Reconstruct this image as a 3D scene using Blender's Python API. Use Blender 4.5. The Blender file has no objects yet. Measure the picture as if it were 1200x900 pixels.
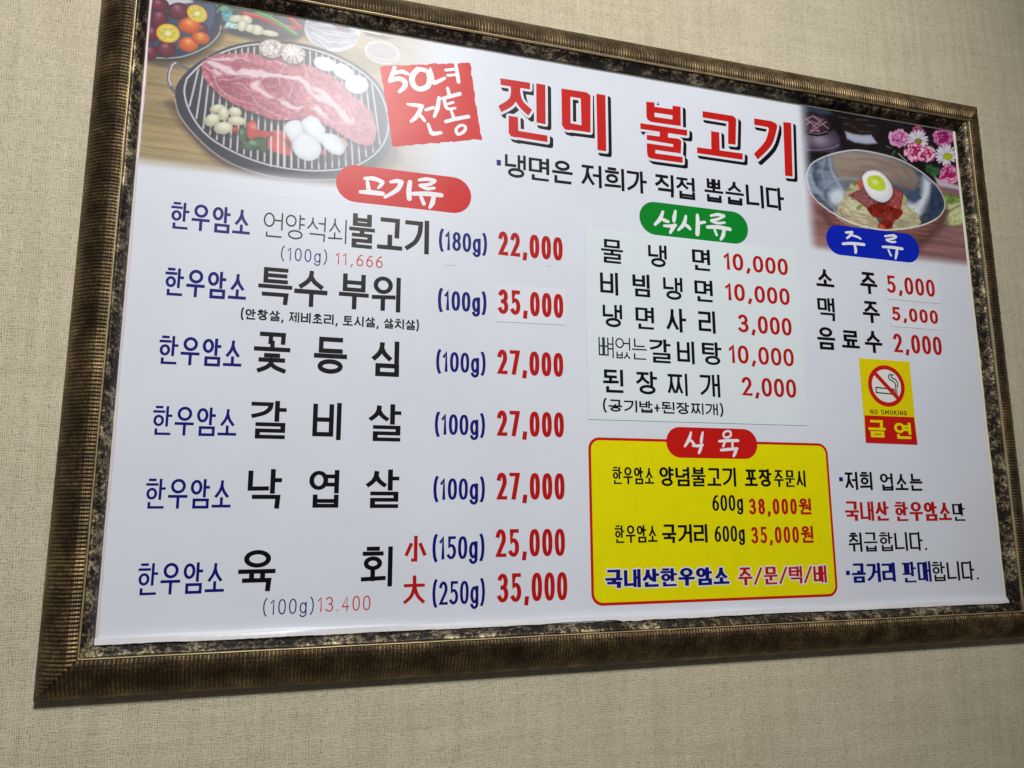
import bpy, math, random
import numpy as np
from mathutils import Vector, Matrix
from mathutils.geometry import delaunay_2d_cdt

# ------------------------------------------------------------------ camera
scene = bpy.context.scene
col = scene.collection
cam_data = bpy.data.cameras.new('camera')
cam = bpy.data.objects.new('camera', cam_data); col.objects.link(cam)
cam_data.sensor_fit = 'HORIZONTAL'; cam_data.sensor_width = 36.0
cam_data.lens = 26.6751
cam_data.clip_start = 0.02; cam_data.clip_end = 60.0
cam.matrix_world = Matrix(((0.9588924, -0.0447099, -0.2802256, -0.5073187), (-0.2837484, -0.1632502, -0.9449001, -1.0825759), (-0.0035005, 0.9855711, -0.1692258, -0.2916484), (0.0, 0.0, 0.0, 1.0)))
scene.camera = cam

# ------------------------------------------------------------------ light of the dining room
world = bpy.data.worlds.new('World'); scene.world = world; world.use_nodes = True
bg = world.node_tree.nodes['Background']
bg.inputs['Color'].default_value = (1.0, 0.94, 0.86, 1); bg.inputs['Strength'].default_value = 0.075

sp_d = bpy.data.lights.new('ceiling_spotlight', 'SPOT'); sp_d.energy = 606; sp_d.color = (1.0, 0.985, 0.95)
sp_d.spot_size = 2 * 0.518; sp_d.spot_blend = 1.0; sp_d.shadow_soft_size = 0.34
sp = bpy.data.objects.new('ceiling_spotlight', sp_d); col.objects.link(sp); sp.location = (-0.28, -3.02, 2.18)
sp.rotation_euler = (Vector((-0.40, 0.0, 0.40)) - Vector(sp.location)).to_track_quat('-Z', 'Y').to_euler()
scene.view_settings.view_transform = 'Standard'; scene.view_settings.look = 'None'
scene.view_settings.exposure = 0.0; scene.view_settings.gamma = 1.0

# ------------------------------------------------------------------ materials
def s2l(c):
    c = np.asarray(c, float) / 255.0
    return np.where(c <= 0.04045, c / 12.92, ((c + 0.055) / 1.055) ** 2.4)
def rgba(c): return tuple(float(v) for v in s2l(c)) + (1.0,)

class NT:
    def __init__(self, name):
        self.m = bpy.data.materials.new(name); self.m.use_nodes = True
        self.t = self.m.node_tree; self.p = self.t.nodes['Principled BSDF']
    def n(self, kind, **kw):
        x = self.t.nodes.new(kind)
        for k, v in kw.items():
            if k.startswith('i_'): x.inputs[k[2:].replace('_', ' ')].default_value = v
            else: setattr(x, k, v)
        return x
    def l(self, a, b): self.t.links.new(a, b)
    def coords(self, scale=(1, 1, 1)):
        g = self.n('ShaderNodeTexCoord'); mp = self.n('ShaderNodeMapping'); mp.inputs['Scale'].default_value = scale
        self.l(g.outputs['Object'], mp.inputs['Vector']); return mp.outputs['Vector']
    def noise(self, vec, scale, detail=3, rough=0.55):
        x = self.n('ShaderNodeTexNoise'); x.inputs['Scale'].default_value = scale
        x.inputs['Detail'].default_value = detail; x.inputs['Roughness'].default_value = rough
        if vec is not None: self.l(vec, x.inputs['Vector'])
        return x.outputs['Fac']
    def ramp(self, fac, stops, mode='LINEAR'):
        r = self.n('ShaderNodeValToRGB'); r.color_ramp.interpolation = mode
        el = r.color_ramp.elements
        while len(el) < len(stops): el.new(0.5)
        for e, (p, c) in zip(el, stops): e.position = p; e.color = c
        self.l(fac, r.inputs['Fac']); return r.outputs['Color']
    def mix(self, fac, a, b, mode='MIX'):
        x = self.n('ShaderNodeMix', data_type='RGBA', blend_type=mode)
        for v, s in ((fac, 0), (a, 6), (b, 7)):
            if isinstance(v, (float, int)): x.inputs[s].default_value = v
            elif isinstance(v, tuple): x.inputs[s].default_value = v
            else: self.l(v, x.inputs[s])
        return x.outputs[2]
    def math(self, op, a, b=0.0):
        x = self.n('ShaderNodeMath', operation=op)
        for v, s in ((a, 0), (b, 1)):
            if isinstance(v, (float, int)): x.inputs[s].default_value = v
            else: self.l(v, x.inputs[s])
        return x.outputs[0]
    def bump(self, h, strength, dist):
        b = self.n('ShaderNodeBump'); b.inputs['Strength'].default_value = strength; b.inputs['Distance'].default_value = dist
        self.l(h, b.inputs['Height']); self.l(b.outputs['Normal'], self.p.inputs['Normal'])

GLOSS_ROUGH, GLOSS_SPEC = 0.335, 0.19
def print_finish(k, rough=GLOSS_ROUGH):
    """the laminated surface all the printing shares: semi-gloss film with a faint unevenness"""
    v = k.coords()
    a = k.noise(v, 9.0, 2); b = k.noise(v, 260.0, 2)
    h = k.math('ADD', a, k.math('MULTIPLY', b, 0.03))
    k.bump(h, 0.12, 0.004)
    k.p.inputs['Roughness'].default_value = rough
    k.p.inputs['Specular IOR Level'].default_value = GLOSS_SPEC
_ink = {}
def ink(c, rough=GLOSS_ROUGH):
    key = (tuple(c), rough)
    if key not in _ink:
        k = NT('printed_ink'); print_finish(k, rough)
        v = k.coords(); f = k.noise(v, 40.0, 3)
        base = rgba(c); lo = tuple(x * 0.95 for x in base[:3]) + (1,); hi = tuple(min(1, x * 1.03) for x in base[:3]) + (1,)
        k.l(k.ramp(f, [(0.25, lo), (0.75, hi)]), k.p.inputs['Base Color']); _ink[key] = k.m
    return _ink[key]

def mat_wall():
    k = NT('woven_wallpaper')
    v = k.coords()
    # vertical warp threads, horizontal weft threads and a coarser slub
    sx = k.n('ShaderNodeSeparateXYZ'); k.l(v, sx.inputs[0])
    wob = k.noise(k.coords((1, 1, 0.35)), 90.0, 3, 0.6); wob2 = k.noise(k.coords((0.35, 1, 1)), 80.0, 3, 0.6)
    per_x, per_z = 2 * math.pi / 0.0026, 2 * math.pi / 0.0030
    warp = k.math('SINE', k.math('ADD', k.math('MULTIPLY', sx.outputs[0], per_x), k.math('MULTIPLY', wob, 22.0)))
    weft = k.math('SINE', k.math('ADD', k.math('MULTIPLY', sx.outputs[2], per_z), k.math('MULTIPLY', wob2, 34.0)))
    fine = k.noise(k.coords((1, 1, 0.5)), 420.0, 2, 0.6)
    slub_v = k.noise(k.coords((1, 1, 0.06)), 70.0, 3, 0.6); slub_h = k.noise(k.coords((0.08, 1, 1)), 60.0, 3, 0.6)
    blotch = k.noise(v, 5.0, 4, 0.6)
    # gaps between the threads: dark where warp and weft both dip
    hole = k.math('MULTIPLY', k.math('MULTIPLY', k.math('SUBTRACT', 1.0, warp), 0.5), k.math('MULTIPLY', k.math('SUBTRACT', 1.0, weft), 0.5))
    gap = k.math('MULTIPLY', hole, k.math('ADD', k.math('MULTIPLY', fine, 2.6), -0.75))
    w = k.math('ADD', k.math('MULTIPLY', warp, 0.10), k.math('ADD', k.math('MULTIPLY', weft, 0.05), k.math('ADD', k.math('MULTIPLY', slub_v, 0.55), k.math('MULTIPLY', slub_h, 0.45))))
    c = k.ramp(w, [(0.26, rgba((184, 176, 153))), (0.50, rgba((199, 191, 169))), (0.74, rgba((211, 203, 183)))])
    sp = k.ramp(gap, [(0.20, (1, 1, 1, 1)), (0.55, (0.46, 0.43, 0.37, 1))])
    c = k.mix(0.58, c, sp, 'MULTIPLY')
    bl = k.ramp(blotch, [(0.3, (0.94, 0.925, 0.89, 1)), (0.7, (1.03, 1.02, 1.0, 1))])
    c = k.mix(1.0, c, bl, 'MULTIPLY')
    k.l(c, k.p.inputs['Base Color'])
    k.p.inputs['Roughness'].default_value = 0.9; k.p.inputs['Specular IOR Level'].default_value = 0.15
    k.bump(k.math('SUBTRACT', w, k.math('MULTIPLY', gap, 1.2)), 0.5, 0.0010)
    return k.m

def mat_rail():
    k = NT('antique_ribbed_bronze')
    v = k.coords()
    a = k.noise(v, 26.0, 4, 0.65); b = k.noise(v, 300.0, 3, 0.6)
    f = k.math('ADD', k.math('MULTIPLY', a, 0.6), k.math('MULTIPLY', b, 0.4))
    c = k.ramp(f, [(0.38, rgba((58, 46, 30))), (0.50, rgba((98, 80, 54))), (0.64, rgba((150, 128, 90)))])
    k.l(c, k.p.inputs['Base Color'])
    k.p.inputs['Metallic'].default_value = 0.74
    k.l(k.ramp(b, [(0.3, (0.36,) * 3 + (1,)), (0.7, (0.54,) * 3 + (1,))]), k.p.inputs['Roughness'])
    k.bump(b, 0.4, 0.0008)
    return k.m

def mat_liner():
    k = NT('mottled_antique_leaf')
    v = k.coords()
    a = k.noise(v, 70.0, 5, 0.72); b = k.noise(v, 240.0, 4, 0.68); d = k.noise(v, 15.0, 3)
    f = k.math('ADD', k.math('MULTIPLY', a, 0.42), k.math('ADD', k.math('MULTIPLY', b, 0.34), k.math('MULTIPLY', d, 0.24)))
    c = k.ramp(f, [(0.45, rgba((24, 20, 18))), (0.50, rgba((58, 48, 38))), (0.545, rgba((136, 124, 100))), (0.61, rgba((206, 194, 158)))])
    k.l(c, k.p.inputs['Base Color'])
    k.p.inputs['Metallic'].default_value = 0.45
    k.p.inputs['Roughness'].default_value = 0.46
    k.bump(b, 0.6, 0.0012)
    return k.m

def mat_sheet(c, rough=GLOSS_ROUGH):
    k = NT('laminated_sheet'); print_finish(k, rough)
    v = k.coords()
    f = k.noise(v, 6.0, 4); b = rgba(c)
    k.l(k.ramp(f, [(0.3, tuple(x * 0.965 for x in b[:3]) + (1,)), (0.7, tuple(min(1, x * 1.02) for x in b[:3]) + (1,))]), k.p.inputs['Base Color'])
    return k.m

def mat_photo():
    k = NT('printed_photograph'); print_finish(k)
    a = k.n('ShaderNodeVertexColor', layer_name='print'); k.l(a.outputs['Color'], k.p.inputs['Base Color'])
    return k.m

def mat_plain(name, c, rough, metal=0.0):
    k = NT(name); v = k.coords(); f = k.noise(v, 60.0, 4); b = rgba(c)
    k.l(k.ramp(f, [(0.3, tuple(x * 0.8 for x in b[:3]) + (1,)), (0.7, tuple(min(1, x * 1.12) for x in b[:3]) + (1,))]), k.p.inputs['Base Color'])
    k.p.inputs['Roughness'].default_value = rough; k.p.inputs['Metallic'].default_value = metal
    return k.m

# ------------------------------------------------------------------ object helpers
def link(name, verts, faces, mat, parent=None, smooth=False):
    me = bpy.data.meshes.new(name); me.from_pydata([tuple(v) for v in verts], [], faces); me.update()
    if mat is not None: me.materials.append(mat)
    if smooth: me.polygons.foreach_set('use_smooth', [True] * len(me.polygons))
    o = bpy.data.objects.new(name, me); col.objects.link(o)
    if parent is not None: o.parent = parent
    return o
def thing(name, label, cat, loc=(0, 0, 0), group=None):
    o = bpy.data.objects.new(name, None); col.objects.link(o); o.location = loc; o.empty_display_size = 0.05
    o['label'] = label; o['category'] = cat
    if group: o['group'] = group
    return o

MM = 0.001
def V(x, z, h, o=(0, 0)):  # a point of the printed face: x, z in mm from the middle of the board, h in mm off the sheet
    return ((x - o[0]) * MM, -h * MM, (z - o[1]) * MM)

_rj = random.Random(5)
def union(polys):
    """one clean triangulation of overlapping polygons; None when it goes wrong"""
    pts, fs = [], []
    for P in polys:
        b = len(pts)
        for x, z in P: pts.append(Vector((x + _rj.uniform(-1, 1) * .004, z + _rj.uniform(-1, 1) * .004)))
        fs.append(list(range(b, len(pts))))
    def area(P): return 0.5 * sum(P[i][0] * P[(i + 1) % len(P)][1] - P[(i + 1) % len(P)][0] * P[i][1] for i in range(len(P)))
    for i, f in enumerate(fs):
        if area([pts[j] for j in f]) < 0: f.reverse()
    v, e, f, _, _, _ = delaunay_2d_cdt(pts, [], fs, 0, 1e-5, True)
    # keep the triangles whose middle lies in one of the polygons
    va = np.array([(p.x, p.y) for p in v]); tri = np.array([q[:3] for q in f]); c = va[tri].mean(1)
    keep = np.zeros(len(tri), bool)
    for q in fs:
        P = np.array([(pts[i].x, pts[i].y) for i in q]); Q = np.roll(P, -1, 0)
        near = np.flatnonzero(((c >= P.min(0)) & (c <= P.max(0))).all(1) & ~keep)
        if not len(near): continue
        x, z = c[near, :1], c[near, 1:]
        cross = (P[:, 1] > z) != (Q[:, 1] > z)
        xi = (Q[:, 0] - P[:, 0]) * (z - P[:, 1]) / np.where(Q[:, 1] == P[:, 1], 1e-12, Q[:, 1] - P[:, 1]) + P[:, 0]
        keep[near] = ((cross & (x < xi)).sum(1) % 2).astype(bool)
    out = [tuple(int(i) for i in t) for t in tri[keep]]
    used = sorted({i for t in out for i in t}); m = {o: n for n, o in enumerate(used)}
    return [(float(va[i, 0]), float(va[i, 1])) for i in used], [tuple(m[i] for i in t) for t in out]

def shape(name, polys, h, mat, parent=None, o=(0, 0)):
    """flat printed shape made of overlapping polygons (mm), h mm off the sheet"""
    verts, faces = [], []
    groups = polys if polys and isinstance(polys[0][0][0], (tuple, list)) else [polys]
    for g in groups:
        u = union(g); b = len(verts)
        verts += [V(x, z, h, o) for x, z in u[0]]; faces += [tuple(b + i for i in q) for q in u[1]]
    return link(name, verts, faces, mat, parent)

def slab(name, P, h0, h1, mat, parent=None, o=(0, 0)):
    """a thin sheet with real thickness and edges"""
    a = sum(P[i][0] * P[(i + 1) % len(P)][1] - P[(i + 1) % len(P)][0] * P[i][1] for i in range(len(P)))
    if a < 0: P = P[::-1]
    n = len(P)
    verts = [V(x, z, h1, o) for x, z in P] + [V(x, z, h0, o) for x, z in P]
    faces = [tuple(range(n))] + [(i, n + i, n + (i + 1) % n, (i + 1) % n) for i in range(n)]
    return link(name, verts, faces, mat, parent)

# ------------------------------------------------------------------ strokes
def stroke(pts, tx, tz, closed=False, cap='sq', ws=None):
    """quads along a polyline; tx / tz: widths of upright and level strokes; ws: width factor per point"""
    P = []
    for p in pts:
        if not P or math.hypot(p[0] - P[-1][0], p[1] - P[-1][1]) > 1e-4: P.append(tuple(p))
    n = len(P); ws = ws or [1.0] * n
    if len(ws) != n: ws = [ws[min(len(ws) - 1, int(i * len(ws) / n))] for i in range(n)]
    def d(a, b):
        L = math.hypot(b[0] - a[0], b[1] - a[1]); return ((b[0] - a[0]) / L, (b[1] - a[1]) / L)
    if not closed and cap == 'sq':
        u = d(P[0], P[1]); P[0] = (P[0][0] - u[0] * tx / 2, P[0][1] - u[1] * tz / 2)
        u = d(P[-2], P[-1]); P[-1] = (P[-1][0] + u[0] * tx / 2, P[-1][1] + u[1] * tz / 2)
    L, R = [], []
    for i in range(n):
        u0 = d(P[i - 1], P[i]) if (i > 0 or closed) else None
        u1 = d(P[i], P[(i + 1) % n]) if (i < n - 1 or closed) else None
        u0 = u0 or u1; u1 = u1 or u0
        n0 = (-u0[1], u0[0]); n1 = (-u1[1], u1[0])
        mx, mz = n0[0] + n1[0], n0[1] + n1[1]; q = math.hypot(mx, mz)
        if q < 0.3: mx, mz, s = n1[0], n1[1], 1.0
        else:
            mx, mz = mx / q, mz / q; s = min(1.6, 1.0 / max(0.2, mx * n1[0] + mz * n1[1]))
        L.append((P[i][0] + mx * s * tx / 2 * ws[i], P[i][1] + mz * s * tz / 2 * ws[i]))
        R.append((P[i][0] - mx * s * tx / 2 * ws[i], P[i][1] - mz * s * tz / 2 * ws[i]))
    out = []
    for i in range(n if closed else n - 1):
        j = (i + 1) % n
        out.append([L[i], R[i], R[j], L[j]])
    if cap == 'round' and not closed:
        for i in (0, n - 1):
            out.append([(P[i][0] + tx / 2 * ws[i] * math.cos(.2 + k * math.pi / 4), P[i][1] + tz / 2 * ws[i] * math.sin(.2 + k * math.pi / 4)) for k in range(8)])
    return out

def curve(pts, n=5):
    """Catmull-Rom through the points"""
    out = []
    for i in range(len(pts) - 1):
        p0, p1, p2, p3 = pts[max(0, i - 1)], pts[i], pts[i + 1], pts[min(len(pts) - 1, i + 2)]
        for k in range(n):
            t = k / n
            out.append(tuple(0.5 * (2 * b + (c - a) * t + (2 * a - 5 * b + 4 * c - d) * t * t + (3 * b - a - 3 * c + d) * t ** 3) for a, b, c, d in zip(p0, p1, p2, p3)))
    out.append(tuple(pts[-1])); return out
def oval(x0, z0, x1, z1, n=26, e=1.0):
    cx, cz, rx, rz = (x0 + x1) / 2, (z0 + z1) / 2, (x1 - x0) / 2, (z1 - z0) / 2
    f = lambda v: math.copysign(abs(v) ** e, v)
    return [(cx + rx * f(math.cos(2 * math.pi * k / n)), cz + rz * f(math.sin(2 * math.pi * k / n))) for k in range(n)]

# ------------------------------------------------------------------ gothic Korean lettering, drawn stroke by stroke
CHO = 'ㄱㄲㄴㄷㄸㄹㅁㅂㅃㅅㅆㅇㅈㅉㅊㅋㅌㅍㅎ'
JUNG = 'ㅏㅐㅑㅒㅓㅔㅕㅖㅗㅘㅙㅚㅛㅜㅝㅞㅟㅠㅡㅢㅣ'
JONG = ['', 'ㄱ', 'ㄲ', 'ㄳ', 'ㄴ', 'ㄵ', 'ㄶ', 'ㄷ', 'ㄹ', 'ㄺ', 'ㄻ', 'ㄼ', 'ㄽ', 'ㄾ', 'ㄿ', 'ㅀ', 'ㅁ', 'ㅂ', 'ㅄ', 'ㅅ', 'ㅆ', 'ㅇ', 'ㅈ', 'ㅊ', 'ㅋ', 'ㅌ', 'ㅍ', 'ㅎ']
def jamo(c, x0, z0, x1, z1, up=False):
    """strokes (points, closed) of one letter in its box; up: stands left of an upright vowel"""
    q = lambda *pts: [(x0 + a * (x1 - x0), z0 + b * (z1 - z0)) for a, b in pts]
    if c in 'ㄲㅃㅉㅆ':
        b = {'ㄲ': 'ㄱ', 'ㅃ': 'ㅂ', 'ㅉ': 'ㅈ', 'ㅆ': 'ㅅ'}[c]; w = x1 - x0
        return jamo(b, x0, z0, x0 + w * .42, z1, up) + jamo(b, x0 + w * .58, z0, x1, z1, up)
    if c == 'ㅄ':
        w = x1 - x0; return jamo('ㅂ', x0, z0, x0 + w * .40, z1) + jamo('ㅅ', x0 + w * .56, z0, x1, z1)
    if c == 'ㄱ':
        if up: return [(q((0, 1), (1, 1)) + curve(q((1, 1), (.93, .62), (.62, .26), (.03, .0)))[1:], False)]
        return [(q((0, 1), (1, 1), (.97, 0)), False)]
    if c == 'ㄴ': return [(q((0, 1), (0, 0), (1, 0.02)), False)]
    if c == 'ㄷ': return [(q((1, 1), (0, 1), (0, 0), (1, 0)), False)]
    if c == 'ㄹ': return [(q((0, 1), (1, 1), (1, .5), (0, .5), (0, 0), (1, 0)), False)]
    if c == 'ㅁ': return [(q((0, 1), (0, 0), (1, 0), (1, 1)), True)]
    if c == 'ㅂ': return [(q((0, 1), (0, 0), (1, 0), (1, 1)), False), (q((0, .52), (1, .52)), False)]
    if c == 'ㅅ': return [(curve(q((.5, 1), (.46, .68), (.3, .34), (.03, .03))), False), (curve(q((.5, .70), (.66, .36), (.97, .03)), 4), False)]
    if c == 'ㅇ': return [(oval(x0, z0, x1, z1), True)]
    if c == 'ㅈ': return [(q((.04, 1), (.96, 1)), False), (curve(q((.5, 1), (.44, .62), (.28, .30), (.0, .03))), False), (curve(q((.48, .62), (.66, .32), (1, .03)), 4), False)]
    if c == 'ㅊ': return [(q((.26, 1), (.74, 1)), False)] + jamo('ㅈ', x0, z0, x1, z0 + .70 * (z1 - z0))
    if c == 'ㅌ': return [(q((1, 1), (0, 1), (0, 0), (1, 0)), False), (q((0, .5), (.96, .5)), False)]
    if c == 'ㅍ': return [(q((0, 1), (1, 1)), False), (q((0, 0), (1, 0)), False), (q((.28, 1), (.28, 0)), False), (q((.72, 1), (.72, 0)), False)]
    if c == 'ㅎ':
        if z1 - z0 < (x1 - x0) * .45: return [(q((.3, 1), (.7, 1)), False), (q((0, .66), (1, .66)), False), (oval(x0 + .2 * (x1 - x0), z0, x0 + .8 * (x1 - x0), z0 + .40 * (z1 - z0)), True)]
        return [(q((.24, 1), (.76, 1)), False), (q((0, .75), (1, .75)), False), (oval(x0 + .08 * (x1 - x0), z0, x0 + .92 * (x1 - x0), z0 + .50 * (z1 - z0)), True)]
    raise ValueError(c)

def syllable(ch, ko='g'):
    n = ord(ch) - 0xAC00
    I, M, F = CHO[n // 588], JUNG[(n % 588) // 28], JONG[n % 28]
    S = []; A = lambda *p: S.append((list(p), False))
    tall = F == 'ㄹ' or F == 'ㅊ'
    if M in 'ㅏㅐㅑㅓㅔㅕㅣ':
        ft = .36 if tall else .27
        iz0, vz0 = ((.10, .0) if not F else ((.60, .50) if tall else (.50, .42)))
        wide = {'ㅏ': .56, 'ㅑ': .56, 'ㅓ': .56, 'ㅕ': .58, 'ㅣ': .66, 'ㅐ': .46, 'ㅔ': .42}[M]
        if I in 'ㅃㄲㅉ': wide += .04
        if F == 'ㄴ': iz0, vz0 = .40, .32
        if F and I == 'ㅎ': iz0 = .33 if F == 'ㄴ' else .42
        iz1 = .95 if I not in 'ㅎㅊ' else 1.0
        if I == 'ㅇ': S += jamo(I, 0, iz0 + .02, wide * .95, iz1 + .02)
        else: S += jamo(I, 0, iz0, wide, iz1, True)
        mid = (iz0 + iz1) / 2 + .02
        if M in 'ㅏㅑ':
            x = .77; A((x, 1), (x, vz0))
            if M == 'ㅏ': A((x, mid), (1, mid))
            else: A((x, mid + .13), (1, mid + .13)); A((x, mid - .13), (1, mid - .13))
        elif M in 'ㅓㅕ':
            A((.98, 1), (.98, vz0)); b = .64 if I != 'ㅇ' else .60
            if M == 'ㅓ': A((b, mid), (.98, mid))
            else: A((b - .02, mid + .12), (.98, mid + .12)); A((b - .02, mid - .12), (.98, mid - .12))
        elif M == 'ㅣ': A((.97, 1), (.97, vz0))
        elif M == 'ㅐ': A((.68, .98), (.68, vz0 + .03)); A((.98, 1), (.98, vz0)); A((.68, mid), (.98, mid))
        elif M == 'ㅔ': A((.70, .98), (.70, vz0 + .03)); A((.99, 1), (.99, vz0)); A((.50, mid), (.70, mid))
        if F == 'ㅇ': S.append((oval(.16, 0, .90, ft + .06), True))
        elif F == 'ㄴ': S += jamo(F, .16, 0, .95, .15)
        elif F: S += jamo(F, .16 if F != 'ㅄ' else .06, 0, .97 if F in 'ㄱ' else .98, ft)
    elif M in 'ㅗㅛㅜㅠㅡ':
        if not F:
            lo, hi = .04, .96
            if M in 'ㅗㅛ':
                S += jamo(I, .14, .44 if I not in 'ㅅㅈㅊ' else .40, .86, hi)
                A((0, lo), (1, lo))
                for x in ((.5,) if M == 'ㅗ' else (.34, .66)): A((x, lo), (x, .32 if I not in 'ㄱ' else .40))
            elif M in 'ㅜㅠ':
                S += jamo(I, .14, .56, .86, 1.0); A((0, .40), (1, .40))
                for x in ((.52,) if M == 'ㅜ' else (.32, .68)): A((x, .40), (x, 0))
            else: S += jamo(I, .1, .42, .9, hi); A((0, .12), (1, .12))
        else:
            fz = (.42 if F == 'ㅊ' else .36) if tall else .24
            bar = (.62 if F == 'ㅊ' else .55) if tall else .48
            if M in 'ㅗㅛ': bar -= .03
            iz = bar + .20 if M in 'ㅗㅛ' else bar + .16
            if I in 'ㄱㄴ' and M == 'ㅗ': iz = bar + .14
            S += jamo(I, .16, iz, .84, 1.0); A((0, bar), (1, bar))
            if M == 'ㅗ': A((.5, bar), (.5, iz - .02))
            if M == 'ㅛ': A((.34, bar), (.34, iz)); A((.66, bar), (.66, iz))
            if M == 'ㅜ': A((.5, bar), (.5, fz))
            if M == 'ㅠ': A((.34, bar), (.34, fz)); A((.68, bar), (.68, fz))
            if F == 'ㅇ': S.append((oval(.14, 0, .86, fz + .07), True))
            elif F == 'ㄴ': S += jamo(F, .12, 0, .92, fz)
            else: S += jamo(F, .13, 0, .88, fz)
    else:
        if M == 'ㅚ':
            if not F: S += jamo(I, .04, .46, .64, 1.0); A((0, .16), (.74, .18)); A((.34, .16), (.34, .40)); A((.98, 1), (.98, 0))
            else: S += jamo(I, .06, .70, .62, .98); A((0, .44), (.72, .46)); A((.34, .44), (.34, .66)); A((.98, 1), (.98, .32))
        elif M == 'ㅟ':
            S += jamo(I, .06, .56, .66, 1.0); A((0, .38), (.78, .41)); A((.36, .38), (.36, .02)); A((.98, 1), (.98, 0))
        elif M == 'ㅢ':
            S += jamo(I, .04, .34, .68, 1.0); A((0, .13), (.78, .15)); A((.98, 1), (.98, 0))
        elif M == 'ㅝ':
            S += jamo(I, .10, .72, .58, 1.0); A((0, .55), (.68, .57)); A((.32, .55), (.32, .34)); A((.62, .38), (.98, .38)); A((.98, 1), (.98, .26))
        if F == 'ㄴ': S += jamo(F, .16, 0, .98, .17)
        elif F: S += jamo(F, .16, 0, .96, .24)
    return S

def arc(cx, cz, rx, rz, a0, a1, n=10):
    return [(cx + rx * math.cos(math.radians(a0 + (a1 - a0) * k / n)), cz + rz * math.sin(math.radians(a0 + (a1 - a0) * k / n))) for k in range(n + 1)]
def latin(ch):
    L = lambda *p: (list(p), False)
    if ch == '0' or ch == 'O': return [(oval(0, 0, 1, 1, 28, .86 if ch == '0' else 1), True)]
    if ch == '1': return [L((.0, .80), (.75, 1), (.75, 0))]
    if ch == '2': return [(arc(.47, .70, .47, .30, 160, -20, 12) + [(.80, .50), (.04, 0), (1, 0)], False)]
    if ch == '3': return [(arc(.44, .755, .47, .245, 150, -90, 12), False), (arc(.44, .26, .55, .26, 90, -150, 14), False)]
    if ch == '4': return [L((.72, 0), (.72, 1), (0, .28), (1, .28))]
    if ch == '5': return [([(.92, 1), (.16, 1), (.10, .56)] + arc(.42, .31, .56, .31, 118, -140, 14), False)]
    if ch == '6': return [(curve([(.86, .98), (.5, .92), (.1, .6), (.02, .32)]), False), (oval(0, 0, 1, .60), True)]
    if ch == '7': return [L((0, 1), (1, 1), (.36, 0))]
    if ch == '8': return [(oval(.06, .53, .94, 1), True), (oval(0, 0, 1, .53), True)]
    if ch == '9': return [(oval(0, .40, 1, 1), True), (curve([(1, .7), (.95, .42), (.55, .1), (.16, .02)]), False)]
    if ch == 'g': return [(oval(0, .02, .98, .72), True), ([(.98, .74), (.98, .0)] + arc(.48, -.06, .50, .20, 0, -160, 8), False)]
    if ch == '(': return [(curve([(.95, 1), (.42, .84), (.12, .5), (.42, .16), (.95, 0)], 4), False)]
    if ch == ')': return [(curve([(.05, 1), (.58, .84), (.88, .5), (.58, .16), (.05, 0)], 4), False)]
    if ch == ',': return [L((.70, .06), (.28, -.15))]
    if ch == '.': return [L((.4, .02), (.6, .02))]
    if ch == '/': return [L((.0, 0), (1, 1))]
    if ch == '+': return [L((0, .42), (1, .42)), L((.5, .14), (.5, .70))]
    if ch == 'N': return [L((0, 0), (0, 1)), L((1, 0), (1, 1)), L((.06, .9), (.94, .1))]
    if ch == 'S': return [(arc(.5, .745, .48, .255, 40, 270, 10)[:-1] + arc(.5, .25, .5, .26, 90, -145, 10), False)]
    if ch == 'M': return [L((0, 0), (0, 1)), L((1, 0), (1, 1)), L((.06, .92), (.5, .3)), L((.94, .92), (.5, .3))]
    if ch == 'K': return [L((0, 1), (0, 0)), L((.95, 1), (.05, .42)), L((.3, .56), (1, 0))]
    if ch == 'I': return [L((.5, 0), (.5, 1))]
    if ch == 'G': return [(arc(.52, .5, .52, .52, 45, 330, 14) + [(1, .45), (.6, .45)], False)]
    if ch == '小': return [L((.5, 1), (.5, .06), (.36, .06)), L((.24, .70), (.03, .30)), L((.76, .70), (.97, .30))]
    if ch == '大': return [L((.0, .66), (1, .66)), (curve([(.5, 1), (.5, .62), (.34, .24), (.0, .0)]), False), (curve([(.5, .64), (.68, .26), (1, .0)]), False)]
    raise ValueError(ch)
ADV = {'1': .62, ',': .52, '.': .30, '(': .58, ')': .58, ' ': .42, '/': .50, '+': .8, 'I': .30, 'M': 1.2, 'g': .95}

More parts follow.
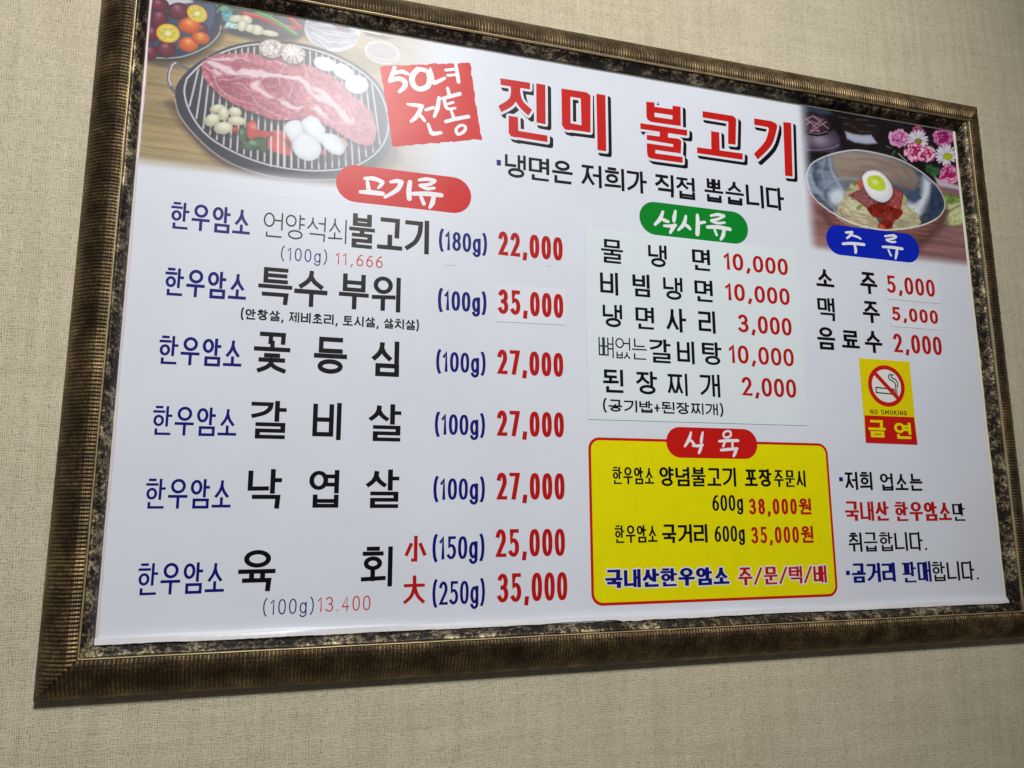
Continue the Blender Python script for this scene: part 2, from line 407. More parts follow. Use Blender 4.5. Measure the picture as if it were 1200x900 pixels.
def text_polys(s, box, tx, tz, gap=.12, han=1.0, grow=0.0):
    """one list of polygons per character; box (x0, z0, x1, z1) in mm holds the ink; grow widens every stroke"""
    x0, z0, x1, z1 = box
    hang = lambda c: 0xAC00 <= ord(c) <= 0xD7A3 or c in '小大'
    ws = [(han if hang(c) else .62 if c == '/' else ADV.get(c, 1.0) * (1.0 if not any(hang(k) for k in s) else .52)) for c in s]
    gs = [gap] * (len(s) - 1)
    tot = sum(ws) + sum(gs); u = (x1 - x0) / tot
    paren = '(' in s
    H = z1 - z0; out = []; x = x0
    for i, (c, w) in enumerate(zip(s, ws)):
        cw = w * u
        if c != ' ':
            a, b = (z0, z1)
            if paren and c not in '()': a, b = z0 + .09 * H, z1 - .08 * H
            elif not hang(c) and any(hang(k) for k in s) and c not in '()': a, b = z0 + .01 * H, z1 - .02 * H
            st = syllable(c) if hang(c) and c not in '小大' else latin(c)
            if c == '.' or c == ',': st = st
            sx, sz = (tx * .7, tz) if c == '/' else (tx, tz)
            if st and hang(c) and c not in '小大':
                # crowded syllables are cut with thinner strokes, as type designers do
                n = ord(c) - 0xAC00; I, M, F = CHO[n // 588], JUNG[(n % 588) // 28], JONG[n % 28]
                if M in 'ㅐㅔ' or I in 'ㄲㅃㅉ' or F == 'ㅄ': sx = tx * .86
                elif I == 'ㅎ' and F: sx = tx * .9
                if F and (I in 'ㅂㅍㅌㅎㄹㅃㅁ' or F in 'ㄹㅂ'): sz = tz * .86
            mw = max(cw - sx, .05)
            polys = []
            for pts, closed in st:
                Q = [(x + sx / 2 + p[0] * mw, a + sz / 2 + p[1] * (b - a - sz)) for p in pts]
                polys += stroke(Q, sx + 2 * grow, sz + 2 * grow, closed, 'sq')
            out.append(polys)
        x += cw + (gs[i] * u if i < len(gs) else 0)
    return out

def grown(polys, r):
    """outline of a set of polygons widened by r (for the white edges of printed lettering)"""
    out = []
    for P in polys:
        out.append(P); n = len(P)
        for i in range(n):
            (ax, az), (bx, bz) = P[i], P[(i + 1) % n]; L = math.hypot(bx - ax, bz - az)
            if L < 1e-6: continue
            nx, nz = -(bz - az) / L * r, (bx - ax) / L * r
            out.append([(ax - nx, az - nz), (bx - nx, bz - nz), (bx + nx, bz + nz), (ax + nx, az + nz)])
            out.append([(ax + r * math.cos(.13 + k * math.pi / 5), az + r * math.sin(.13 + k * math.pi / 5)) for k in range(10)])
    return out

# ------------------------------------------------------------------ printed pictures: colour laid down point by point on a fine grid
_rs = np.random.RandomState(11); _tab = _rs.rand(256, 256)
def vnoise(x, y):
    xi = np.floor(x).astype(int); yi = np.floor(y).astype(int); fx = x - xi; fy = y - yi
    fx = fx * fx * (3 - 2 * fx); fy = fy * fy * (3 - 2 * fy)
    t = lambda a, b: _tab[a & 255, b & 255]
    return (t(xi, yi) * (1 - fx) + t(xi + 1, yi) * fx) * (1 - fy) + (t(xi, yi + 1) * (1 - fx) + t(xi + 1, yi + 1) * fx) * fy
def fbm(x, y, n=4):
    s = 0; a = .5; tot = 0
    for k in range(n):
        s = s + a * vnoise(x + 17 * k, y + 31 * k); tot += a; a *= .5; x = x * 2.03; y = y * 2.03
    return s / tot
class Canvas:
    def __init__(self, x0, z0, x1, z1, step, base):
        self.nx = int((x1 - x0) / step) + 1; self.nz = int((z1 - z0) / step) + 1
        self.x0, self.z0, self.step = x0, z0, (x1 - x0) / (self.nx - 1)
        self.xs = np.linspace(x0, x1, self.nx); self.zs = np.linspace(z0, z1, self.nz)
        self.X, self.Z = np.meshgrid(self.xs, self.zs); self.c = np.ones(self.X.shape + (3,)) * np.array(base, float)
    def win(self, P, m):
        P = np.array(P); a = np.searchsorted(self.xs, P[:, 0].min() - m); b = np.searchsorted(self.xs, P[:, 0].max() + m)
        c = np.searchsorted(self.zs, P[:, 1].min() - m); d = np.searchsorted(self.zs, P[:, 1].max() + m)
        return slice(c, d), slice(a, b)
    def segd(self, P, X, Z, closed):
        D = np.full(X.shape, 1e9); n = len(P); inside = np.zeros(X.shape, bool)
        for i in range(n if closed else n - 1):
            ax, az = P[i]; bx, bz = P[(i + 1) % n]; dx, dz = bx - ax, bz - az; q = dx * dx + dz * dz + 1e-9
            t = np.clip(((X - ax) * dx + (Z - az) * dz) / q, 0, 1)
            D = np.minimum(D, np.hypot(X - ax - t * dx, Z - az - t * dz))
            if closed and az != bz:
                inside ^= ((az > Z) != (bz > Z)) & (X < (bx - ax) * (Z - az) / (bz - az) + ax)
        return np.where(inside, -D, D) if closed else D
    def fill(self, P, c, soft=1.0, a=1.0, rim=None, sh=None, nz=None, st=None, marb=None, hi=None, wob=0, to=None):
        w = self.win(P, soft * 2 + wob + 1)
        X, Z = self.X[w], self.Z[w]
        if X.size == 0: return
        if wob: X2 = X + wob * 2 * (fbm(X / 9, Z / 9, 3) - .5); Z2 = Z + wob * 2 * (fbm(X / 9 + 50, Z / 9, 3) - .5)
        else: X2, Z2 = X, Z
        S = self.segd(P, X2, Z2, True)
        m = np.clip(.5 - S / soft, 0, 1) * a
        C = np.ones(X.shape + (3,)) * np.array(c, float)
        Pa = np.array(P); cx, cz = Pa.mean(0); rx, rz = np.ptp(Pa[:, 0]) / 2 + .01, np.ptp(Pa[:, 1]) / 2 + .01
        u, v = (X - cx) / rx, (Z - cz) / rz
        if to:
            t = np.clip((u * to[1] + v * to[2]) * .5 + .5, 0, 1)[..., None]; C = C * (1 - t) + np.array(to[0], float) * t
        if sh: C = C * (1 + np.clip(u * sh[0] + v * sh[1], -1.2, 1.2))[..., None]
        if rim: t = np.exp(np.minimum(S, 0) / rim[1])[..., None] * (rim[2] if len(rim) > 2 else 1); C = C * (1 - t) + np.array(rim[0], float) * t
        if marb:
            sc, amt, mc = marb
            n = fbm(X / sc + 2 * fbm(X / sc / 2, Z / sc / 2, 2), Z / sc + 9, 4); t = np.clip(1 - np.abs(n - .5) * 15, 0, 1) * amt
            n2 = fbm(X / sc * 3 + 40, Z / sc * 3, 3); t = np.maximum(t, np.clip(1 - np.abs(n2 - .5) * 9, 0, 1) * amt * .55)[..., None]
            C = C * (1 - t) + np.array(mc, float) * t
        if st:
            ang, per, amt = st; ca, sa = math.cos(math.radians(ang)), math.sin(math.radians(ang))
            q = (-X * sa + Z * ca); al = X * ca + Z * sa
            q = q + .6 * per * (fbm(al / (per * 14), q / (per * 6), 2) - .5)
            C = C * (1 + amt * np.sin(2 * math.pi * q / per) + amt * 1.2 * (vnoise(q / per * .9, al / (per * 30)) - .5))[..., None]
        if nz:
            amp, sx, sz = nz; C = C * (1 + amp * 2 * (fbm(X / sx, Z / sz, 4) - .5))[..., None]
        if hi:
            hx, hz, hr, ha = hi; t = (np.exp(-(((u - hx) / hr) ** 2 + ((v - hz) / hr) ** 2)) * ha)[..., None]; C = C * (1 - t) + 255 * t
        self.c[w] = self.c[w] * (1 - m[..., None]) + np.clip(C, 0, 255) * m[..., None]
    def line(self, P, wd, c, a=1.0, soft=.8, dash=None):
        w = self.win(P, wd + soft * 2 + 1); X, Z = self.X[w], self.Z[w]
        if X.size == 0: return
        D = self.segd(P, X, Z, False); m = np.clip(.5 + (wd / 2 - D) / soft, 0, 1) * a
        if dash: m = m * np.clip(.5 + 4 * (fbm(X / dash, Z / dash, 2) - .42), 0, 1)
        self.c[w] = self.c[w] * (1 - m[..., None]) + np.array(c, float) * m[..., None]
    def build(self, name, h, mat, parent, alpha_fn, paper):
        A = alpha_fn(self.X, self.Z)[..., None]
        c = self.c * A + np.array(paper, float) * (1 - A)
        c = c * (1 + .03 * (_rs.rand(*self.X.shape) - .5))[..., None]
        lin = s2l(np.clip(c, 0, 255))
        n = self.X.size
        me = bpy.data.meshes.new(name)
        co = np.stack([self.X.ravel() * MM, np.full(n, -h * MM), self.Z.ravel() * MM], 1)
        idx = np.arange(n).reshape(self.X.shape)
        q = np.stack([idx[:-1, :-1], idx[:-1, 1:], idx[1:, 1:], idx[1:, :-1]], -1).reshape(-1, 4)
        me.vertices.add(n); me.vertices.foreach_set('co', co.ravel())
        me.loops.add(q.size); me.loops.foreach_set('vertex_index', q.ravel().astype(np.int32))
        me.polygons.add(len(q)); me.polygons.foreach_set('loop_start', np.arange(0, q.size, 4, dtype=np.int32))
        me.update(calc_edges=True)
        at = me.color_attributes.new('print', 'FLOAT_COLOR', 'POINT')
        at.data.foreach_set('color', np.concatenate([lin.reshape(-1, 3), np.ones((n, 1))], 1).ravel())
        me.materials.append(mat)
        o = bpy.data.objects.new(name, me); col.objects.link(o); o.parent = parent
        return o
    def run(self, ops):
        # coordinates are tenths of a millimetre; 'E' is an ellipse given by its centre and two half axes
        def pts(q):
            if q[0] == 'E':
                cx, cz, ax, az, bx, bz = [v / 10 for v in q[1:7]]; n = q[7]
                return [(cx + ax * math.cos(t) + bx * math.sin(t), cz + az * math.cos(t) + bz * math.sin(t)) for t in [2 * math.pi * k / n for k in range(n + 1)]]
            return [(q[i] / 10, q[i + 1] / 10) for i in range(0, len(q), 2)]
        for op in ops:
            if op[0] == 'F': self.fill(pts(op[1]), op[2], **op[3])
            else: self.line(pts(op[1]), op[2], op[3], **op[4])

# ================================================================== measured data (millimetres on the board face)
MEAT_BOX = (-727.0, 160.0, -296.6, 450.0)
MEAT_FADE_Z, MEAT_FADE_X = 187.6, -427.8
NOOD_BOX = (355.1, 162.0, 727.0, 450.0)
MEAT = [
 ('F',[-7908,5020,-1535,6494,-1572,1633,-7588,970],(172,152,114),{'st': (-1.5,2.6,0.13),'nz': (0.14,60,14)}),
 ('F',[-7694,2311,-5338,2131,-3472,2038,-3461,1425,-7588,970],(190,174,136),{'st': (-1.5,2.6,0.13),'soft': 20,'a': 0.5}),
 ('F',('E',-6980,4078,756,150,47,-694,22),(40,34,34),{'soft': 16,'a': 0.75}),
 ('F',('E',-7032,4176,754,152,48,-695,22),(52,64,92),{'nz': (0.15,20,20)}),
 ('F',('E',-7058,4198,688,139,42,-614,22),(64,78,104),{'soft': 3,'sh': (0.25,0.0)}),
 ('L',[-7220,3452,-7185,3457,-7134,3464,-7076,3472,-7023,3481,-6975,3489,-6927,3498,-6881,3509,-6836,3522,-6793,3537,-6751,3556,-6711,3576,-6671,3598,-6631,3623,-6592,3650,-6554,3679,-6518,3707,-6485,3735,-6455,3763,-6426,3792,-6399,3824,-6372,3860,-6345,3899,-6322,3939,-6303,3979,-6291,4021,-6284,4066,-6280,4107,-6277,4135],1.8,(186,196,212),{'soft': 1.5}),
 ('F',[-7165,4557,-6624,4672,-6678,4426,-6912,4337,-7146,4289],(206,206,216),{'soft': 3}),
 ('F',('E',-7098,4082,121,24,11,-159,22),(128,38,66),{'rim': ((48,14,30),5,0.7),'hi': (-0.2,0.4,0.35,0.35),'nz': (0.2,6,6)}),
 ('F',('E',-6860,4252,146,30,9,-135,22),(128,38,66),{'rim': ((48,14,30),5,0.7),'hi': (-0.2,0.4,0.35,0.35),'nz': (0.2,6,6)}),
 ('F',('E',-6976,3622,132,24,9,-131,22),(128,38,66),{'rim': ((48,14,30),5,0.7),'hi': (-0.2,0.4,0.35,0.35),'nz': (0.2,6,6)}),
 ('F',('E',-6537,4016,91,18,6,-108,22),(128,38,66),{'rim': ((48,14,30),5,0.7),'hi': (-0.2,0.4,0.35,0.35),'nz': (0.2,6,6)}),
 ('F',('E',-7123,4294,133,28,8,-108,22),(128,38,66),{'rim': ((48,14,30),5,0.7),'hi': (-0.2,0.4,0.35,0.35),'nz': (0.2,6,6)}),
 ('F',('E',-7180,3825,88,17,9,-132,22),(128,38,66),{'rim': ((48,14,30),5,0.7),'hi': (-0.2,0.4,0.35,0.35),'nz': (0.2,6,6)}),
 ('F',('E',-7182,3532,99,18,8,-118,22),(128,38,66),{'rim': ((48,14,30),5,0.7),'hi': (-0.2,0.4,0.35,0.35),'nz': (0.2,6,6)}),
 ('F',('E',-6700,4052,148,14,-1,-129,22),(236,116,22),{'rim': ((150,56,20),5,0.7),'hi': (-0.1,0.4,0.35,0.45),'sh': (0,0.12)}),
 ('F',('E',-6692,3756,135,11,-1,-121,22),(236,116,22),{'rim': ((150,56,20),5,0.7),'hi': (-0.1,0.4,0.35,0.45),'sh': (0,0.12)}),
 ('F',('E',-6540,3886,124,-2,-8,-102,22),(236,116,22),{'rim': ((150,56,20),5,0.7),'hi': (-0.1,0.4,0.35,0.45),'sh': (0,0.12)}),
 ('F',('E',-6972,3878,154,-9,-16,-148,22),(240,190,30),{}),
 ('F',('E',-6972,3878,129,-8,-13,-124,22),(212,208,96),{'nz': (0.2,3,3),'soft': 2}),
 ('F',('E',-6902,3892,34,7,2,-29,22),(206,190,70),{'soft': 1.5,'a': 0.8}),
 ('L',[-6972,3878,-6887,3851],1.0,(236,230,180),{'a': 0.55}),
 ('F',('E',-6933,3828,34,6,2,-29,22),(206,190,70),{'soft': 1.5,'a': 0.8}),
 ('L',[-6972,3878,-6964,3791],1.0,(236,230,180),{'a': 0.55}),
 ('F',('E',-7003,3815,34,7,2,-29,22),(206,190,70),{'soft': 1.5,'a': 0.8}),
 ('L',[-6972,3878,-7048,3817],1.0,(236,230,180),{'a': 0.55}),
 ('F',('E',-7042,3865,34,7,2,-29,22),(206,190,70),{'soft': 1.5,'a': 0.8}),
 ('L',[-6972,3878,-7056,3904],1.0,(236,230,180),{'a': 0.55}),
 ('F',('E',-7010,3928,34,7,2,-29,22),(206,190,70),{'soft': 1.5,'a': 0.8}),
 ('L',[-6972,3878,-6980,3965],1.0,(236,230,180),{'a': 0.55}),
 ('F',('E',-6940,3942,34,7,2,-30,22),(206,190,70),{'soft': 1.5,'a': 0.8}),
 ('L',[-6972,3878,-6895,3939],1.0,(236,230,180),{'a': 0.55}),
 ('F',('E',-6972,3878,39,8,2,-36,22),(240,232,190),{'soft': 2}),
 ('L',('E',-6972,3878,146,-9,-15,-140,22),1.6,(242,160,30),{'a': 0.8}),
 ('F',('E',-6610,4261,128,-60,-47,-122,22),(240,190,30),{}),
 ('F',('E',-6610,4261,108,-50,-39,-102,22),(212,208,96),{'nz': (0.2,3,3),'soft': 2}),
 ('F',('E',-6546,4274,32,6,2,-26,22),(206,190,70),{'soft': 1.5,'a': 0.8}),
 ('L',[-6610,4261,-6533,4239],1.0,(236,230,180),{'a': 0.55}),
 ('F',('E',-6574,4218,32,6,2,-26,22),(206,190,70),{'soft': 1.5,'a': 0.8}),
 ('L',[-6610,4261,-6603,4185],1.0,(236,230,180),{'a': 0.55}),
 ('F',('E',-6638,4205,31,6,1,-26,22),(206,190,70),{'soft': 1.5,'a': 0.8}),
 ('L',[-6610,4261,-6680,4207],1.0,(236,230,180),{'a': 0.55}),
 ('F',('E',-6674,4248,31,7,1,-25,22),(206,190,70),{'soft': 1.5,'a': 0.8}),
 ('L',[-6610,4261,-6687,4283],1.0,(236,230,180),{'a': 0.55}),
 ('F',('E',-6645,4305,31,6,2,-26,22),(206,190,70),{'soft': 1.5,'a': 0.8}),
 ('L',[-6610,4261,-6617,4338],1.0,(236,230,180),{'a': 0.55}),
 ('F',('E',-6581,4318,31,6,2,-26,22),(206,190,70),{'soft': 1.5,'a': 0.8}),
 ('L',[-6610,4261,-6539,4316],1.0,(236,230,180),{'a': 0.55}),
 ('F',('E',-6610,4261,36,7,2,-32,22),(240,232,190),{'soft': 2}),
 ('L',('E',-6610,4261,122,-57,-45,-117,22),1.6,(242,160,30),{'a': 0.8}),
 ('F',('E',-6541,3892,34,6,2,-32,22),(240,170,40),{'soft': 1.5}),
 ('L',[-6565,3902,-6518,3883],1,(120,130,40),{}),
 ('F',[-6291,4160,-6260,4443,-5817,4618,-5081,4654,-4921,4400,-5184,4122,-5786,4008,-6142,4023],(86,88,96),{'soft': 6}),
 ('F',[-6319,4044,-5784,3981,-5242,4055,-5163,4211,-5790,4091],(60,52,48),{'soft': 8,'a': 0.6}),
 ('F',('E',-6190,4573,69,15,2,-22,22),(120,150,100),{'soft': 1.2,'hi': (0,0.3,0.5,0.2)}),
 ('F',('E',-5930,4585,36,-57,-25,-23,22),(30,64,34),{'soft': 1.2,'hi': (0,0.3,0.5,0.2)}),
 ('F',('E',-6156,4565,62,56,21,-37,22),(30,64,34),{'soft': 1.2,'hi': (0,0.3,0.5,0.2)}),
 ('F',('E',-5721,4650,103,41,8,-40,22),(30,64,34),{'soft': 1.2,'hi': (0,0.3,0.5,0.2)}),
 ('F',('E',-6306,4438,86,-34,-8,-24,22),(120,150,100),{'soft': 1.2,'hi': (0,0.3,0.5,0.2)}),
 ('F',('E',-6144,4395,98,-79,-23,-38,22),(46,92,44),{'soft': 1.2,'hi': (0,0.3,0.5,0.2)}),
 ('F',('E',-5626,4584,86,-89,-22,-28,22),(120,150,100),{'soft': 1.2,'hi': (0,0.3,0.5,0.2)}),
 ('F',('E',-6033,4564,76,8,-1,-28,22),(46,92,44),{'soft': 1.2,'hi': (0,0.3,0.5,0.2)}),
 ('F',('E',-6312,4468,53,-87,-27,-25,22),(30,64,34),{'soft': 1.2,'hi': (0,0.3,0.5,0.2)}),
 ('F',('E',-6257,4433,97,100,20,-28,22),(120,150,100),{'soft': 1.2,'hi': (0,0.3,0.5,0.2)}),
 ('F',('E',-6154,4524,70,-41,-16,-33,22),(30,64,34),{'soft': 1.2,'hi': (0,0.3,0.5,0.2)}),
 ('F',('E',-6300,4560,104,61,11,-34,22),(80,130,70),{'soft': 1.2,'hi': (0,0.3,0.5,0.2)}),
 ('F',('E',-6273,4371,58,25,6,-29,22),(46,92,44),{'soft': 1.2,'hi': (0,0.3,0.5,0.2)}),
 ('F',('E',-5632,4496,112,-61,-10,-20,22),(30,64,34),{'soft': 1.2,'hi': (0,0.3,0.5,0.2)}),
 ('F',('E',-6120,4576,112,-38,-13,-44,22),(46,92,44),{'soft': 1.2,'hi': (0,0.3,0.5,0.2)}),
 ('F',('E',-6142,4564,68,8,0,-32,22),(80,130,70),{'soft': 1.2,'hi': (0,0.3,0.5,0.2)}),
 ('F',('E',-6113,4610,55,61,23,-31,22),(30,64,34),{'soft': 1.2,'hi': (0,0.3,0.5,0.2)}),
 ('F',('E',-5551,4600,76,9,-1,-48,22),(46,92,44),{'soft': 1.2,'hi': (0,0.3,0.5,0.2)}),
 ('F',('E',-6334,4554,93,69,9,-21,22),(46,92,44),{'soft': 1.2,'hi': (0,0.3,0.5,0.2)}),
 ('F',('E',-5929,4520,61,22,7,-42,22),(30,64,34),{'soft': 1.2,'hi': (0,0.3,0.5,0.2)}),
 ('F',('E',-5742,4597,54,-84,-19,-19,22),(120,150,100),{'soft': 1.2,'hi': (0,0.3,0.5,0.2)}),
 ('F',('E',-5978,4592,105,12,-1,-33,22),(80,130,70),{'soft': 1.2,'hi': (0,0.3,0.5,0.2)}),
 ('F',('E',-5975,4634,73,38,7,-25,22),(80,130,70),{'soft': 1.2,'hi': (0,0.3,0.5,0.2)}),
 ('F',('E',-6039,4569,120,44,4,-29,22),(46,92,44),{'soft': 1.2,'hi': (0,0.3,0.5,0.2)}),
 ('F',('E',-5558,4636,74,-82,-28,-33,22),(46,92,44),{'soft': 1.2,'hi': (0,0.3,0.5,0.2)}),
 ('F',('E',-5978,4620,112,70,15,-41,22),(80,130,70),{'soft': 1.2,'hi': (0,0.3,0.5,0.2)}),
 ('F',[-6305,4406,-6189,4443,-6099,4308,-6151,4187,-6247,4223],(96,160,168),{'nz': (0.4,4,4)}),
 ('F',[-6199,4205,-6034,4210,-6053,4123,-6240,4101],(170,200,200),{'nz': (0.4,4,4)}),
 ('L',[-5973,4389,-5744,4379,-5437,4299,-5240,4281],6.5,(196,52,56),{}),
 ('L',[-5974,4409,-5745,4398,-5438,4319,-5241,4301],1.4,(240,160,160),{'a': 0.7}),
 ('L',[-5597,4578,-5385,4507,-5167,4323],6.5,(196,52,56),{}),
 ('L',[-5598,4598,-5386,4527,-5168,4343],1.4,(240,160,160),{'a': 0.7}),
 ('L',[-5933,4537,-5690,4502,-5544,4504],6.5,(196,52,56),{}),
 ('L',[-5934,4557,-5691,4522,-5545,4523],1.4,(240,160,160),{'a': 0.7}),
 ('L',[-5808,4450,-5587,4382,-5413,4304,-5224,4199],6,(84,150,92),{}),
 ('L',[-5809,4467,-5588,4399,-5414,4321,-5225,4216],1.4,(190,226,190),{'a': 0.6}),
 ('L',[-6026,4490,-5750,4490,-5591,4452],6,(84,150,92),{}),
 ('L',[-6027,4507,-5751,4507,-5591,4469],1.4,(190,226,190),{'a': 0.6}),
 ('F',('E',-6073,4286,104,32,8,-61,22),(222,222,200),{'rim': ((150,150,120),3,0.6),'hi': (-0.1,0.4,0.5,0.4)}),
 ('F',('E',-5932,4300,79,-18,-17,-69,22),(222,222,200),{'rim': ((150,150,120),3,0.6),'hi': (-0.1,0.4,0.5,0.4)}),
 ('F',('E',-5986,4192,68,-15,-23,-96,22),(222,222,200),{'rim': ((150,150,120),3,0.6),'hi': (-0.1,0.4,0.5,0.4)}),
 ('F',('E',-5781,4162,99,-12,-14,-84,22),(222,222,200),{'rim': ((150,150,120),3,0.6),'hi': (-0.1,0.4,0.5,0.4)}),
 ('F',('E',-5600,4142,132,-2,-5,-50,22),(222,222,200),{'rim': ((150,150,120),3,0.6),'hi': (-0.1,0.4,0.5,0.4)}),
 ('F',('E',-5878,4171,71,14,4,-69,22),(222,222,200),{'rim': ((150,150,120),3,0.6),'hi': (-0.1,0.4,0.5,0.4)}),
 ('F',[-5163,4211,-4171,4112,-3642,3918,-4161,3770,-4804,3967],(120,100,76),{'soft': 10,'a': 0.45}),
 ('F',('E',-4701,4356,407,-36,-62,-345,22),(160,163,174),{'nz': (0.3,16,3),'rim': ((226,228,236),3,0.8)}),
 ('L',[-5070,4371,-4753,4290,-4371,4305],1.6,(240,242,248),{'a': 0.7,'soft': 1.5}),
 ('L',[-5030,4322,-4751,4227,-4395,4257],1.6,(160,176,186),{'a': 0.7,'soft': 1.5}),
 ('L',[-4991,4272,-4748,4165,-4419,4210],1.6,(240,242,248),{'a': 0.7,'soft': 1.5}),
 ('L',[-4952,4223,-4746,4103,-4443,4162],1.6,(160,176,186),{'a': 0.7,'soft': 1.5}),
 ('L',[-4912,4174,-4744,4040,-4467,4115],1.6,(240,242,248),{'a': 0.7,'soft': 1.5}),
 ('F',[-4722,4496,-4545,4517,-4389,4461,-4463,4374,-4617,4387],(112,78,84),{'soft': 3}),
 ('F',[-4593,4421,-4414,4441,-4437,4379],(90,120,116),{'soft': 2}),
 ('F',[-4259,4442,-4049,4424,-3759,4407,-3916,4362,-4179,4371],(70,66,70),{'soft': 3}),
 ('L',[-4440,4451,-4246,4445,-3984,4437],2.5,(226,232,236),{}),
 ('F',('E',-3935,4126,270,-14,-30,-190,22),(172,166,160),{'rim': ((240,240,244),2,0.9)}),
 ('L',('E',-3936,4169,250,-13,-25,-153,22),1.1,(244,244,246),{'a': 0.9}),
 ('L',[-4043,4164,-3912,4188,-3806,4135],1,(236,232,226),{'a': 0.8}),
 ('F',[-6911,2817,-6666,2465,-6260,2058,-5671,1747,-4963,1757,-4234,1928,-3609,2365,-3673,2914,-5748,3274],(70,42,40),{'soft': 16,'a': 0.65}),
 ('L',[-6610,3355,-6636,3362,-6674,3373,-6714,3386,-6749,3397,-6776,3410,-6801,3423,-6823,3435,-6842,3441,-6856,3440,-6867,3436,-6876,3426,-6885,3413,-6893,3395,-6900,3372,-6907,3345,-6912,3315,-6916,3281,-6919,3243,-6920,3204,-6919,3169,-6914,3138,-6906,3109,-6896,3082,-6883,3057,-6869,3035,-6853,3017,-6834,2999,-6811,2977,-6779,2946,-6741,2910,-6705,2877,-6680,2854],4.6,(120,112,128),{}),
 ('L',[-6842,3441,-6884,3400,-6910,3289,-6913,3170,-6885,3083],1.8,(222,218,230),{}),
 ('F',[-6821,2962,-6811,2909,-6796,2834,-6774,2760,-6752,2700,-6723,2640,-6673,2568,-6593,2471,-6492,2361,-6385,2260,-6276,2176,-6160,2101,-6031,2037,-5884,1986,-5724,1946,-5563,1917,-5410,1900,-5257,1895,-5089,1899,-4889,1915,-4674,1941,-4484,1977,-4341,2021,-4225,2076,-4115,2146,-3999,2236,-3889,2342,-3805,2463,-3755,2602,-3730,2756,-3725,2906,-3737,3049,-3768,3187,-3812,3316,-3869,3434,-3938,3542,-4015,3638,-4098,3718,-4189,3785,-4292,3846,-4414,3906,-4547,3961,-4680,4004,-4807,4033,-4932,4051,-5057,4061,-5181,4064,-5304,4060,-5426,4049,-5546,4033,-5666,4011,-5784,3981,-5904,3939,-6021,3889,-6132,3833,-6231,3772,-6322,3706,-6410,3632,-6499,3550,-6584,3461,-6657,3373,-6716,3286,-6764,3200,-6798,3124,-6816,3057,-6820,3001],(52,56,68),{'nz': (0.12,24,24),'sh': (-0.05,-0.1)}),
 ('L',[-6816,2884,-6804,2837,-6788,2770,-6762,2692,-6720,2613,-6658,2530,-6580,2439,-6494,2350,-6408,2270,-6325,2201,-6240,2139,-6151,2083,-6054,2034,-5946,1992,-5829,1957,-5708,1929,-5586,1908,-5466,1894,-5346,1887,-5221,1887,-5089,1893,-4932,1909,-4757,1934,-4597,1959,-4484,1977],1.8,(196,194,204),{'a': 0.8,'soft': 1.4}),
 ('L',[-6692,2513,-6637,2454,-6558,2369,-6469,2276,-6381,2196,-6298,2131,-6214,2071,-6125,2018,-6028,1973,-5919,1936,-5802,1906,-5680,1883,-5560,1865,-5447,1852,-5335,1843,-5218,1841,-5087,1847,-4927,1861,-4747,1884,-4570,1913,-4421,1945,-4307,1985,-4213,2033,-4141,2078,-4089,2109],3.2,(96,88,96),{'a': 0.9,'soft': 2}),
 ('F',[-6665,3220,-6685,3008,-6601,2736,-6406,2457,-6126,2266,-5684,2107,-5216,2053,-4741,2090,-4281,2231,-3964,2518,-3833,2867,-3881,3234,-4043,3558,-4303,3766,-4622,3906,-4935,3974,-5302,3990,-5776,3915,-6119,3770,-6448,3522],(46,50,62),{'nz': (0.15,16,16),'soft': 2}),
 ('L',[-6517,3401,-6600,2797],2.2,(34,34,40),{'a': 0.7,'soft': 1.4}),
 ('L',[-6536,3411,-6619,2807],2.7,(206,206,216),{'soft': 1.1,'a': 0.95}),
 ('L',[-6440,3506,-6500,2626],2.2,(34,34,40),{'a': 0.7,'soft': 1.4}),
 ('L',[-6459,3517,-6519,2636],2.7,(206,206,216),{'soft': 1.1,'a': 0.95}),
 ('L',[-6360,3566,-6401,2483],2.2,(34,34,40),{'a': 0.7,'soft': 1.4}),
 ('L',[-6379,3576,-6420,2494],2.7,(206,206,216),{'soft': 1.1,'a': 0.95}),
 ('L',[-6280,3627,-6307,2410],2.2,(34,34,40),{'a': 0.7,'soft': 1.4}),
 ('L',[-6299,3637,-6325,2420],2.7,(206,206,216),{'soft': 1.1,'a': 0.95}),
 ('L',[-6199,3687,-6212,2345],2.2,(34,34,40),{'a': 0.7,'soft': 1.4}),
 ('L',[-6219,3697,-6231,2355],2.7,(206,206,216),{'soft': 1.1,'a': 0.95}),
 ('L',[-6118,3748,-6118,2280],2.2,(34,34,40),{'a': 0.7,'soft': 1.4}),
 ('L',[-6138,3758,-6137,2290],2.7,(206,206,216),{'soft': 1.1,'a': 0.95}),
 ('L',[-6035,3786,-6024,2243],2.2,(34,34,40),{'a': 0.7,'soft': 1.4}),
 ('L',[-6055,3796,-6043,2253],2.7,(206,206,216),{'soft': 1.1,'a': 0.95}),
 ('L',[-5952,3822,-5931,2209],2.2,(34,34,40),{'a': 0.7,'soft': 1.4}),
 ('L',[-5971,3832,-5950,2219],2.7,(206,206,216),{'soft': 1.1,'a': 0.95}),
 ('L',[-5868,3857,-5837,2175],2.2,(34,34,40),{'a': 0.7,'soft': 1.4}),
 ('L',[-5887,3867,-5856,2185],2.7,(206,206,216),{'soft': 1.1,'a': 0.95}),
 ('L',[-5783,3893,-5743,2141],2.2,(34,34,40),{'a': 0.7,'soft': 1.4}),
 ('L',[-5803,3903,-5762,2151],2.7,(206,206,216),{'soft': 1.1,'a': 0.95}),
 ('L',[-5698,3912,-5649,2111],2.2,(34,34,40),{'a': 0.7,'soft': 1.4}),
 ('L',[-5717,3922,-5668,2121],2.7,(206,206,216),{'soft': 1.1,'a': 0.95}),
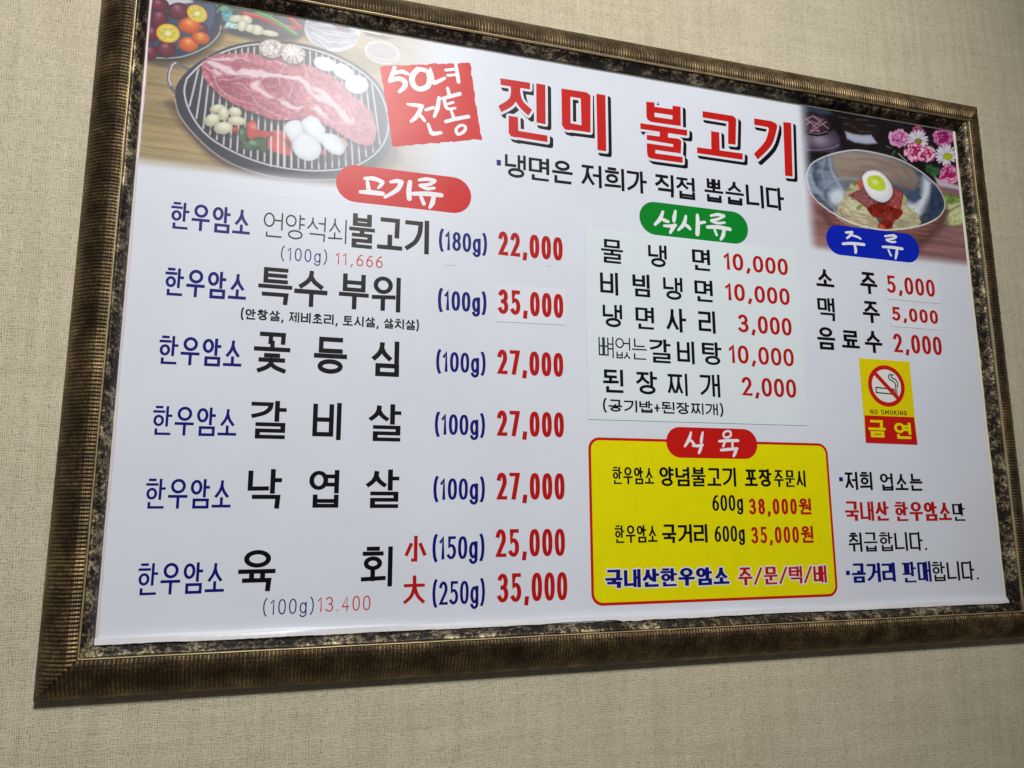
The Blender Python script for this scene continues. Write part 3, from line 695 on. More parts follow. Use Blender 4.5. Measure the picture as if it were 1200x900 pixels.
 ('L',[-5611,3926,-5555,2100],2.2,(34,34,40),{'a': 0.7,'soft': 1.4}),
 ('L',[-5631,3936,-5574,2110],2.7,(206,206,216),{'soft': 1.1,'a': 0.95}),
 ('L',[-5524,3939,-5461,2089],2.2,(34,34,40),{'a': 0.7,'soft': 1.4}),
 ('L',[-5544,3950,-5480,2099],2.7,(206,206,216),{'soft': 1.1,'a': 0.95}),
 ('L',[-5437,3953,-5366,2077],2.2,(34,34,40),{'a': 0.7,'soft': 1.4}),
 ('L',[-5457,3963,-5385,2088],2.7,(206,206,216),{'soft': 1.1,'a': 0.95}),
 ('L',[-5350,3967,-5271,2066],2.2,(34,34,40),{'a': 0.7,'soft': 1.4}),
 ('L',[-5370,3977,-5290,2077],2.7,(206,206,216),{'soft': 1.1,'a': 0.95}),
 ('L',[-5261,3977,-5176,2059],2.2,(34,34,40),{'a': 0.7,'soft': 1.4}),
 ('L',[-5281,3987,-5195,2070],2.7,(206,206,216),{'soft': 1.1,'a': 0.95}),
 ('L',[-5172,3973,-5081,2066],2.2,(34,34,40),{'a': 0.7,'soft': 1.4}),
 ('L',[-5192,3983,-5100,2077],2.7,(206,206,216),{'soft': 1.1,'a': 0.95}),
 ('L',[-5082,3969,-4985,2074],2.2,(34,34,40),{'a': 0.7,'soft': 1.4}),
 ('L',[-5103,3980,-5005,2084],2.7,(206,206,216),{'soft': 1.1,'a': 0.95}),
 ('L',[-4992,3965,-4889,2081],2.2,(34,34,40),{'a': 0.7,'soft': 1.4}),
 ('L',[-5013,3976,-4909,2092],2.7,(206,206,216),{'soft': 1.1,'a': 0.95}),
 ('L',[-4902,3960,-4792,2088],2.2,(34,34,40),{'a': 0.7,'soft': 1.4}),
 ('L',[-4922,3971,-4812,2099],2.7,(206,206,216),{'soft': 1.1,'a': 0.95}),
 ('L',[-4811,3940,-4696,2101],2.2,(34,34,40),{'a': 0.7,'soft': 1.4}),
 ('L',[-4831,3951,-4716,2112],2.7,(206,206,216),{'soft': 1.1,'a': 0.95}),
 ('L',[-4719,3920,-4599,2131],2.2,(34,34,40),{'a': 0.7,'soft': 1.4}),
 ('L',[-4739,3931,-4619,2142],2.7,(206,206,216),{'soft': 1.1,'a': 0.95}),
 ('L',[-4627,3900,-4501,2161],2.2,(34,34,40),{'a': 0.7,'soft': 1.4}),
 ('L',[-4647,3910,-4522,2172],2.7,(206,206,216),{'soft': 1.1,'a': 0.95}),
 ('L',[-4534,3867,-4404,2191],2.2,(34,34,40),{'a': 0.7,'soft': 1.4}),
 ('L',[-4554,3877,-4424,2202],2.7,(206,206,216),{'soft': 1.1,'a': 0.95}),
 ('L',[-4440,3826,-4305,2222],2.2,(34,34,40),{'a': 0.7,'soft': 1.4}),
 ('L',[-4461,3836,-4325,2233],2.7,(206,206,216),{'soft': 1.1,'a': 0.95}),
 ('L',[-4347,3785,-4207,2283],2.2,(34,34,40),{'a': 0.7,'soft': 1.4}),
 ('L',[-4367,3795,-4227,2294],2.7,(206,206,216),{'soft': 1.1,'a': 0.95}),
 ('L',[-4252,3737,-4109,2373],2.2,(34,34,40),{'a': 0.7,'soft': 1.4}),
 ('L',[-4273,3748,-4130,2384],2.7,(206,206,216),{'soft': 1.1,'a': 0.95}),
 ('L',[-4157,3661,-4010,2463],2.2,(34,34,40),{'a': 0.7,'soft': 1.4}),
 ('L',[-4178,3672,-4031,2474],2.7,(206,206,216),{'soft': 1.1,'a': 0.95}),
 ('L',[-4061,3585,-3912,2603],2.2,(34,34,40),{'a': 0.7,'soft': 1.4}),
 ('L',[-4082,3595,-3933,2614],2.7,(206,206,216),{'soft': 1.1,'a': 0.95}),
 ('L',[-6680,3202,-6689,3148,-6700,3071,-6700,2987,-6683,2900,-6655,2807,-6615,2712,-6561,2615,-6494,2517,-6417,2430,-6335,2357,-6243,2295,-6134,2236,-5998,2177,-5844,2120,-5687,2076,-5532,2046,-5373,2028,-5214,2021,-5053,2022,-4892,2034,-4733,2057,-4571,2091,-4412,2137,-4268,2200,-4143,2283,-4035,2383,-3947,2490,-3882,2602,-3838,2721,-3814,2843,-3812,2967,-3831,3093,-3862,3215,-3904,3332,-3959,3443,-4026,3542,-4104,3624,-4194,3692,-4290,3753,-4393,3808,-4503,3855,-4612,3894,-4716,3925,-4820,3947,-4929,3964,-5045,3977,-5166,3983,-5300,3980,-5458,3964,-5627,3938,-5780,3904,-5906,3864,-6017,3817,-6127,3757,-6244,3684,-6358,3599,-6460,3507,-6550,3398,-6627,3283,-6680,3202],2.4,(30,30,36),{'a': 0.6,'soft': 1.6}),
 ('L',[-6681,3223,-6690,3169,-6702,3092,-6701,3008,-6685,2921,-6657,2828,-6616,2733,-6562,2636,-6495,2538,-6419,2450,-6337,2378,-6245,2316,-6135,2257,-5999,2197,-5845,2141,-5688,2097,-5533,2067,-5374,2049,-5215,2042,-5054,2043,-4893,2055,-4734,2079,-4572,2113,-4412,2159,-4268,2221,-4144,2305,-4035,2405,-3947,2512,-3882,2624,-3838,2743,-3815,2865,-3813,2989,-3831,3116,-3863,3237,-3905,3354,-3960,3466,-4027,3565,-4105,3646,-4194,3715,-4290,3775,-4394,3830,-4504,3878,-4613,3917,-4717,3947,-4820,3970,-4930,3986,-5046,3999,-5167,4006,-5301,4002,-5459,3986,-5628,3960,-5782,3926,-5907,3886,-6019,3838,-6129,3779,-6245,3705,-6360,3620,-6462,3529,-6551,3419,-6629,3304,-6681,3223],2.4,(214,214,224),{'soft': 1.1}),
 ('F',[-5550,2464,-5320,2622,-5172,2519,-5192,2248,-5415,2270,-5543,2306],(214,82,72),{'nz': (0.12,10,6),'rim': ((170,50,44),4,0.6)}),
 ('F',[-5479,2616,-5336,2620,-5217,2458,-5192,2248,-5367,2259,-5463,2281],(214,82,72),{'nz': (0.12,10,6)}),
 ('F',[-4786,2394,-4729,2393,-4743,2319,-4775,2324],(214,82,72),{}),
 ('F',[-4557,2645,-4440,2625,-4402,2503,-4470,2530],(214,150,150),{}),
 ('L',[-5509,2755,-5483,2050],2.7,(214,212,220),{}),
 ('L',[-5415,2769,-5390,2062],2.7,(214,212,220),{}),
 ('L',[-5324,2783,-5300,2074],2.7,(214,212,220),{}),
 ('L',[-5414,2752,-5383,2081],2.6,(216,214,222),{}),
 ('L',[-5332,2764,-5300,2066],2.6,(216,214,222),{}),
 ('L',[-5231,2779,-5200,2070],2.6,(216,214,222),{}),
 ('F',[-6476,3392,-6404,3525,-6248,3621,-6017,3663,-5830,3710,-5543,3707,-5350,3714,-5141,3696,-4916,3638,-4677,3567,-4444,3396,-4325,3247,-4182,3130,-4023,2945,-3954,2788,-3975,2605,-4074,2494,-4239,2512,-4417,2583,-4545,2674,-4822,2796,-5065,2760,-5376,2712,-5544,2727,-5783,2797,-6020,2880,-6235,3005,-6357,3118,-6432,3226],(40,28,34),{'soft': 7,'a': 0.6}),
 ('F',[-6503,3454,-6431,3588,-6275,3684,-6043,3726,-5857,3774,-5570,3771,-5377,3779,-5168,3761,-4944,3703,-4704,3633,-4471,3462,-4353,3313,-4209,3196,-4050,3011,-3982,2854,-4003,2670,-4102,2559,-4267,2577,-4445,2647,-4572,2738,-4849,2861,-5092,2823,-5403,2776,-5570,2790,-5810,2860,-6047,2943,-6262,3068,-6383,3181,-6458,3288],(188,100,120),{'marb': (11,0.6,(228,196,204)),'nz': (0.26,5,4),'rim': ((186,84,112),5,0.6),'wob': 2,'sh': (0.05,0.0)}),
 ('F',[-6485,3607,-6182,3685,-5765,3601,-5159,3547,-5173,3383,-5556,3387,-6029,3396,-6327,3524],(166,78,100),{'marb': (9,0.55,(224,180,192)),'nz': (0.24,5,5),'soft': 4,'wob': 3}),
 ('F',[-6296,3316,-6029,3385,-5793,3380,-5824,3216,-5737,3051,-5849,2943,-6125,3032,-6288,3183],(160,68,94),{'marb': (9,0.55,(224,180,192)),'nz': (0.24,5,5),'soft': 4,'wob': 3}),
 ('F',[-5694,3374,-5439,3464,-5155,3444,-5148,3284,-5447,3211,-5587,3211],(160,68,94),{'marb': (9,0.55,(224,180,192)),'nz': (0.24,5,5),'soft': 4,'wob': 3}),
 ('F',[-5810,2949,-5737,3051,-5434,2919,-5171,2870,-5530,2859],(160,68,94),{'marb': (9,0.55,(224,180,192)),'nz': (0.24,5,5),'soft': 4,'wob': 3}),
 ('F',[-6455,3422,-6336,3354,-6288,3183,-6369,3259],(160,68,94),{'marb': (9,0.55,(224,180,192)),'nz': (0.24,5,5),'soft': 4,'wob': 3}),
 ('F',('E',-5288,3174,180,30,8,-177,22),(170,82,104),{'marb': (9,0.55,(224,180,192)),'nz': (0.24,5,5),'soft': 4,'wob': 3}),
 ('F',[-5446,3619,-5090,3663,-4904,3547,-5032,3451,-5280,3519],(184,94,116),{'marb': (9,0.55,(224,180,192)),'nz': (0.24,5,5),'soft': 4,'wob': 3}),
 ('F',[-4874,3626,-4602,3468,-4461,3286,-4595,3283,-4784,3419],(184,94,116),{'marb': (9,0.55,(224,180,192)),'nz': (0.24,5,5),'soft': 4,'wob': 3}),
 ('F',[-4461,3286,-4259,3300,-4048,3072,-3990,2820,-4068,2587,-4339,2621,-4411,2758,-4448,2881,-4586,3007],(198,106,126),{'marb': (9,0.55,(224,180,192)),'nz': (0.24,5,5),'soft': 4,'wob': 3}),
 ('F',[-5121,3233,-4892,3234,-4720,3041,-4582,2897,-4462,2805,-4645,2814,-4964,2984],(198,106,126),{'marb': (9,0.55,(224,180,192)),'nz': (0.24,5,5),'soft': 4,'wob': 3}),
 ('F',[-6460,3511,-6397,3567,-6270,3545,-6112,3483,-5982,3415,-6028,3373,-6145,3387,-6343,3465],(228,204,212),{'nz': (0.05,8,8),'soft': 4,'wob': 3}),
 ('F',[-6427,3595,-6199,3648,-5927,3670,-6157,3599,-6349,3576],(228,204,212),{'nz': (0.05,8,8),'soft': 4,'wob': 3}),
 ('F',[-6032,3452,-5958,3521,-5661,3517,-5361,3512,-5137,3516,-5135,3470,-5458,3449,-5794,3402,-5990,3391],(228,204,212),{'nz': (0.05,8,8),'soft': 4,'wob': 3}),
 ('F',[-6359,3417,-6184,3380,-6259,3345,-6337,3365],(228,204,212),{'nz': (0.05,8,8),'soft': 4,'wob': 3}),
 ('F',[-5828,3284,-5752,3353,-5694,3374,-5708,3259,-5605,3185,-5483,3115,-5541,3094,-5704,3169,-5784,3201],(228,204,212),{'nz': (0.05,8,8),'soft': 4,'wob': 3}),
 ('F',[-5521,3504,-5263,3512,-5133,3507,-5015,3417,-4927,3284,-4760,3237,-4623,3112,-4723,3132,-4907,3195,-5044,3338,-5163,3447,-5519,3468],(228,204,212),{'nz': (0.05,8,8),'soft': 4,'wob': 3}),
 ('F',[-5422,3102,-5321,3073,-5136,3012,-5134,2955,-5297,2986,-5389,3039],(228,204,212),{'nz': (0.05,8,8),'soft': 4,'wob': 3}),
 ('F',[-5423,3111,-5309,3093,-5162,3035,-5057,3052,-5127,2986,-5274,3008,-5388,3062],(228,204,212),{'nz': (0.05,8,8),'soft': 4,'wob': 3}),
 ('F',[-4831,3355,-4696,3285,-4608,3169,-4673,3122,-4792,3213],(228,204,212),{'nz': (0.05,8,8),'soft': 4,'wob': 3}),
 ('F',[-4967,3039,-4887,3106,-4803,3046,-4699,2916,-4614,2855,-4748,2908,-4883,2988],(228,204,212),{'nz': (0.05,8,8),'soft': 4,'wob': 3}),
 ('F',[-4571,3064,-4455,3101,-4417,2959,-4448,2881,-4534,2959],(228,204,212),{'nz': (0.05,8,8),'soft': 4,'wob': 3}),
 ('F',[-4386,3038,-4317,2975,-4304,2847,-4348,2896],(228,204,212),{'nz': (0.05,8,8),'soft': 4,'wob': 3}),
 ('F',[-5030,3396,-4832,3373,-4592,3172,-4453,3027,-4313,2846,-4448,2881,-4622,3093,-4827,3263],(228,204,212),{'nz': (0.05,8,8),'soft': 4,'wob': 3}),
 ('L',[-5709,3281,-5700,3310,-5688,3352,-5669,3396,-5637,3430,-5588,3453,-5523,3473,-5457,3483,-5400,3482,-5352,3465,-5309,3435,-5275,3398,-5253,3358,-5246,3313,-5251,3260,-5265,3210,-5285,3170,-5315,3143,-5356,3124,-5395,3111,-5422,3102],1.7,(228,204,212),{'a': 0.62,'soft': 2.6}),
 ('L',[-6079,3241,-6054,3248,-6018,3258,-5979,3266,-5944,3264,-5916,3250,-5891,3228,-5866,3200,-5841,3169,-5815,3131,-5789,3086,-5763,3042,-5735,3006,-5703,2981,-5667,2961,-5635,2946,-5613,2936],1.7,(228,204,212),{'a': 0.62,'soft': 2.6}),
 ('L',[-6417,3429,-6403,3419,-6382,3404,-6359,3384,-6336,3354,-6318,3309,-6302,3254,-6280,3196,-6247,3146,-6199,3104,-6139,3066,-6074,3033,-6008,3007,-5942,2990,-5874,2982,-5804,2975,-5732,2962,-5652,2936,-5565,2904,-5486,2874,-5431,2852],1.7,(228,204,212),{'a': 0.62,'soft': 2.6}),
 ('L',[-5417,3330,-5421,3363,-5427,3410,-5431,3462,-5425,3512,-5409,3561,-5385,3613,-5355,3661,-5320,3696,-5276,3721,-5223,3738,-5171,3743,-5126,3731,-5090,3697,-5060,3645,-5036,3585,-5019,3527,-5013,3467,-5016,3403,-5022,3344,-5026,3304],1.7,(228,204,212),{'a': 0.62,'soft': 2.6}),
 ('L',[-6255,3278,-6228,3282,-6188,3287,-6144,3294,-6102,3304,-6064,3321,-6026,3341,-5988,3361,-5950,3376,-5908,3381,-5862,3382,-5822,3381,-5793,3380],1.7,(228,204,212),{'a': 0.62,'soft': 2.6}),
 ('L',[-5571,3716,-5535,3709,-5483,3698,-5424,3688,-5368,3683,-5313,3686,-5255,3693,-5202,3702,-5166,3708],1.7,(228,204,212),{'a': 0.62,'soft': 2.6}),
 ('L',[-4606,3598,-4588,3582,-4561,3560,-4531,3533,-4502,3503,-4473,3466,-4443,3422,-4415,3381,-4396,3353],1.7,(228,204,212),{'a': 0.62,'soft': 2.6}),
 ('F',('E',-5562,3856,179,15,-4,-152,22),(60,54,58),{'soft': 5,'a': 0.6}),
 ('F',('E',-5563,3897,179,15,-4,-153,22),(226,218,216),{'rim': ((150,136,134),4,0.7),'nz': (0.32,2.2,2.2),'hi': (-0.1,0.4,0.5,0.25)}),
 ('F',('E',-5256,3828,175,-40,-41,-158,22),(60,54,58),{'soft': 5,'a': 0.6}),
 ('F',('E',-5258,3870,174,-39,-41,-158,22),(226,218,216),{'rim': ((150,136,134),4,0.7),'nz': (0.32,2.2,2.2),'hi': (-0.1,0.4,0.5,0.25)}),
 ('L',[-5620,3805,-5602,3800],0.9,(120,104,102),{'a': 0.7}),
 ('L',[-5527,3983,-5517,3975],0.9,(120,104,102),{'a': 0.7}),
 ('L',[-5575,3778,-5548,3794],0.9,(120,104,102),{'a': 0.7}),
 ('L',[-5420,3946,-5410,3961],0.9,(120,104,102),{'a': 0.7}),
 ('L',[-5515,3938,-5486,3934],0.9,(120,104,102),{'a': 0.7}),
 ('L',[-5501,3888,-5492,3884],0.9,(120,104,102),{'a': 0.7}),
 ('L',[-5573,4015,-5591,4025],0.9,(120,104,102),{'a': 0.7}),
 ('L',[-5519,3926,-5497,3940],0.9,(120,104,102),{'a': 0.7}),
 ('L',[-5522,4005,-5499,4004],0.9,(120,104,102),{'a': 0.7}),
 ('L',[-5515,3947,-5505,3951],0.9,(120,104,102),{'a': 0.7}),
 ('L',[-5468,3982,-5469,3978],0.9,(120,104,102),{'a': 0.7}),
 ('L',[-5511,3900,-5505,3898],0.9,(120,104,102),{'a': 0.7}),
 ('L',[-5494,3980,-5516,3977],0.9,(120,104,102),{'a': 0.7}),
 ('L',[-5557,3983,-5586,3963],0.9,(120,104,102),{'a': 0.7}),
 ('L',[-5539,3945,-5536,3946],0.9,(120,104,102),{'a': 0.7}),
 ('L',[-5548,3966,-5564,3960],0.9,(120,104,102),{'a': 0.7}),
 ('L',[-5506,3919,-5529,3907],0.9,(120,104,102),{'a': 0.7}),
 ('L',[-5490,3967,-5493,3950],0.9,(120,104,102),{'a': 0.7}),
 ('L',[-5557,3945,-5534,3956],0.9,(120,104,102),{'a': 0.7}),
 ('L',[-5602,3785,-5606,3771],0.9,(120,104,102),{'a': 0.7}),
 ('L',[-5491,3811,-5510,3816],0.9,(120,104,102),{'a': 0.7}),
 ('L',[-5648,3879,-5645,3862],0.9,(120,104,102),{'a': 0.7}),
 ('L',[-5579,3935,-5590,3928],0.9,(120,104,102),{'a': 0.7}),
 ('L',[-5685,3866,-5686,3877],0.9,(120,104,102),{'a': 0.7}),
 ('L',[-5555,3787,-5563,3773],0.9,(120,104,102),{'a': 0.7}),
 ('L',[-5451,3927,-5440,3921],0.9,(120,104,102),{'a': 0.7}),
 ('L',[-5614,3780,-5615,3762],0.9,(120,104,102),{'a': 0.7}),
 ('L',[-5606,3783,-5588,3779],0.9,(120,104,102),{'a': 0.7}),
 ('L',[-5623,3867,-5607,3872],0.9,(120,104,102),{'a': 0.7}),
 ('L',[-5600,3935,-5625,3940],0.9,(120,104,102),{'a': 0.7}),
 ('L',[-5542,3954,-5518,3960],0.9,(120,104,102),{'a': 0.7}),
 ('L',[-5641,3915,-5635,3927],0.9,(120,104,102),{'a': 0.7}),
 ('L',[-5678,3807,-5697,3795],0.9,(120,104,102),{'a': 0.7}),
 ('L',[-5598,3832,-5627,3840],0.9,(120,104,102),{'a': 0.7}),
 ('L',[-5438,3956,-5420,3945],0.9,(120,104,102),{'a': 0.7}),
 ('L',[-5501,3925,-5496,3923],0.9,(120,104,102),{'a': 0.7}),
 ('L',[-5695,3926,-5679,3910],0.9,(120,104,102),{'a': 0.7}),
 ('L',[-5475,3849,-5464,3839],0.9,(120,104,102),{'a': 0.7}),
 ('L',[-5666,3953,-5677,3933],0.9,(120,104,102),{'a': 0.7}),
 ('L',[-5653,3830,-5629,3824],0.9,(120,104,102),{'a': 0.7}),
 ('L',[-5588,3836,-5598,3827],0.9,(120,104,102),{'a': 0.7}),
 ('L',[-5423,3926,-5429,3925],0.9,(120,104,102),{'a': 0.7}),
 ('L',[-5535,3962,-5540,3975],0.9,(120,104,102),{'a': 0.7}),
 ('L',[-5518,3826,-5506,3821],0.9,(120,104,102),{'a': 0.7}),
 ('L',[-5655,3790,-5648,3799],0.9,(120,104,102),{'a': 0.7}),
 ('L',[-5426,3872,-5396,3859],0.9,(120,104,102),{'a': 0.7}),
 ('L',[-5631,3926,-5655,3926],0.9,(120,104,102),{'a': 0.7}),
 ('L',[-5533,3786,-5509,3777],0.9,(120,104,102),{'a': 0.7}),
 ('L',[-5518,3856,-5529,3835],0.9,(120,104,102),{'a': 0.7}),
 ('L',[-5492,3819,-5481,3815],0.9,(120,104,102),{'a': 0.7}),
 ('L',[-5491,3927,-5489,3936],0.9,(120,104,102),{'a': 0.7}),
 ('L',[-5519,3880,-5530,3888],0.9,(120,104,102),{'a': 0.7}),
 ('L',[-5422,3877,-5434,3857],0.9,(120,104,102),{'a': 0.7}),
 ('L',[-5606,3987,-5595,3970],0.9,(120,104,102),{'a': 0.7}),
 ('L',[-5479,3984,-5475,3974],0.9,(120,104,102),{'a': 0.7}),
 ('L',[-5586,3980,-5586,3988],0.9,(120,104,102),{'a': 0.7}),
 ('L',[-5512,3975,-5538,3978],0.9,(120,104,102),{'a': 0.7}),
 ('L',[-5513,3952,-5519,3941],0.9,(120,104,102),{'a': 0.7}),
 ('L',[-5513,3960,-5520,3958],0.9,(120,104,102),{'a': 0.7}),
 ('L',[-5426,3903,-5454,3878],0.9,(120,104,102),{'a': 0.7}),
 ('L',[-5162,3905,-5076,3912],1.1,(240,236,236),{'a': 0.8}),
 ('L',[-5162,3905,-5076,3910],1.1,(96,84,86),{'a': 0.8}),
 ('L',[-5293,3813,-5322,3717],1.1,(240,236,236),{'a': 0.8}),
 ('L',[-5287,3812,-5309,3715],1.1,(96,84,86),{'a': 0.8}),
 ('L',[-5163,3889,-5077,3876],1.1,(240,236,236),{'a': 0.8}),
 ('L',[-5213,3830,-5171,3749],1.1,(96,84,86),{'a': 0.8}),
 ('L',[-5195,3841,-5138,3773],1.1,(240,236,236),{'a': 0.8}),
 ('L',[-5258,3814,-5254,3717],1.1,(96,84,86),{'a': 0.8}),
 ('L',[-5162,3899,-5075,3898],1.1,(240,236,236),{'a': 0.8}),
 ('L',[-5287,3812,-5310,3715],1.1,(96,84,86),{'a': 0.8}),
 ('L',[-5328,3823,-5387,3742],1.1,(240,236,236),{'a': 0.8}),
 ('L',[-5254,3815,-5248,3718],1.1,(96,84,86),{'a': 0.8}),
 ('L',[-5312,3817,-5356,3726],1.1,(240,236,236),{'a': 0.8}),
 ('L',[-5315,3818,-5363,3729],1.1,(96,84,86),{'a': 0.8}),
 ('L',[-5177,3859,-5104,3811],1.1,(240,236,236),{'a': 0.8}),
 ('L',[-5293,3813,-5321,3717],1.1,(96,84,86),{'a': 0.8}),
 ('L',[-5290,3813,-5314,3716],1.1,(240,236,236),{'a': 0.8}),
 ('L',[-5222,3825,-5187,3740],1.1,(96,84,86),{'a': 0.8}),
 ('L',[-5164,3914,-5080,3932],1.1,(240,236,236),{'a': 0.8}),
 ('L',[-5230,3822,-5203,3732],1.1,(96,84,86),{'a': 0.8}),
 ('L',[-5309,3816,-5352,3724],1.1,(240,236,236),{'a': 0.8}),
 ('L',[-5168,3874,-5087,3843],1.1,(96,84,86),{'a': 0.8}),
 ('L',[-5238,3819,-5217,3727],1.1,(240,236,236),{'a': 0.8}),
 ('L',[-5306,3815,-5345,3722],1.1,(96,84,86),{'a': 0.8}),
 ('L',[-5225,3824,-5193,3736],1.1,(240,236,236),{'a': 0.8}),
 ('L',[-5170,3927,-5092,3959],1.1,(96,84,86),{'a': 0.8}),
 ('F',('E',-4770,3733,168,-31,-27,-112,22),(90,80,90),{'soft': 5,'a': 0.5}),
 ('F',('E',-4784,3787,168,-31,-27,-112,22),(232,238,246),{'rim': ((176,182,194),4,0.7),'nz': (0.04,8,8),'hi': (-0.2,0.3,0.7,0.2)}),
 ('F',('E',-4503,3654,145,-67,-50,-112,22),(90,80,90),{'soft': 5,'a': 0.5}),
 ('F',('E',-4517,3708,145,-66,-50,-112,22),(232,238,246),{'rim': ((176,182,194),4,0.7),'nz': (0.04,8,8),'hi': (-0.2,0.3,0.7,0.2)}),
 ('F',('E',-4293,3478,176,-4,-20,-156,22),(90,80,90),{'soft': 5,'a': 0.5}),
 ('F',('E',-4308,3532,176,-5,-20,-156,22),(232,238,246),{'rim': ((176,182,194),4,0.7),'nz': (0.04,8,8),'hi': (-0.2,0.3,0.7,0.2)}),
 ('F',[-5315,2498,-4791,2304,-4434,2462,-4430,2317,-4786,2179,-5176,2250],(40,36,42),{'soft': 6,'a': 0.5}),
 ('F',[-5338,2655,-5325,2688,-5306,2734,-5279,2772,-5240,2796,-5193,2812,-5152,2819,-5125,2817,-5104,2807,-5086,2783,-5066,2739,-5048,2681,-5047,2627,-5074,2579,-5116,2535,-5155,2503,-5183,2485,-5207,2478,-5235,2492,-5271,2539,-5310,2607],(234,241,249),{'rim': ((176,182,194),4,0.7),'nz': (0.04,8,8),'hi': (-0.2,0.3,0.7,0.2)}),
 ('F',[-5103,2799,-5071,2834,-5025,2882,-4978,2913,-4933,2916,-4888,2903,-4845,2875,-4804,2824,-4766,2759,-4741,2708,-4743,2685,-4758,2675,-4756,2670,-4717,2672,-4661,2679,-4607,2674,-4562,2646,-4520,2605,-4488,2563,-4466,2522,-4455,2479,-4454,2441,-4463,2406,-4484,2375,-4514,2356,-4557,2351,-4610,2356,-4663,2375,-4712,2415,-4762,2468,-4815,2516,-4877,2549,-4942,2578,-4998,2616,-5043,2678,-5079,2748],(234,241,249),{'rim': ((176,182,194),4,0.7),'nz': (0.04,8,8),'hi': (-0.2,0.3,0.7,0.2)}),
 ('F',[-5202,2479,-5175,2520,-5137,2578,-5096,2620,-5054,2634,-5010,2632,-4966,2621,-4919,2600,-4871,2568,-4832,2532,-4807,2489,-4791,2442,-4786,2394,-4793,2347,-4812,2300,-4838,2261,-4874,2231,-4919,2210,-4965,2199,-5015,2203,-5067,2218,-5112,2242,-5147,2274,-5176,2313,-5197,2354,-5204,2399,-5204,2446],(234,241,249),{'rim': ((176,182,194),4,0.7),'nz': (0.04,8,8),'hi': (-0.2,0.3,0.7,0.2)}),
 ('F',[-6404,2583,-6230,2452,-6016,2449,-5841,2633,-5838,2581,-6014,2414,-6289,2426],(40,30,34),{'soft': 6,'a': 0.6}),
 ('F',('E',-6251,2826,100,37,14,-64,20),(228,226,204),{'rim': ((164,160,130),4,0.7),'hi': (-0.15,0.45,0.5,0.4),'sh': (0.05,0.12)}),
 ('F',('E',-6012,2810,90,-13,-14,-79,20),(228,226,204),{'rim': ((164,160,130),4,0.7),'hi': (-0.15,0.45,0.5,0.4),'sh': (0.05,0.12)}),
 ('F',('E',-6164,2760,73,12,6,-108,20),(228,226,204),{'rim': ((164,160,130),4,0.7),'hi': (-0.15,0.45,0.5,0.4),'sh': (0.05,0.12)}),
 ('F',('E',-6309,2641,95,68,40,-81,20),(228,226,204),{'rim': ((164,160,130),4,0.7),'hi': (-0.15,0.45,0.5,0.4),'sh': (0.05,0.12)}),
 ('F',('E',-5982,2679,126,7,-1,-74,20),(228,226,204),{'rim': ((164,160,130),4,0.7),'hi': (-0.15,0.45,0.5,0.4),'sh': (0.05,0.12)}),
 ('F',('E',-6155,2542,126,32,13,-94,20),(228,226,204),{'rim': ((164,160,130),4,0.7),'hi': (-0.15,0.45,0.5,0.4),'sh': (0.05,0.12)}),
 ('F',[-5842,2668,-5752,2739,-5710,2671,-5690,2585,-5493,2588,-5474,2519,-5659,2448,-5815,2434,-5844,2544],(216,80,70),{'rim': ((160,44,40),4,0.6),'nz': (0.15,6,6),'hi': (-0.2,0.3,0.3,0.4)}),
 ('F',[-6030,2569,-5962,2597,-5949,2494,-6019,2501],(216,60,56),{'rim': ((160,44,40),4,0.6),'nz': (0.15,6,6),'hi': (-0.2,0.3,0.3,0.4)}),
 ('F',[-5944,2547,-5933,2560,-5917,2578,-5900,2589,-5881,2591,-5860,2586,-5845,2571,-5838,2539,-5837,2497,-5839,2457,-5842,2422,-5848,2390,-5857,2366,-5874,2354,-5893,2350,-5911,2359,-5924,2385,-5935,2423,-5943,2459,-5946,2493,-5945,2525],(74,128,84),{'rim': ((30,56,40),4,0.7),'hi': (-0.3,0.3,0.3,0.45),'nz': (0.2,6,6)}),
 ('F',[-5931,2300,-5900,2324,-5855,2358,-5812,2390,-5777,2420,-5744,2448,-5707,2467,-5660,2477,-5610,2477,-5574,2469,-5565,2449,-5569,2421,-5570,2390,-5557,2356,-5540,2320,-5534,2289,-5548,2264,-5573,2244,-5602,2236,-5632,2247,-5664,2271,-5698,2284,-5732,2273,-5767,2252,-5804,2242,-5850,2256,-5897,2281],(66,116,78),{'rim': ((30,56,40),4,0.7),'hi': (-0.3,0.3,0.3,0.45),'nz': (0.2,6,6)}),
]
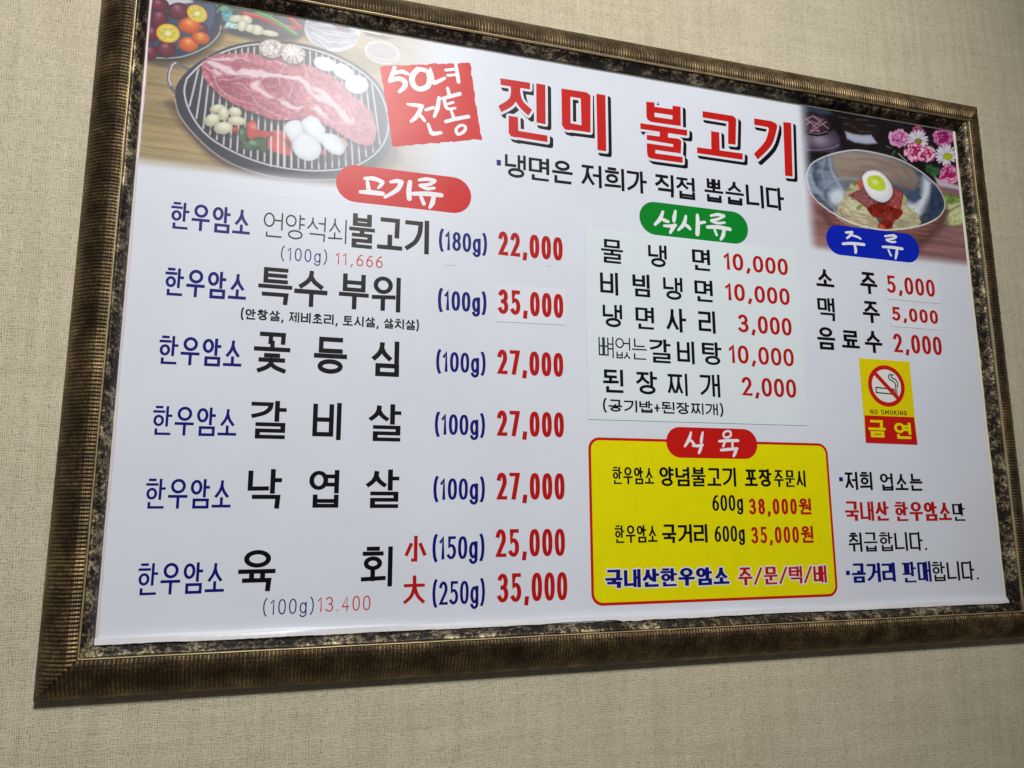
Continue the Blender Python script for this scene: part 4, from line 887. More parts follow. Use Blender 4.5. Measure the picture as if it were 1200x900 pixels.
NOOD = [
 ('F',[2987,4412,8693,5331,8363,3083,2849,2436],(24,20,25),{'nz': (0.5,30,20)}),
 ('F',[3319,2846,4068,3155,6916,3349,8430,3540,8344,1503,3095,1053],(136,98,98),{'st': (-2,5,0.07),'nz': (0.2,80,5),'soft': 5}),
 ('F',[3744,4466,4278,4500,4382,4396,4076,4331,3761,4333],(46,58,78),{'soft': 8}),
 ('F',[3698,3886,4201,4044,4393,4090,4511,3937,4501,3732,4313,3621,3717,3555,3654,3679],(78,62,88),{'soft': 5,'rim': ((36,26,40),8,0.7),'hi': (-0.2,0.1,0.5,0.35)}),
 ('F',[3751,4314,3951,4388,4187,4314,4311,4231,4300,4110,4176,3973,4004,3922,3803,3934,3727,4024],(64,40,52),{'soft': 3,'nz': (0.3,10,10),'rim': ((30,18,26),5,0.8)}),
 ('L',[3769,4199,3943,4293,4088,4248],2.6,(150,128,138),{'a': 0.8,'soft': 1.6}),
 ('L',[3779,4099,3878,4182,4060,4142],2.6,(150,128,138),{'a': 0.8,'soft': 1.6}),
 ('L',[3863,3994,3979,4062,4216,4216],2.6,(150,128,138),{'a': 0.8,'soft': 1.6}),
 ('L',[3943,4293,4083,4196,4261,4087],2.6,(150,128,138),{'a': 0.8,'soft': 1.6}),
 ('L',[3805,4187,3946,4108,4048,4005],2.6,(150,128,138),{'a': 0.8,'soft': 1.6}),
 ('L',[3861,3977,3956,4008,4048,4005],2.6,(150,128,138),{'a': 0.8,'soft': 1.6}),
 ('L',[3906,4068,4145,4257],2.6,(150,128,138),{'a': 0.8,'soft': 1.6}),
 ('L',[3801,3917,4004,3914,4195,3976,4297,4076],3.6,(20,14,20),{}),
 ('L',[3739,3599,4017,3630,4321,3715,4461,3802],1.3,(150,140,156),{'a': 0.8}),
 ('L',[3822,3946,4025,3947,4237,4033],1.4,(160,150,160),{'a': 0.7}),
 ('F',[4568,4356,4765,4421,5424,4401,5527,4259,5414,3930,5070,3795,4591,3779,4517,4006],(34,26,26),{'soft': 8,'rim': ((18,14,16),10,0.6)}),
 ('F',[4620,4098,4809,4069,5001,4074,5218,4113,5348,3952,5100,3899,4830,3894,4653,3941],(176,182,204),{'soft': 4,'rim': ((110,116,140),6,0.6)}),
 ('L',[4615,4243,4750,4255],2,(96,88,86),{'a': 0.6,'soft': 2}),
 ('L',[4805,4237,4896,4182],2,(96,88,86),{'a': 0.6,'soft': 2}),
 ('L',[4493,4362,4683,4365],2,(96,88,86),{'a': 0.6,'soft': 2}),
 ('L',[4895,4372,5149,4394],2,(96,88,86),{'a': 0.6,'soft': 2}),
 ('L',[5139,4288,5336,4309],2,(96,88,86),{'a': 0.6,'soft': 2}),
 ('L',[4930,4136,5204,4168],2,(96,88,86),{'a': 0.6,'soft': 2}),
 ('F',('E',6536,4001,-95,-50,-6,12,10),(14,30,22),{'soft': 1.5,'a': 0.9}),
 ('F',('E',6515,3930,-107,-64,-12,18,10),(30,62,40),{'soft': 1.5,'a': 0.9}),
 ('F',('E',6539,3636,-38,-77,-26,4,10),(60,96,60),{'soft': 1.5,'a': 0.9}),
 ('F',('E',7093,4146,89,2,-6,-23,10),(20,42,30),{'soft': 1.5,'a': 0.9}),
 ('F',('E',5438,3507,38,-64,-13,-8,10),(60,96,60),{'soft': 1.5,'a': 0.9}),
 ('F',('E',5547,3278,-77,-48,-6,8,10),(20,42,30),{'soft': 1.5,'a': 0.9}),
 ('F',('E',6483,3691,104,9,-2,-11,10),(14,30,22),{'soft': 1.5,'a': 0.9}),
 ('F',('E',6660,4054,68,-54,-14,-13,10),(60,96,60),{'soft': 1.5,'a': 0.9}),
 ('F',('E',6913,3740,13,-51,-21,-8,10),(30,62,40),{'soft': 1.5,'a': 0.9}),
 ('F',('E',6698,3522,51,-62,-22,-15,10),(14,30,22),{'soft': 1.5,'a': 0.9}),
 ('F',('E',5978,3956,-2,-70,-28,-5,10),(60,96,60),{'soft': 1.5,'a': 0.9}),
 ('F',('E',6748,3905,-55,-97,-16,4,10),(20,42,30),{'soft': 1.5,'a': 0.9}),
 ('F',('E',5833,3694,68,4,-3,-15,10),(20,42,30),{'soft': 1.5,'a': 0.9}),
 ('F',('E',6495,3948,-109,-34,-2,18,10),(20,42,30),{'soft': 1.5,'a': 0.9}),
 ('F',('E',7096,4082,71,-43,-19,-20,10),(60,96,60),{'soft': 1.5,'a': 0.9}),
 ('F',('E',5392,3586,42,-23,-14,-15,10),(30,62,40),{'soft': 1.5,'a': 0.9}),
 ('F',('E',5542,3284,46,-55,-20,-14,10),(30,62,40),{'soft': 1.5,'a': 0.9}),
 ('F',('E',6516,3391,-104,-41,-6,19,10),(20,42,30),{'soft': 1.5,'a': 0.9}),
 ('F',('E',6617,4007,-38,-85,-23,2,10),(60,96,60),{'soft': 1.5,'a': 0.9}),
 ('F',('E',7203,4174,-46,-40,-9,7,10),(20,42,30),{'soft': 1.5,'a': 0.9}),
 ('F',('E',6558,3408,113,-3,-7,-21,10),(14,30,22),{'soft': 1.5,'a': 0.9}),
 ('F',('E',5593,3914,73,-20,-10,-18,10),(60,96,60),{'soft': 1.5,'a': 0.9}),
 ('F',('E',6864,3629,62,2,-4,-14,10),(20,42,30),{'soft': 1.5,'a': 0.9}),
 ('F',('E',7059,3722,24,-69,-14,-6,10),(20,42,30),{'soft': 1.5,'a': 0.9}),
 ('F',('E',5732,3812,-65,-12,0,11,10),(20,42,30),{'soft': 1.5,'a': 0.9}),
 ('F',('E',5948,3686,-119,-34,-2,21,10),(14,30,22),{'soft': 1.5,'a': 0.9}),
 ('F',('E',5628,3275,-34,-63,-11,2,10),(20,42,30),{'soft': 1.5,'a': 0.9}),
 ('F',('E',6154,3548,-101,-34,-2,12,10),(60,96,60),{'soft': 1.5,'a': 0.9}),
 ('F',('E',5900,3664,-82,-34,-7,22,10),(30,62,40),{'soft': 1.5,'a': 0.9}),
 ('F',('E',6443,3704,-39,-39,-14,9,10),(20,42,30),{'soft': 1.5,'a': 0.9}),
 ('F',('E',6529,4102,-29,-60,-23,3,10),(60,96,60),{'soft': 1.5,'a': 0.9}),
 ('F',('E',5696,3810,-54,-72,-22,9,10),(60,96,60),{'soft': 1.5,'a': 0.9}),
 ('F',('E',5853,3840,-19,-78,-18,-1,10),(20,42,30),{'soft': 1.5,'a': 0.9}),
 ('F',('E',6230,3488,92,-7,-5,-13,10),(20,42,30),{'soft': 1.5,'a': 0.9}),
 ('F',('E',5617,3502,-21,-46,-24,4,10),(30,62,40),{'soft': 1.5,'a': 0.9}),
 ('F',('E',6700,4198,-58,-35,-6,10,10),(30,62,40),{'soft': 1.5,'a': 0.9}),
 ('F',('E',5868,3398,54,-56,-20,-16,10),(30,62,40),{'soft': 1.5,'a': 0.9}),
 ('F',('E',7006,4040,8,-42,-22,-8,10),(60,96,60),{'soft': 1.5,'a': 0.9}),
 ('F',('E',7053,4051,-116,-65,-10,18,10),(20,42,30),{'soft': 1.5,'a': 0.9}),
 ('F',('E',6638,3610,56,-6,-9,-23,10),(60,96,60),{'soft': 1.5,'a': 0.9}),
 ('F',('E',6304,3746,86,-3,-6,-15,10),(20,42,30),{'soft': 1.5,'a': 0.9}),
 ('F',('E',6507,3786,-26,-88,-13,0,10),(14,30,22),{'soft': 1.5,'a': 0.9}),
 ('F',('E',7082,3548,-91,-21,0,18,10),(60,96,60),{'soft': 1.5,'a': 0.9}),
 ('F',('E',5610,3604,-32,-82,-21,2,10),(30,62,40),{'soft': 1.5,'a': 0.9}),
 ('F',('E',5636,3460,-18,-71,-17,-1,10),(60,96,60),{'soft': 1.5,'a': 0.9}),
 ('F',('E',7162,4176,28,-63,-29,-15,10),(14,30,22),{'soft': 1.5,'a': 0.9}),
 ('F',('E',5685,3697,-48,-74,-18,6,10),(20,42,30),{'soft': 1.5,'a': 0.9}),
 ('F',('E',5836,3632,-30,-81,-22,1,10),(60,96,60),{'soft': 1.5,'a': 0.9}),
 ('F',('E',5698,3961,-111,-28,-1,20,10),(14,30,22),{'soft': 1.5,'a': 0.9}),
 ('F',('E',6508,3986,-60,-32,-5,10,10),(20,42,30),{'soft': 1.5,'a': 0.9}),
 ('F',('E',6833,3982,-61,-36,-6,9,10),(60,96,60),{'soft': 1.5,'a': 0.9}),
 ('F',('E',6998,4279,-54,-78,-14,5,10),(20,42,30),{'soft': 1.5,'a': 0.9}),
 ('F',('E',6029,3612,25,-73,-27,-12,10),(14,30,22),{'soft': 1.5,'a': 0.9}),
 ('F',('E',5934,4054,-49,-38,-7,8,10),(30,62,40),{'soft': 1.5,'a': 0.9}),
 ('F',('E',6110,4017,-34,-44,-12,5,10),(60,96,60),{'soft': 1.5,'a': 0.9}),
 ('F',('E',6004,3850,-31,-42,-14,7,10),(14,30,22),{'soft': 1.5,'a': 0.9}),
 ('F',('E',6404,3790,-83,-26,-2,20,10),(14,30,22),{'soft': 1.5,'a': 0.9}),
 ('F',('E',5665,3722,-18,-90,-13,0,10),(30,62,40),{'soft': 1.5,'a': 0.9}),
 ('F',('E',6678,3606,-74,-32,-6,18,10),(14,30,22),{'soft': 1.5,'a': 0.9}),
 ('F',('E',6975,3670,-68,-48,-10,12,10),(30,62,40),{'soft': 1.5,'a': 0.9}),
 ('F',('E',6662,3870,-83,-88,-16,10,10),(20,42,30),{'soft': 1.5,'a': 0.9}),
 ('F',('E',7074,4052,22,-38,-26,-15,10),(20,42,30),{'soft': 1.5,'a': 0.9}),
 ('F',('E',6452,3561,61,-42,-21,-20,10),(14,30,22),{'soft': 1.5,'a': 0.9}),
 ('F',('E',5569,3372,98,10,-3,-21,10),(14,30,22),{'soft': 1.5,'a': 0.9}),
 ('F',('E',6946,3648,58,-30,-10,-11,10),(14,30,22),{'soft': 1.5,'a': 0.9}),
 ('F',('E',6740,3586,-121,-26,0,21,10),(60,96,60),{'soft': 1.5,'a': 0.9}),
 ('F',('E',6461,3526,-122,-33,-1,11,10),(14,30,22),{'soft': 1.5,'a': 0.9}),
 ('F',('E',5699,3566,41,-18,-16,-22,10),(60,96,60),{'soft': 1.5,'a': 0.9}),
 ('F',('E',5660,4086,51,-36,-12,-13,10),(60,96,60),{'soft': 1.5,'a': 0.9}),
 ('F',('E',6884,3785,32,-32,-11,-9,10),(14,30,22),{'soft': 1.5,'a': 0.9}),
 ('F',('E',5558,3474,55,-42,-15,-14,10),(20,42,30),{'soft': 1.5,'a': 0.9}),
 ('F',('E',5734,4093,81,-41,-10,-13,10),(30,62,40),{'soft': 1.5,'a': 0.9}),
 ('F',('E',6290,3908,48,-44,-12,-10,10),(60,96,60),{'soft': 1.5,'a': 0.9}),
 ('F',('E',6542,3636,-32,-61,-12,2,10),(60,96,60),{'soft': 1.5,'a': 0.9}),
 ('F',('E',7055,4242,-49,-38,-14,14,10),(30,62,40),{'soft': 1.5,'a': 0.9}),
 ('F',('E',6264,3854,108,-6,-7,-20,10),(30,62,40),{'soft': 1.5,'a': 0.9}),
 ('F',('E',6880,3658,-94,-58,-9,13,10),(14,30,22),{'soft': 1.5,'a': 0.9}),
 ('F',('E',7081,4202,56,-16,-11,-18,10),(14,30,22),{'soft': 1.5,'a': 0.9}),
 ('F',('E',6936,3965,-22,-62,-22,1,10),(60,96,60),{'soft': 1.5,'a': 0.9}),
 ('F',('E',6423,3976,-49,-60,-19,9,10),(30,62,40),{'soft': 1.5,'a': 0.9}),
 ('F',('E',6340,4344,146,22,-12,-107,20),(140,50,96),{'soft': 3,'wob': 5}),
 ('F',('E',6470,4377,-16,-33,-23,4,10),(170,90,130),{'soft': 2,'wob': 4,'rim': ((140,50,96),3,0.5)}),
 ('F',('E',6433,4301,-23,-31,-20,8,10),(170,90,130),{'soft': 2,'wob': 4,'rim': ((140,50,96),3,0.5)}),
 ('F',('E',6400,4277,-36,-20,-9,18,10),(170,90,130),{'soft': 2,'wob': 4,'rim': ((140,50,96),3,0.5)}),
 ('F',('E',6360,4253,-38,-12,-2,20,10),(170,90,130),{'soft': 2,'wob': 4,'rim': ((140,50,96),3,0.5)}),
 ('F',('E',6307,4256,-37,-13,-4,20,10),(170,90,130),{'soft': 2,'wob': 4,'rim': ((140,50,96),3,0.5)}),
 ('F',('E',6252,4278,-21,21,21,16,10),(170,90,130),{'soft': 2,'wob': 4,'rim': ((140,50,96),3,0.5)}),
 ('F',('E',6210,4294,2,32,24,4,10),(170,90,130),{'soft': 2,'wob': 4,'rim': ((140,50,96),3,0.5)}),
 ('F',('E',6210,4336,12,33,23,0,10),(170,90,130),{'soft': 2,'wob': 4,'rim': ((140,50,96),3,0.5)}),
 ('F',('E',6237,4388,8,34,24,1,10),(170,90,130),{'soft': 2,'wob': 4,'rim': ((140,50,96),3,0.5)}),
 ('F',('E',6300,4423,30,27,15,-13,10),(170,90,130),{'soft': 2,'wob': 4,'rim': ((140,50,96),3,0.5)}),
 ('F',('E',6366,4446,38,7,-1,-21,10),(170,90,130),{'soft': 2,'wob': 4,'rim': ((140,50,96),3,0.5)}),
 ('F',('E',6418,4420,11,-28,-24,-12,10),(170,90,130),{'soft': 2,'wob': 4,'rim': ((140,50,96),3,0.5)}),
 ('F',('E',6450,4385,-3,-33,-24,-4,10),(170,90,130),{'soft': 2,'wob': 4,'rim': ((140,50,96),3,0.5)}),
 ('L',[6404,4345,6407,4335,6392,4328],1.5069472183515615,(170,90,130),{'a': 0.85,'soft': 1.2}),
 ('L',[6306,4315,6290,4314,6297,4327],3.5748809143356404,(170,90,130),{'a': 0.85,'soft': 1.2}),
 ('L',[6360,4451,6370,4451,6378,4446],1.4687951751294754,(170,90,130),{'a': 0.85,'soft': 1.2}),
 ('L',[6347,4423,6375,4436,6392,4422],1.66664608539184,(80,20,56),{'a': 0.85,'soft': 1.2}),
 ('L',[6322,4283,6309,4294,6289,4293],1.5800730833359438,(170,90,130),{'a': 0.85,'soft': 1.2}),
 ('L',[6372,4292,6355,4293,6342,4286],2.1572753286238457,(170,90,130),{'a': 0.85,'soft': 1.2}),
 ('L',[6294,4332,6301,4341,6305,4349],1.127737003305704,(80,20,56),{'a': 0.85,'soft': 1.2}),
 ('L',[6339,4420,6359,4430,6376,4425],2.474162408589889,(170,90,130),{'a': 0.85,'soft': 1.2}),
 ('L',[6349,4395,6363,4383,6386,4385],1.3609027108620224,(80,20,56),{'a': 0.85,'soft': 1.2}),
 ('L',[6292,4295,6280,4299,6278,4310],1.0519705922797091,(80,20,56),{'a': 0.85,'soft': 1.2}),
 ('L',[6332,4288,6318,4281,6303,4276],2.069479865447584,(170,90,130),{'a': 0.85,'soft': 1.2}),
 ('L',[6429,4305,6406,4297,6397,4277],2.7886102397178627,(170,90,130),{'a': 0.85,'soft': 1.2}),
 ('L',[6296,4337,6296,4346,6292,4359],2.6997186317025776,(170,90,130),{'a': 0.85,'soft': 1.2}),
 ('L',[6348,4382,6356,4376,6361,4372],1.4620850647053496,(140,50,96),{'a': 0.85,'soft': 1.2}),
 ('L',[6474,4384,6466,4366,6469,4351],2.7223882614045305,(170,90,130),{'a': 0.85,'soft': 1.2}),
 ('L',[6338,4386,6358,4399,6363,4378],3.2980244518727444,(140,50,96),{'a': 0.85,'soft': 1.2}),
 ('L',[6330,4302,6318,4300,6315,4312],2.5521059114011644,(170,90,130),{'a': 0.85,'soft': 1.2}),
 ('L',[6380,4327,6372,4317,6357,4314],3.5339249680560076,(140,50,96),{'a': 0.85,'soft': 1.2}),
 ('L',[6260,4321,6257,4335,6250,4351],1.4661988369479433,(80,20,56),{'a': 0.85,'soft': 1.2}),
 ('L',[6299,4303,6288,4305,6287,4314],1.2253118127315021,(80,20,56),{'a': 0.85,'soft': 1.2}),
 ('L',[6310,4413,6333,4418,6357,4426],2.0030254851845264,(170,90,130),{'a': 0.85,'soft': 1.2}),
 ('L',[6295,4371,6300,4386,6320,4383],1.156378841927892,(80,20,56),{'a': 0.85,'soft': 1.2}),
 ('L',[6400,4330,6402,4316,6389,4307],2.7642772868209056,(170,90,130),{'a': 0.85,'soft': 1.2}),
 ('L',[6268,4368,6270,4383,6283,4394],2.9980757142103016,(140,50,96),{'a': 0.85,'soft': 1.2}),
 ('L',[6323,4247,6302,4254,6283,4259],1.5514179972848317,(80,20,56),{'a': 0.85,'soft': 1.2}),
 ('L',[6368,4354,6362,4350,6362,4348],0.9863540236230982,(80,20,56),{'a': 0.85,'soft': 1.2}),
 ('F',('E',6954,4310,254,38,-24,-186,20),(140,30,96),{'soft': 3,'wob': 5}),
 ('F',('E',7168,4341,16,-50,-43,-19,10),(206,130,180),{'soft': 2,'wob': 4,'rim': ((140,30,96),3,0.5)}),
 ('F',('E',7136,4276,-25,-58,-41,4,10),(206,130,180),{'soft': 2,'wob': 4,'rim': ((140,30,96),3,0.5)}),
 ('F',('E',7056,4194,-59,-41,-21,27,10),(206,130,180),{'soft': 2,'wob': 4,'rim': ((140,30,96),3,0.5)}),
 ('F',('E',6966,4156,-67,-18,-2,36,10),(206,130,180),{'soft': 2,'wob': 4,'rim': ((140,30,96),3,0.5)}),
 ('F',('E',6887,4144,-64,-2,9,38,10),(206,130,180),{'soft': 2,'wob': 4,'rim': ((140,30,96),3,0.5)}),
 ('F',('E',6781,4208,-28,44,39,25,10),(206,130,180),{'soft': 2,'wob': 4,'rim': ((140,30,96),3,0.5)}),
 ('F',('E',6737,4228,8,57,43,5,10),(206,130,180),{'soft': 2,'wob': 4,'rim': ((140,30,96),3,0.5)}),
 ('F',('E',6751,4327,50,48,28,-21,10),(206,130,180),{'soft': 2,'wob': 4,'rim': ((140,30,96),3,0.5)}),
 ('F',('E',6769,4384,40,53,34,-14,10),(206,130,180),{'soft': 2,'wob': 4,'rim': ((140,30,96),3,0.5)}),
 ('F',('E',6911,4438,51,48,28,-21,10),(206,130,180),{'soft': 2,'wob': 4,'rim': ((140,30,96),3,0.5)}),
 ('F',('E',6970,4469,66,26,8,-34,10),(206,130,180),{'soft': 2,'wob': 4,'rim': ((140,30,96),3,0.5)}),
 ('F',('E',7098,4438,36,-39,-36,-29,10),(206,130,180),{'soft': 2,'wob': 4,'rim': ((140,30,96),3,0.5)}),
 ('F',('E',7175,4394,-15,-58,-43,-2,10),(206,130,180),{'soft': 2,'wob': 4,'rim': ((140,30,96),3,0.5)}),
 ('L',[7105,4455,7118,4449,7118,4434],1.0074008017881821,(84,10,56),{'a': 0.85,'soft': 1.2}),
 ('L',[7005,4389,7033,4386,7048,4370],1.4209966784134187,(206,130,180),{'a': 0.85,'soft': 1.2}),
 ('L',[6994,4278,6965,4282,6947,4255],0.9526909303011123,(84,10,56),{'a': 0.85,'soft': 1.2}),
 ('L',[6844,4146,6825,4152,6795,4147],2.400633078489021,(206,130,180),{'a': 0.85,'soft': 1.2}),
 ('L',[6762,4382,6786,4414,6841,4422],2.4822541771910434,(206,130,180),{'a': 0.85,'soft': 1.2}),
 ('L',[6933,4206,6917,4204,6912,4225],2.7536607490889318,(140,30,96),{'a': 0.85,'soft': 1.2}),
 ('L',[6905,4312,6910,4325,6916,4344],2.3603955998775286,(140,30,96),{'a': 0.85,'soft': 1.2}),
 ('L',[6807,4272,6795,4301,6833,4330],2.4439639844736556,(206,130,180),{'a': 0.85,'soft': 1.2}),
 ('L',[6796,4352,6823,4367,6818,4398],2.3762808450395387,(140,30,96),{'a': 0.85,'soft': 1.2}),
 ('L',[6976,4289,6968,4283,6960,4266],3.306069324253297,(140,30,96),{'a': 0.85,'soft': 1.2}),
 ('L',[6920,4163,6893,4151,6877,4165],3.2750590524027787,(206,130,180),{'a': 0.85,'soft': 1.2}),
 ('L',[6926,4438,6962,4456,7000,4461],2.169065139952041,(206,130,180),{'a': 0.85,'soft': 1.2}),
 ('L',[7014,4330,7045,4323,7026,4307],1.0833377404007336,(84,10,56),{'a': 0.85,'soft': 1.2}),
 ('L',[6966,4386,6980,4378,7010,4398],2.219622183910076,(140,30,96),{'a': 0.85,'soft': 1.2}),
 ('L',[7124,4476,7165,4481,7189,4468],1.3689312348371034,(206,130,180),{'a': 0.85,'soft': 1.2}),
 ('L',[6864,4370,6898,4391,6931,4423],2.993880904119589,(140,30,96),{'a': 0.85,'soft': 1.2}),
 ('L',[6896,4127,6865,4141,6822,4131],1.2544569661940574,(84,10,56),{'a': 0.85,'soft': 1.2}),
 ('L',[6899,4264,6904,4278,6860,4264],0.9259919971599846,(84,10,56),{'a': 0.85,'soft': 1.2}),
 ('L',[6909,4344,6924,4355,6941,4366],2.3241894303923107,(206,130,180),{'a': 0.85,'soft': 1.2}),
 ('L',[6750,4301,6747,4313,6775,4324],3.573206752050548,(206,130,180),{'a': 0.85,'soft': 1.2}),
 ('L',[6905,4287,6922,4299,6903,4298],1.500790125698076,(206,130,180),{'a': 0.85,'soft': 1.2}),
 ('L',[7088,4457,7131,4452,7127,4412],2.1165609647014687,(206,130,180),{'a': 0.85,'soft': 1.2}),
 ('L',[7192,4323,7168,4303,7195,4280],1.5241738633975657,(140,30,96),{'a': 0.85,'soft': 1.2}),
 ('L',[7056,4196,7048,4173,7015,4188],2.147938753222189,(140,30,96),{'a': 0.85,'soft': 1.2}),
 ('L',[6906,4159,6882,4148,6857,4145],2.991589323584149,(206,130,180),{'a': 0.85,'soft': 1.2}),
 ('L',[6816,4366,6863,4380,6888,4407],1.295404033097637,(84,10,56),{'a': 0.85,'soft': 1.2}),
 ('L',[6972,4139,6927,4120,6883,4119],1.4342486081337316,(84,10,56),{'a': 0.85,'soft': 1.2}),
 ('L',[6908,4281,6880,4279,6891,4296],3.066326075296887,(140,30,96),{'a': 0.85,'soft': 1.2}),
 ('L',[6992,4360,6997,4348,6994,4335],1.1417009176199677,(84,10,56),{'a': 0.85,'soft': 1.2}),
 ('L',[6838,4319,6862,4331,6880,4341],1.6800017743252633,(206,130,180),{'a': 0.85,'soft': 1.2}),
 ('L',[6941,4425,6959,4419,6977,4429],1.106099430560297,(84,10,56),{'a': 0.85,'soft': 1.2}),
 ('L',[7170,4332,7141,4317,7177,4302],2.7867051553270787,(206,130,180),{'a': 0.85,'soft': 1.2}),
 ('L',[7000,4357,7020,4358,6997,4332],1.6631907364907836,(84,10,56),{'a': 0.85,'soft': 1.2}),
 ('L',[6789,4257,6782,4279,6763,4302],2.376544049593634,(206,130,180),{'a': 0.85,'soft': 1.2}),
 ('L',[6782,4377,6785,4404,6821,4413],3.464871200362805,(206,130,180),{'a': 0.85,'soft': 1.2}),
 ('L',[6962,4383,6997,4387,7006,4360],3.281306124560624,(140,30,96),{'a': 0.85,'soft': 1.2}),
 ('L',[6987,4400,7033,4407,7053,4382],1.957746899359302,(84,10,56),{'a': 0.85,'soft': 1.2}),
 ('L',[7043,4234,7022,4213,6989,4211],1.9118915516335007,(206,130,180),{'a': 0.85,'soft': 1.2}),
 ('L',[6838,4288,6818,4314,6878,4333],1.1393675111645152,(84,10,56),{'a': 0.85,'soft': 1.2}),
 ('L',[6850,4231,6805,4238,6836,4278],1.337549621510101,(206,130,180),{'a': 0.85,'soft': 1.2}),
 ('L',[6872,4375,6877,4394,6894,4402],1.8838265569902384,(84,10,56),{'a': 0.85,'soft': 1.2}),
 ('L',[6797,4235,6772,4259,6764,4292],1.981151466604477,(84,10,56),{'a': 0.85,'soft': 1.2}),
 ('L',[7006,4453,7040,4459,7077,4465],2.8217317095157872,(206,130,180),{'a': 0.85,'soft': 1.2}),
 ('L',[6815,4236,6779,4242,6792,4268],2.800114151927255,(206,130,180),{'a': 0.85,'soft': 1.2}),
 ('L',[6893,4287,6863,4289,6881,4304],1.3180762322981132,(206,130,180),{'a': 0.85,'soft': 1.2}),
 ('L',[7097,4326,7106,4293,7065,4266],3.019931382103331,(206,130,180),{'a': 0.85,'soft': 1.2}),
 ('L',[7118,4394,7115,4373,7109,4354],3.2859377214615293,(206,130,180),{'a': 0.85,'soft': 1.2}),
 ('L',[7050,4240,7005,4233,6979,4195],1.3241447354825642,(140,30,96),{'a': 0.85,'soft': 1.2}),
 ('L',[7089,4289,7078,4271,7057,4257],2.264227240555464,(206,130,180),{'a': 0.85,'soft': 1.2}),
 ('L',[6941,4369,6965,4363,6996,4378],1.0409806834844324,(84,10,56),{'a': 0.85,'soft': 1.2}),
 ('L',[7062,4416,7069,4398,7077,4385],2.7186749264367585,(206,130,180),{'a': 0.85,'soft': 1.2}),
 ('L',[7156,4442,7155,4416,7154,4394],1.7852021513120766,(206,130,180),{'a': 0.85,'soft': 1.2}),
 ('L',[7026,4368,7054,4363,7037,4336],1.3172810678662985,(84,10,56),{'a': 0.85,'soft': 1.2}),
 ('L',[7141,4376,7142,4354,7155,4335],1.1955085151207556,(84,10,56),{'a': 0.85,'soft': 1.2}),
 ('L',[6982,4189,6959,4196,6935,4164],3.3219167342767024,(206,130,180),{'a': 0.85,'soft': 1.2}),
 ('L',[6956,4158,6923,4173,6878,4145],2.9312238059592652,(206,130,180),{'a': 0.85,'soft': 1.2}),
 ('L',[6881,4238,6850,4230,6854,4250],1.4391254450432984,(84,10,56),{'a': 0.85,'soft': 1.2}),
 ('F',('E',5862,4134,240,35,-19,-178,20),(176,92,146),{'soft': 3,'wob': 5}),
 ('F',('E',6088,4171,-31,-54,-35,9,10),(214,164,200),{'soft': 2,'wob': 4,'rim': ((176,92,146),3,0.5)}),
 ('F',('E',6028,4074,-56,-38,-19,27,10),(214,164,200),{'soft': 2,'wob': 4,'rim': ((176,92,146),3,0.5)}),
 ('F',('E',5970,4038,-61,-28,-11,31,10),(214,164,200),{'soft': 2,'wob': 4,'rim': ((176,92,146),3,0.5)}),
 ('F',('E',5854,3975,-61,1,11,36,10),(214,164,200),{'soft': 2,'wob': 4,'rim': ((176,92,146),3,0.5)}),
 ('F',('E',5790,3996,-48,24,26,32,10),(214,164,200),{'soft': 2,'wob': 4,'rim': ((176,92,146),3,0.5)}),
 ('F',('E',5682,4026,-39,33,32,28,10),(214,164,200),{'soft': 2,'wob': 4,'rim': ((176,92,146),3,0.5)}),
 ('F',('E',5675,4092,-20,46,38,20,10),(214,164,200),{'soft': 2,'wob': 4,'rim': ((176,92,146),3,0.5)}),
 ('F',('E',5673,4146,37,51,32,-13,10),(214,164,200),{'soft': 2,'wob': 4,'rim': ((176,92,146),3,0.5)}),
 ('F',('E',5678,4190,24,55,38,-5,10),(214,164,200),{'soft': 2,'wob': 4,'rim': ((176,92,146),3,0.5)}),
 ('F',('E',5812,4249,58,34,16,-28,10),(214,164,200),{'soft': 2,'wob': 4,'rim': ((176,92,146),3,0.5)}),
 ('F',('E',5908,4304,62,20,5,-34,10),(214,164,200),{'soft': 2,'wob': 4,'rim': ((176,92,146),3,0.5)}),
 ('F',('E',5975,4296,34,-37,-34,-27,10),(214,164,200),{'soft': 2,'wob': 4,'rim': ((176,92,146),3,0.5)}),
 ('F',('E',6050,4231,-1,-54,-42,-9,10),(214,164,200),{'soft': 2,'wob': 4,'rim': ((176,92,146),3,0.5)}),
 ('L',[5728,4084,5740,4105,5739,4123],2.821734828934255,(176,92,146),{'a': 0.85,'soft': 1.2}),
 ('L',[5927,4003,5899,3991,5869,4000],3.494586824352397,(176,92,146),{'a': 0.85,'soft': 1.2}),
 ('L',[5900,4069,5867,4065,5832,4046],1.804420702157385,(214,164,200),{'a': 0.85,'soft': 1.2}),
 ('L',[5772,4152,5780,4163,5787,4174],1.1721402281138324,(120,30,84),{'a': 0.85,'soft': 1.2}),
 ('L',[5982,4027,5969,4009,5942,4007],1.880500730218591,(214,164,200),{'a': 0.85,'soft': 1.2}),
 ('L',[5926,4176,5957,4171,5931,4144],1.7451799158689305,(120,30,84),{'a': 0.85,'soft': 1.2}),
 ('L',[5794,4264,5811,4264,5826,4266],2.0818132739586224,(214,164,200),{'a': 0.85,'soft': 1.2}),
 ('L',[5924,4151,5897,4135,5932,4119],1.370360765983457,(214,164,200),{'a': 0.85,'soft': 1.2}),
 ('L',[5659,4080,5635,4101,5662,4130],2.9357282567891017,(214,164,200),{'a': 0.85,'soft': 1.2}),
 ('L',[5732,4068,5703,4072,5730,4096],1.4321507769038175,(120,30,84),{'a': 0.85,'soft': 1.2}),
 ('L',[5715,4056,5732,4082,5706,4090],1.5015240500241214,(120,30,84),{'a': 0.85,'soft': 1.2}),
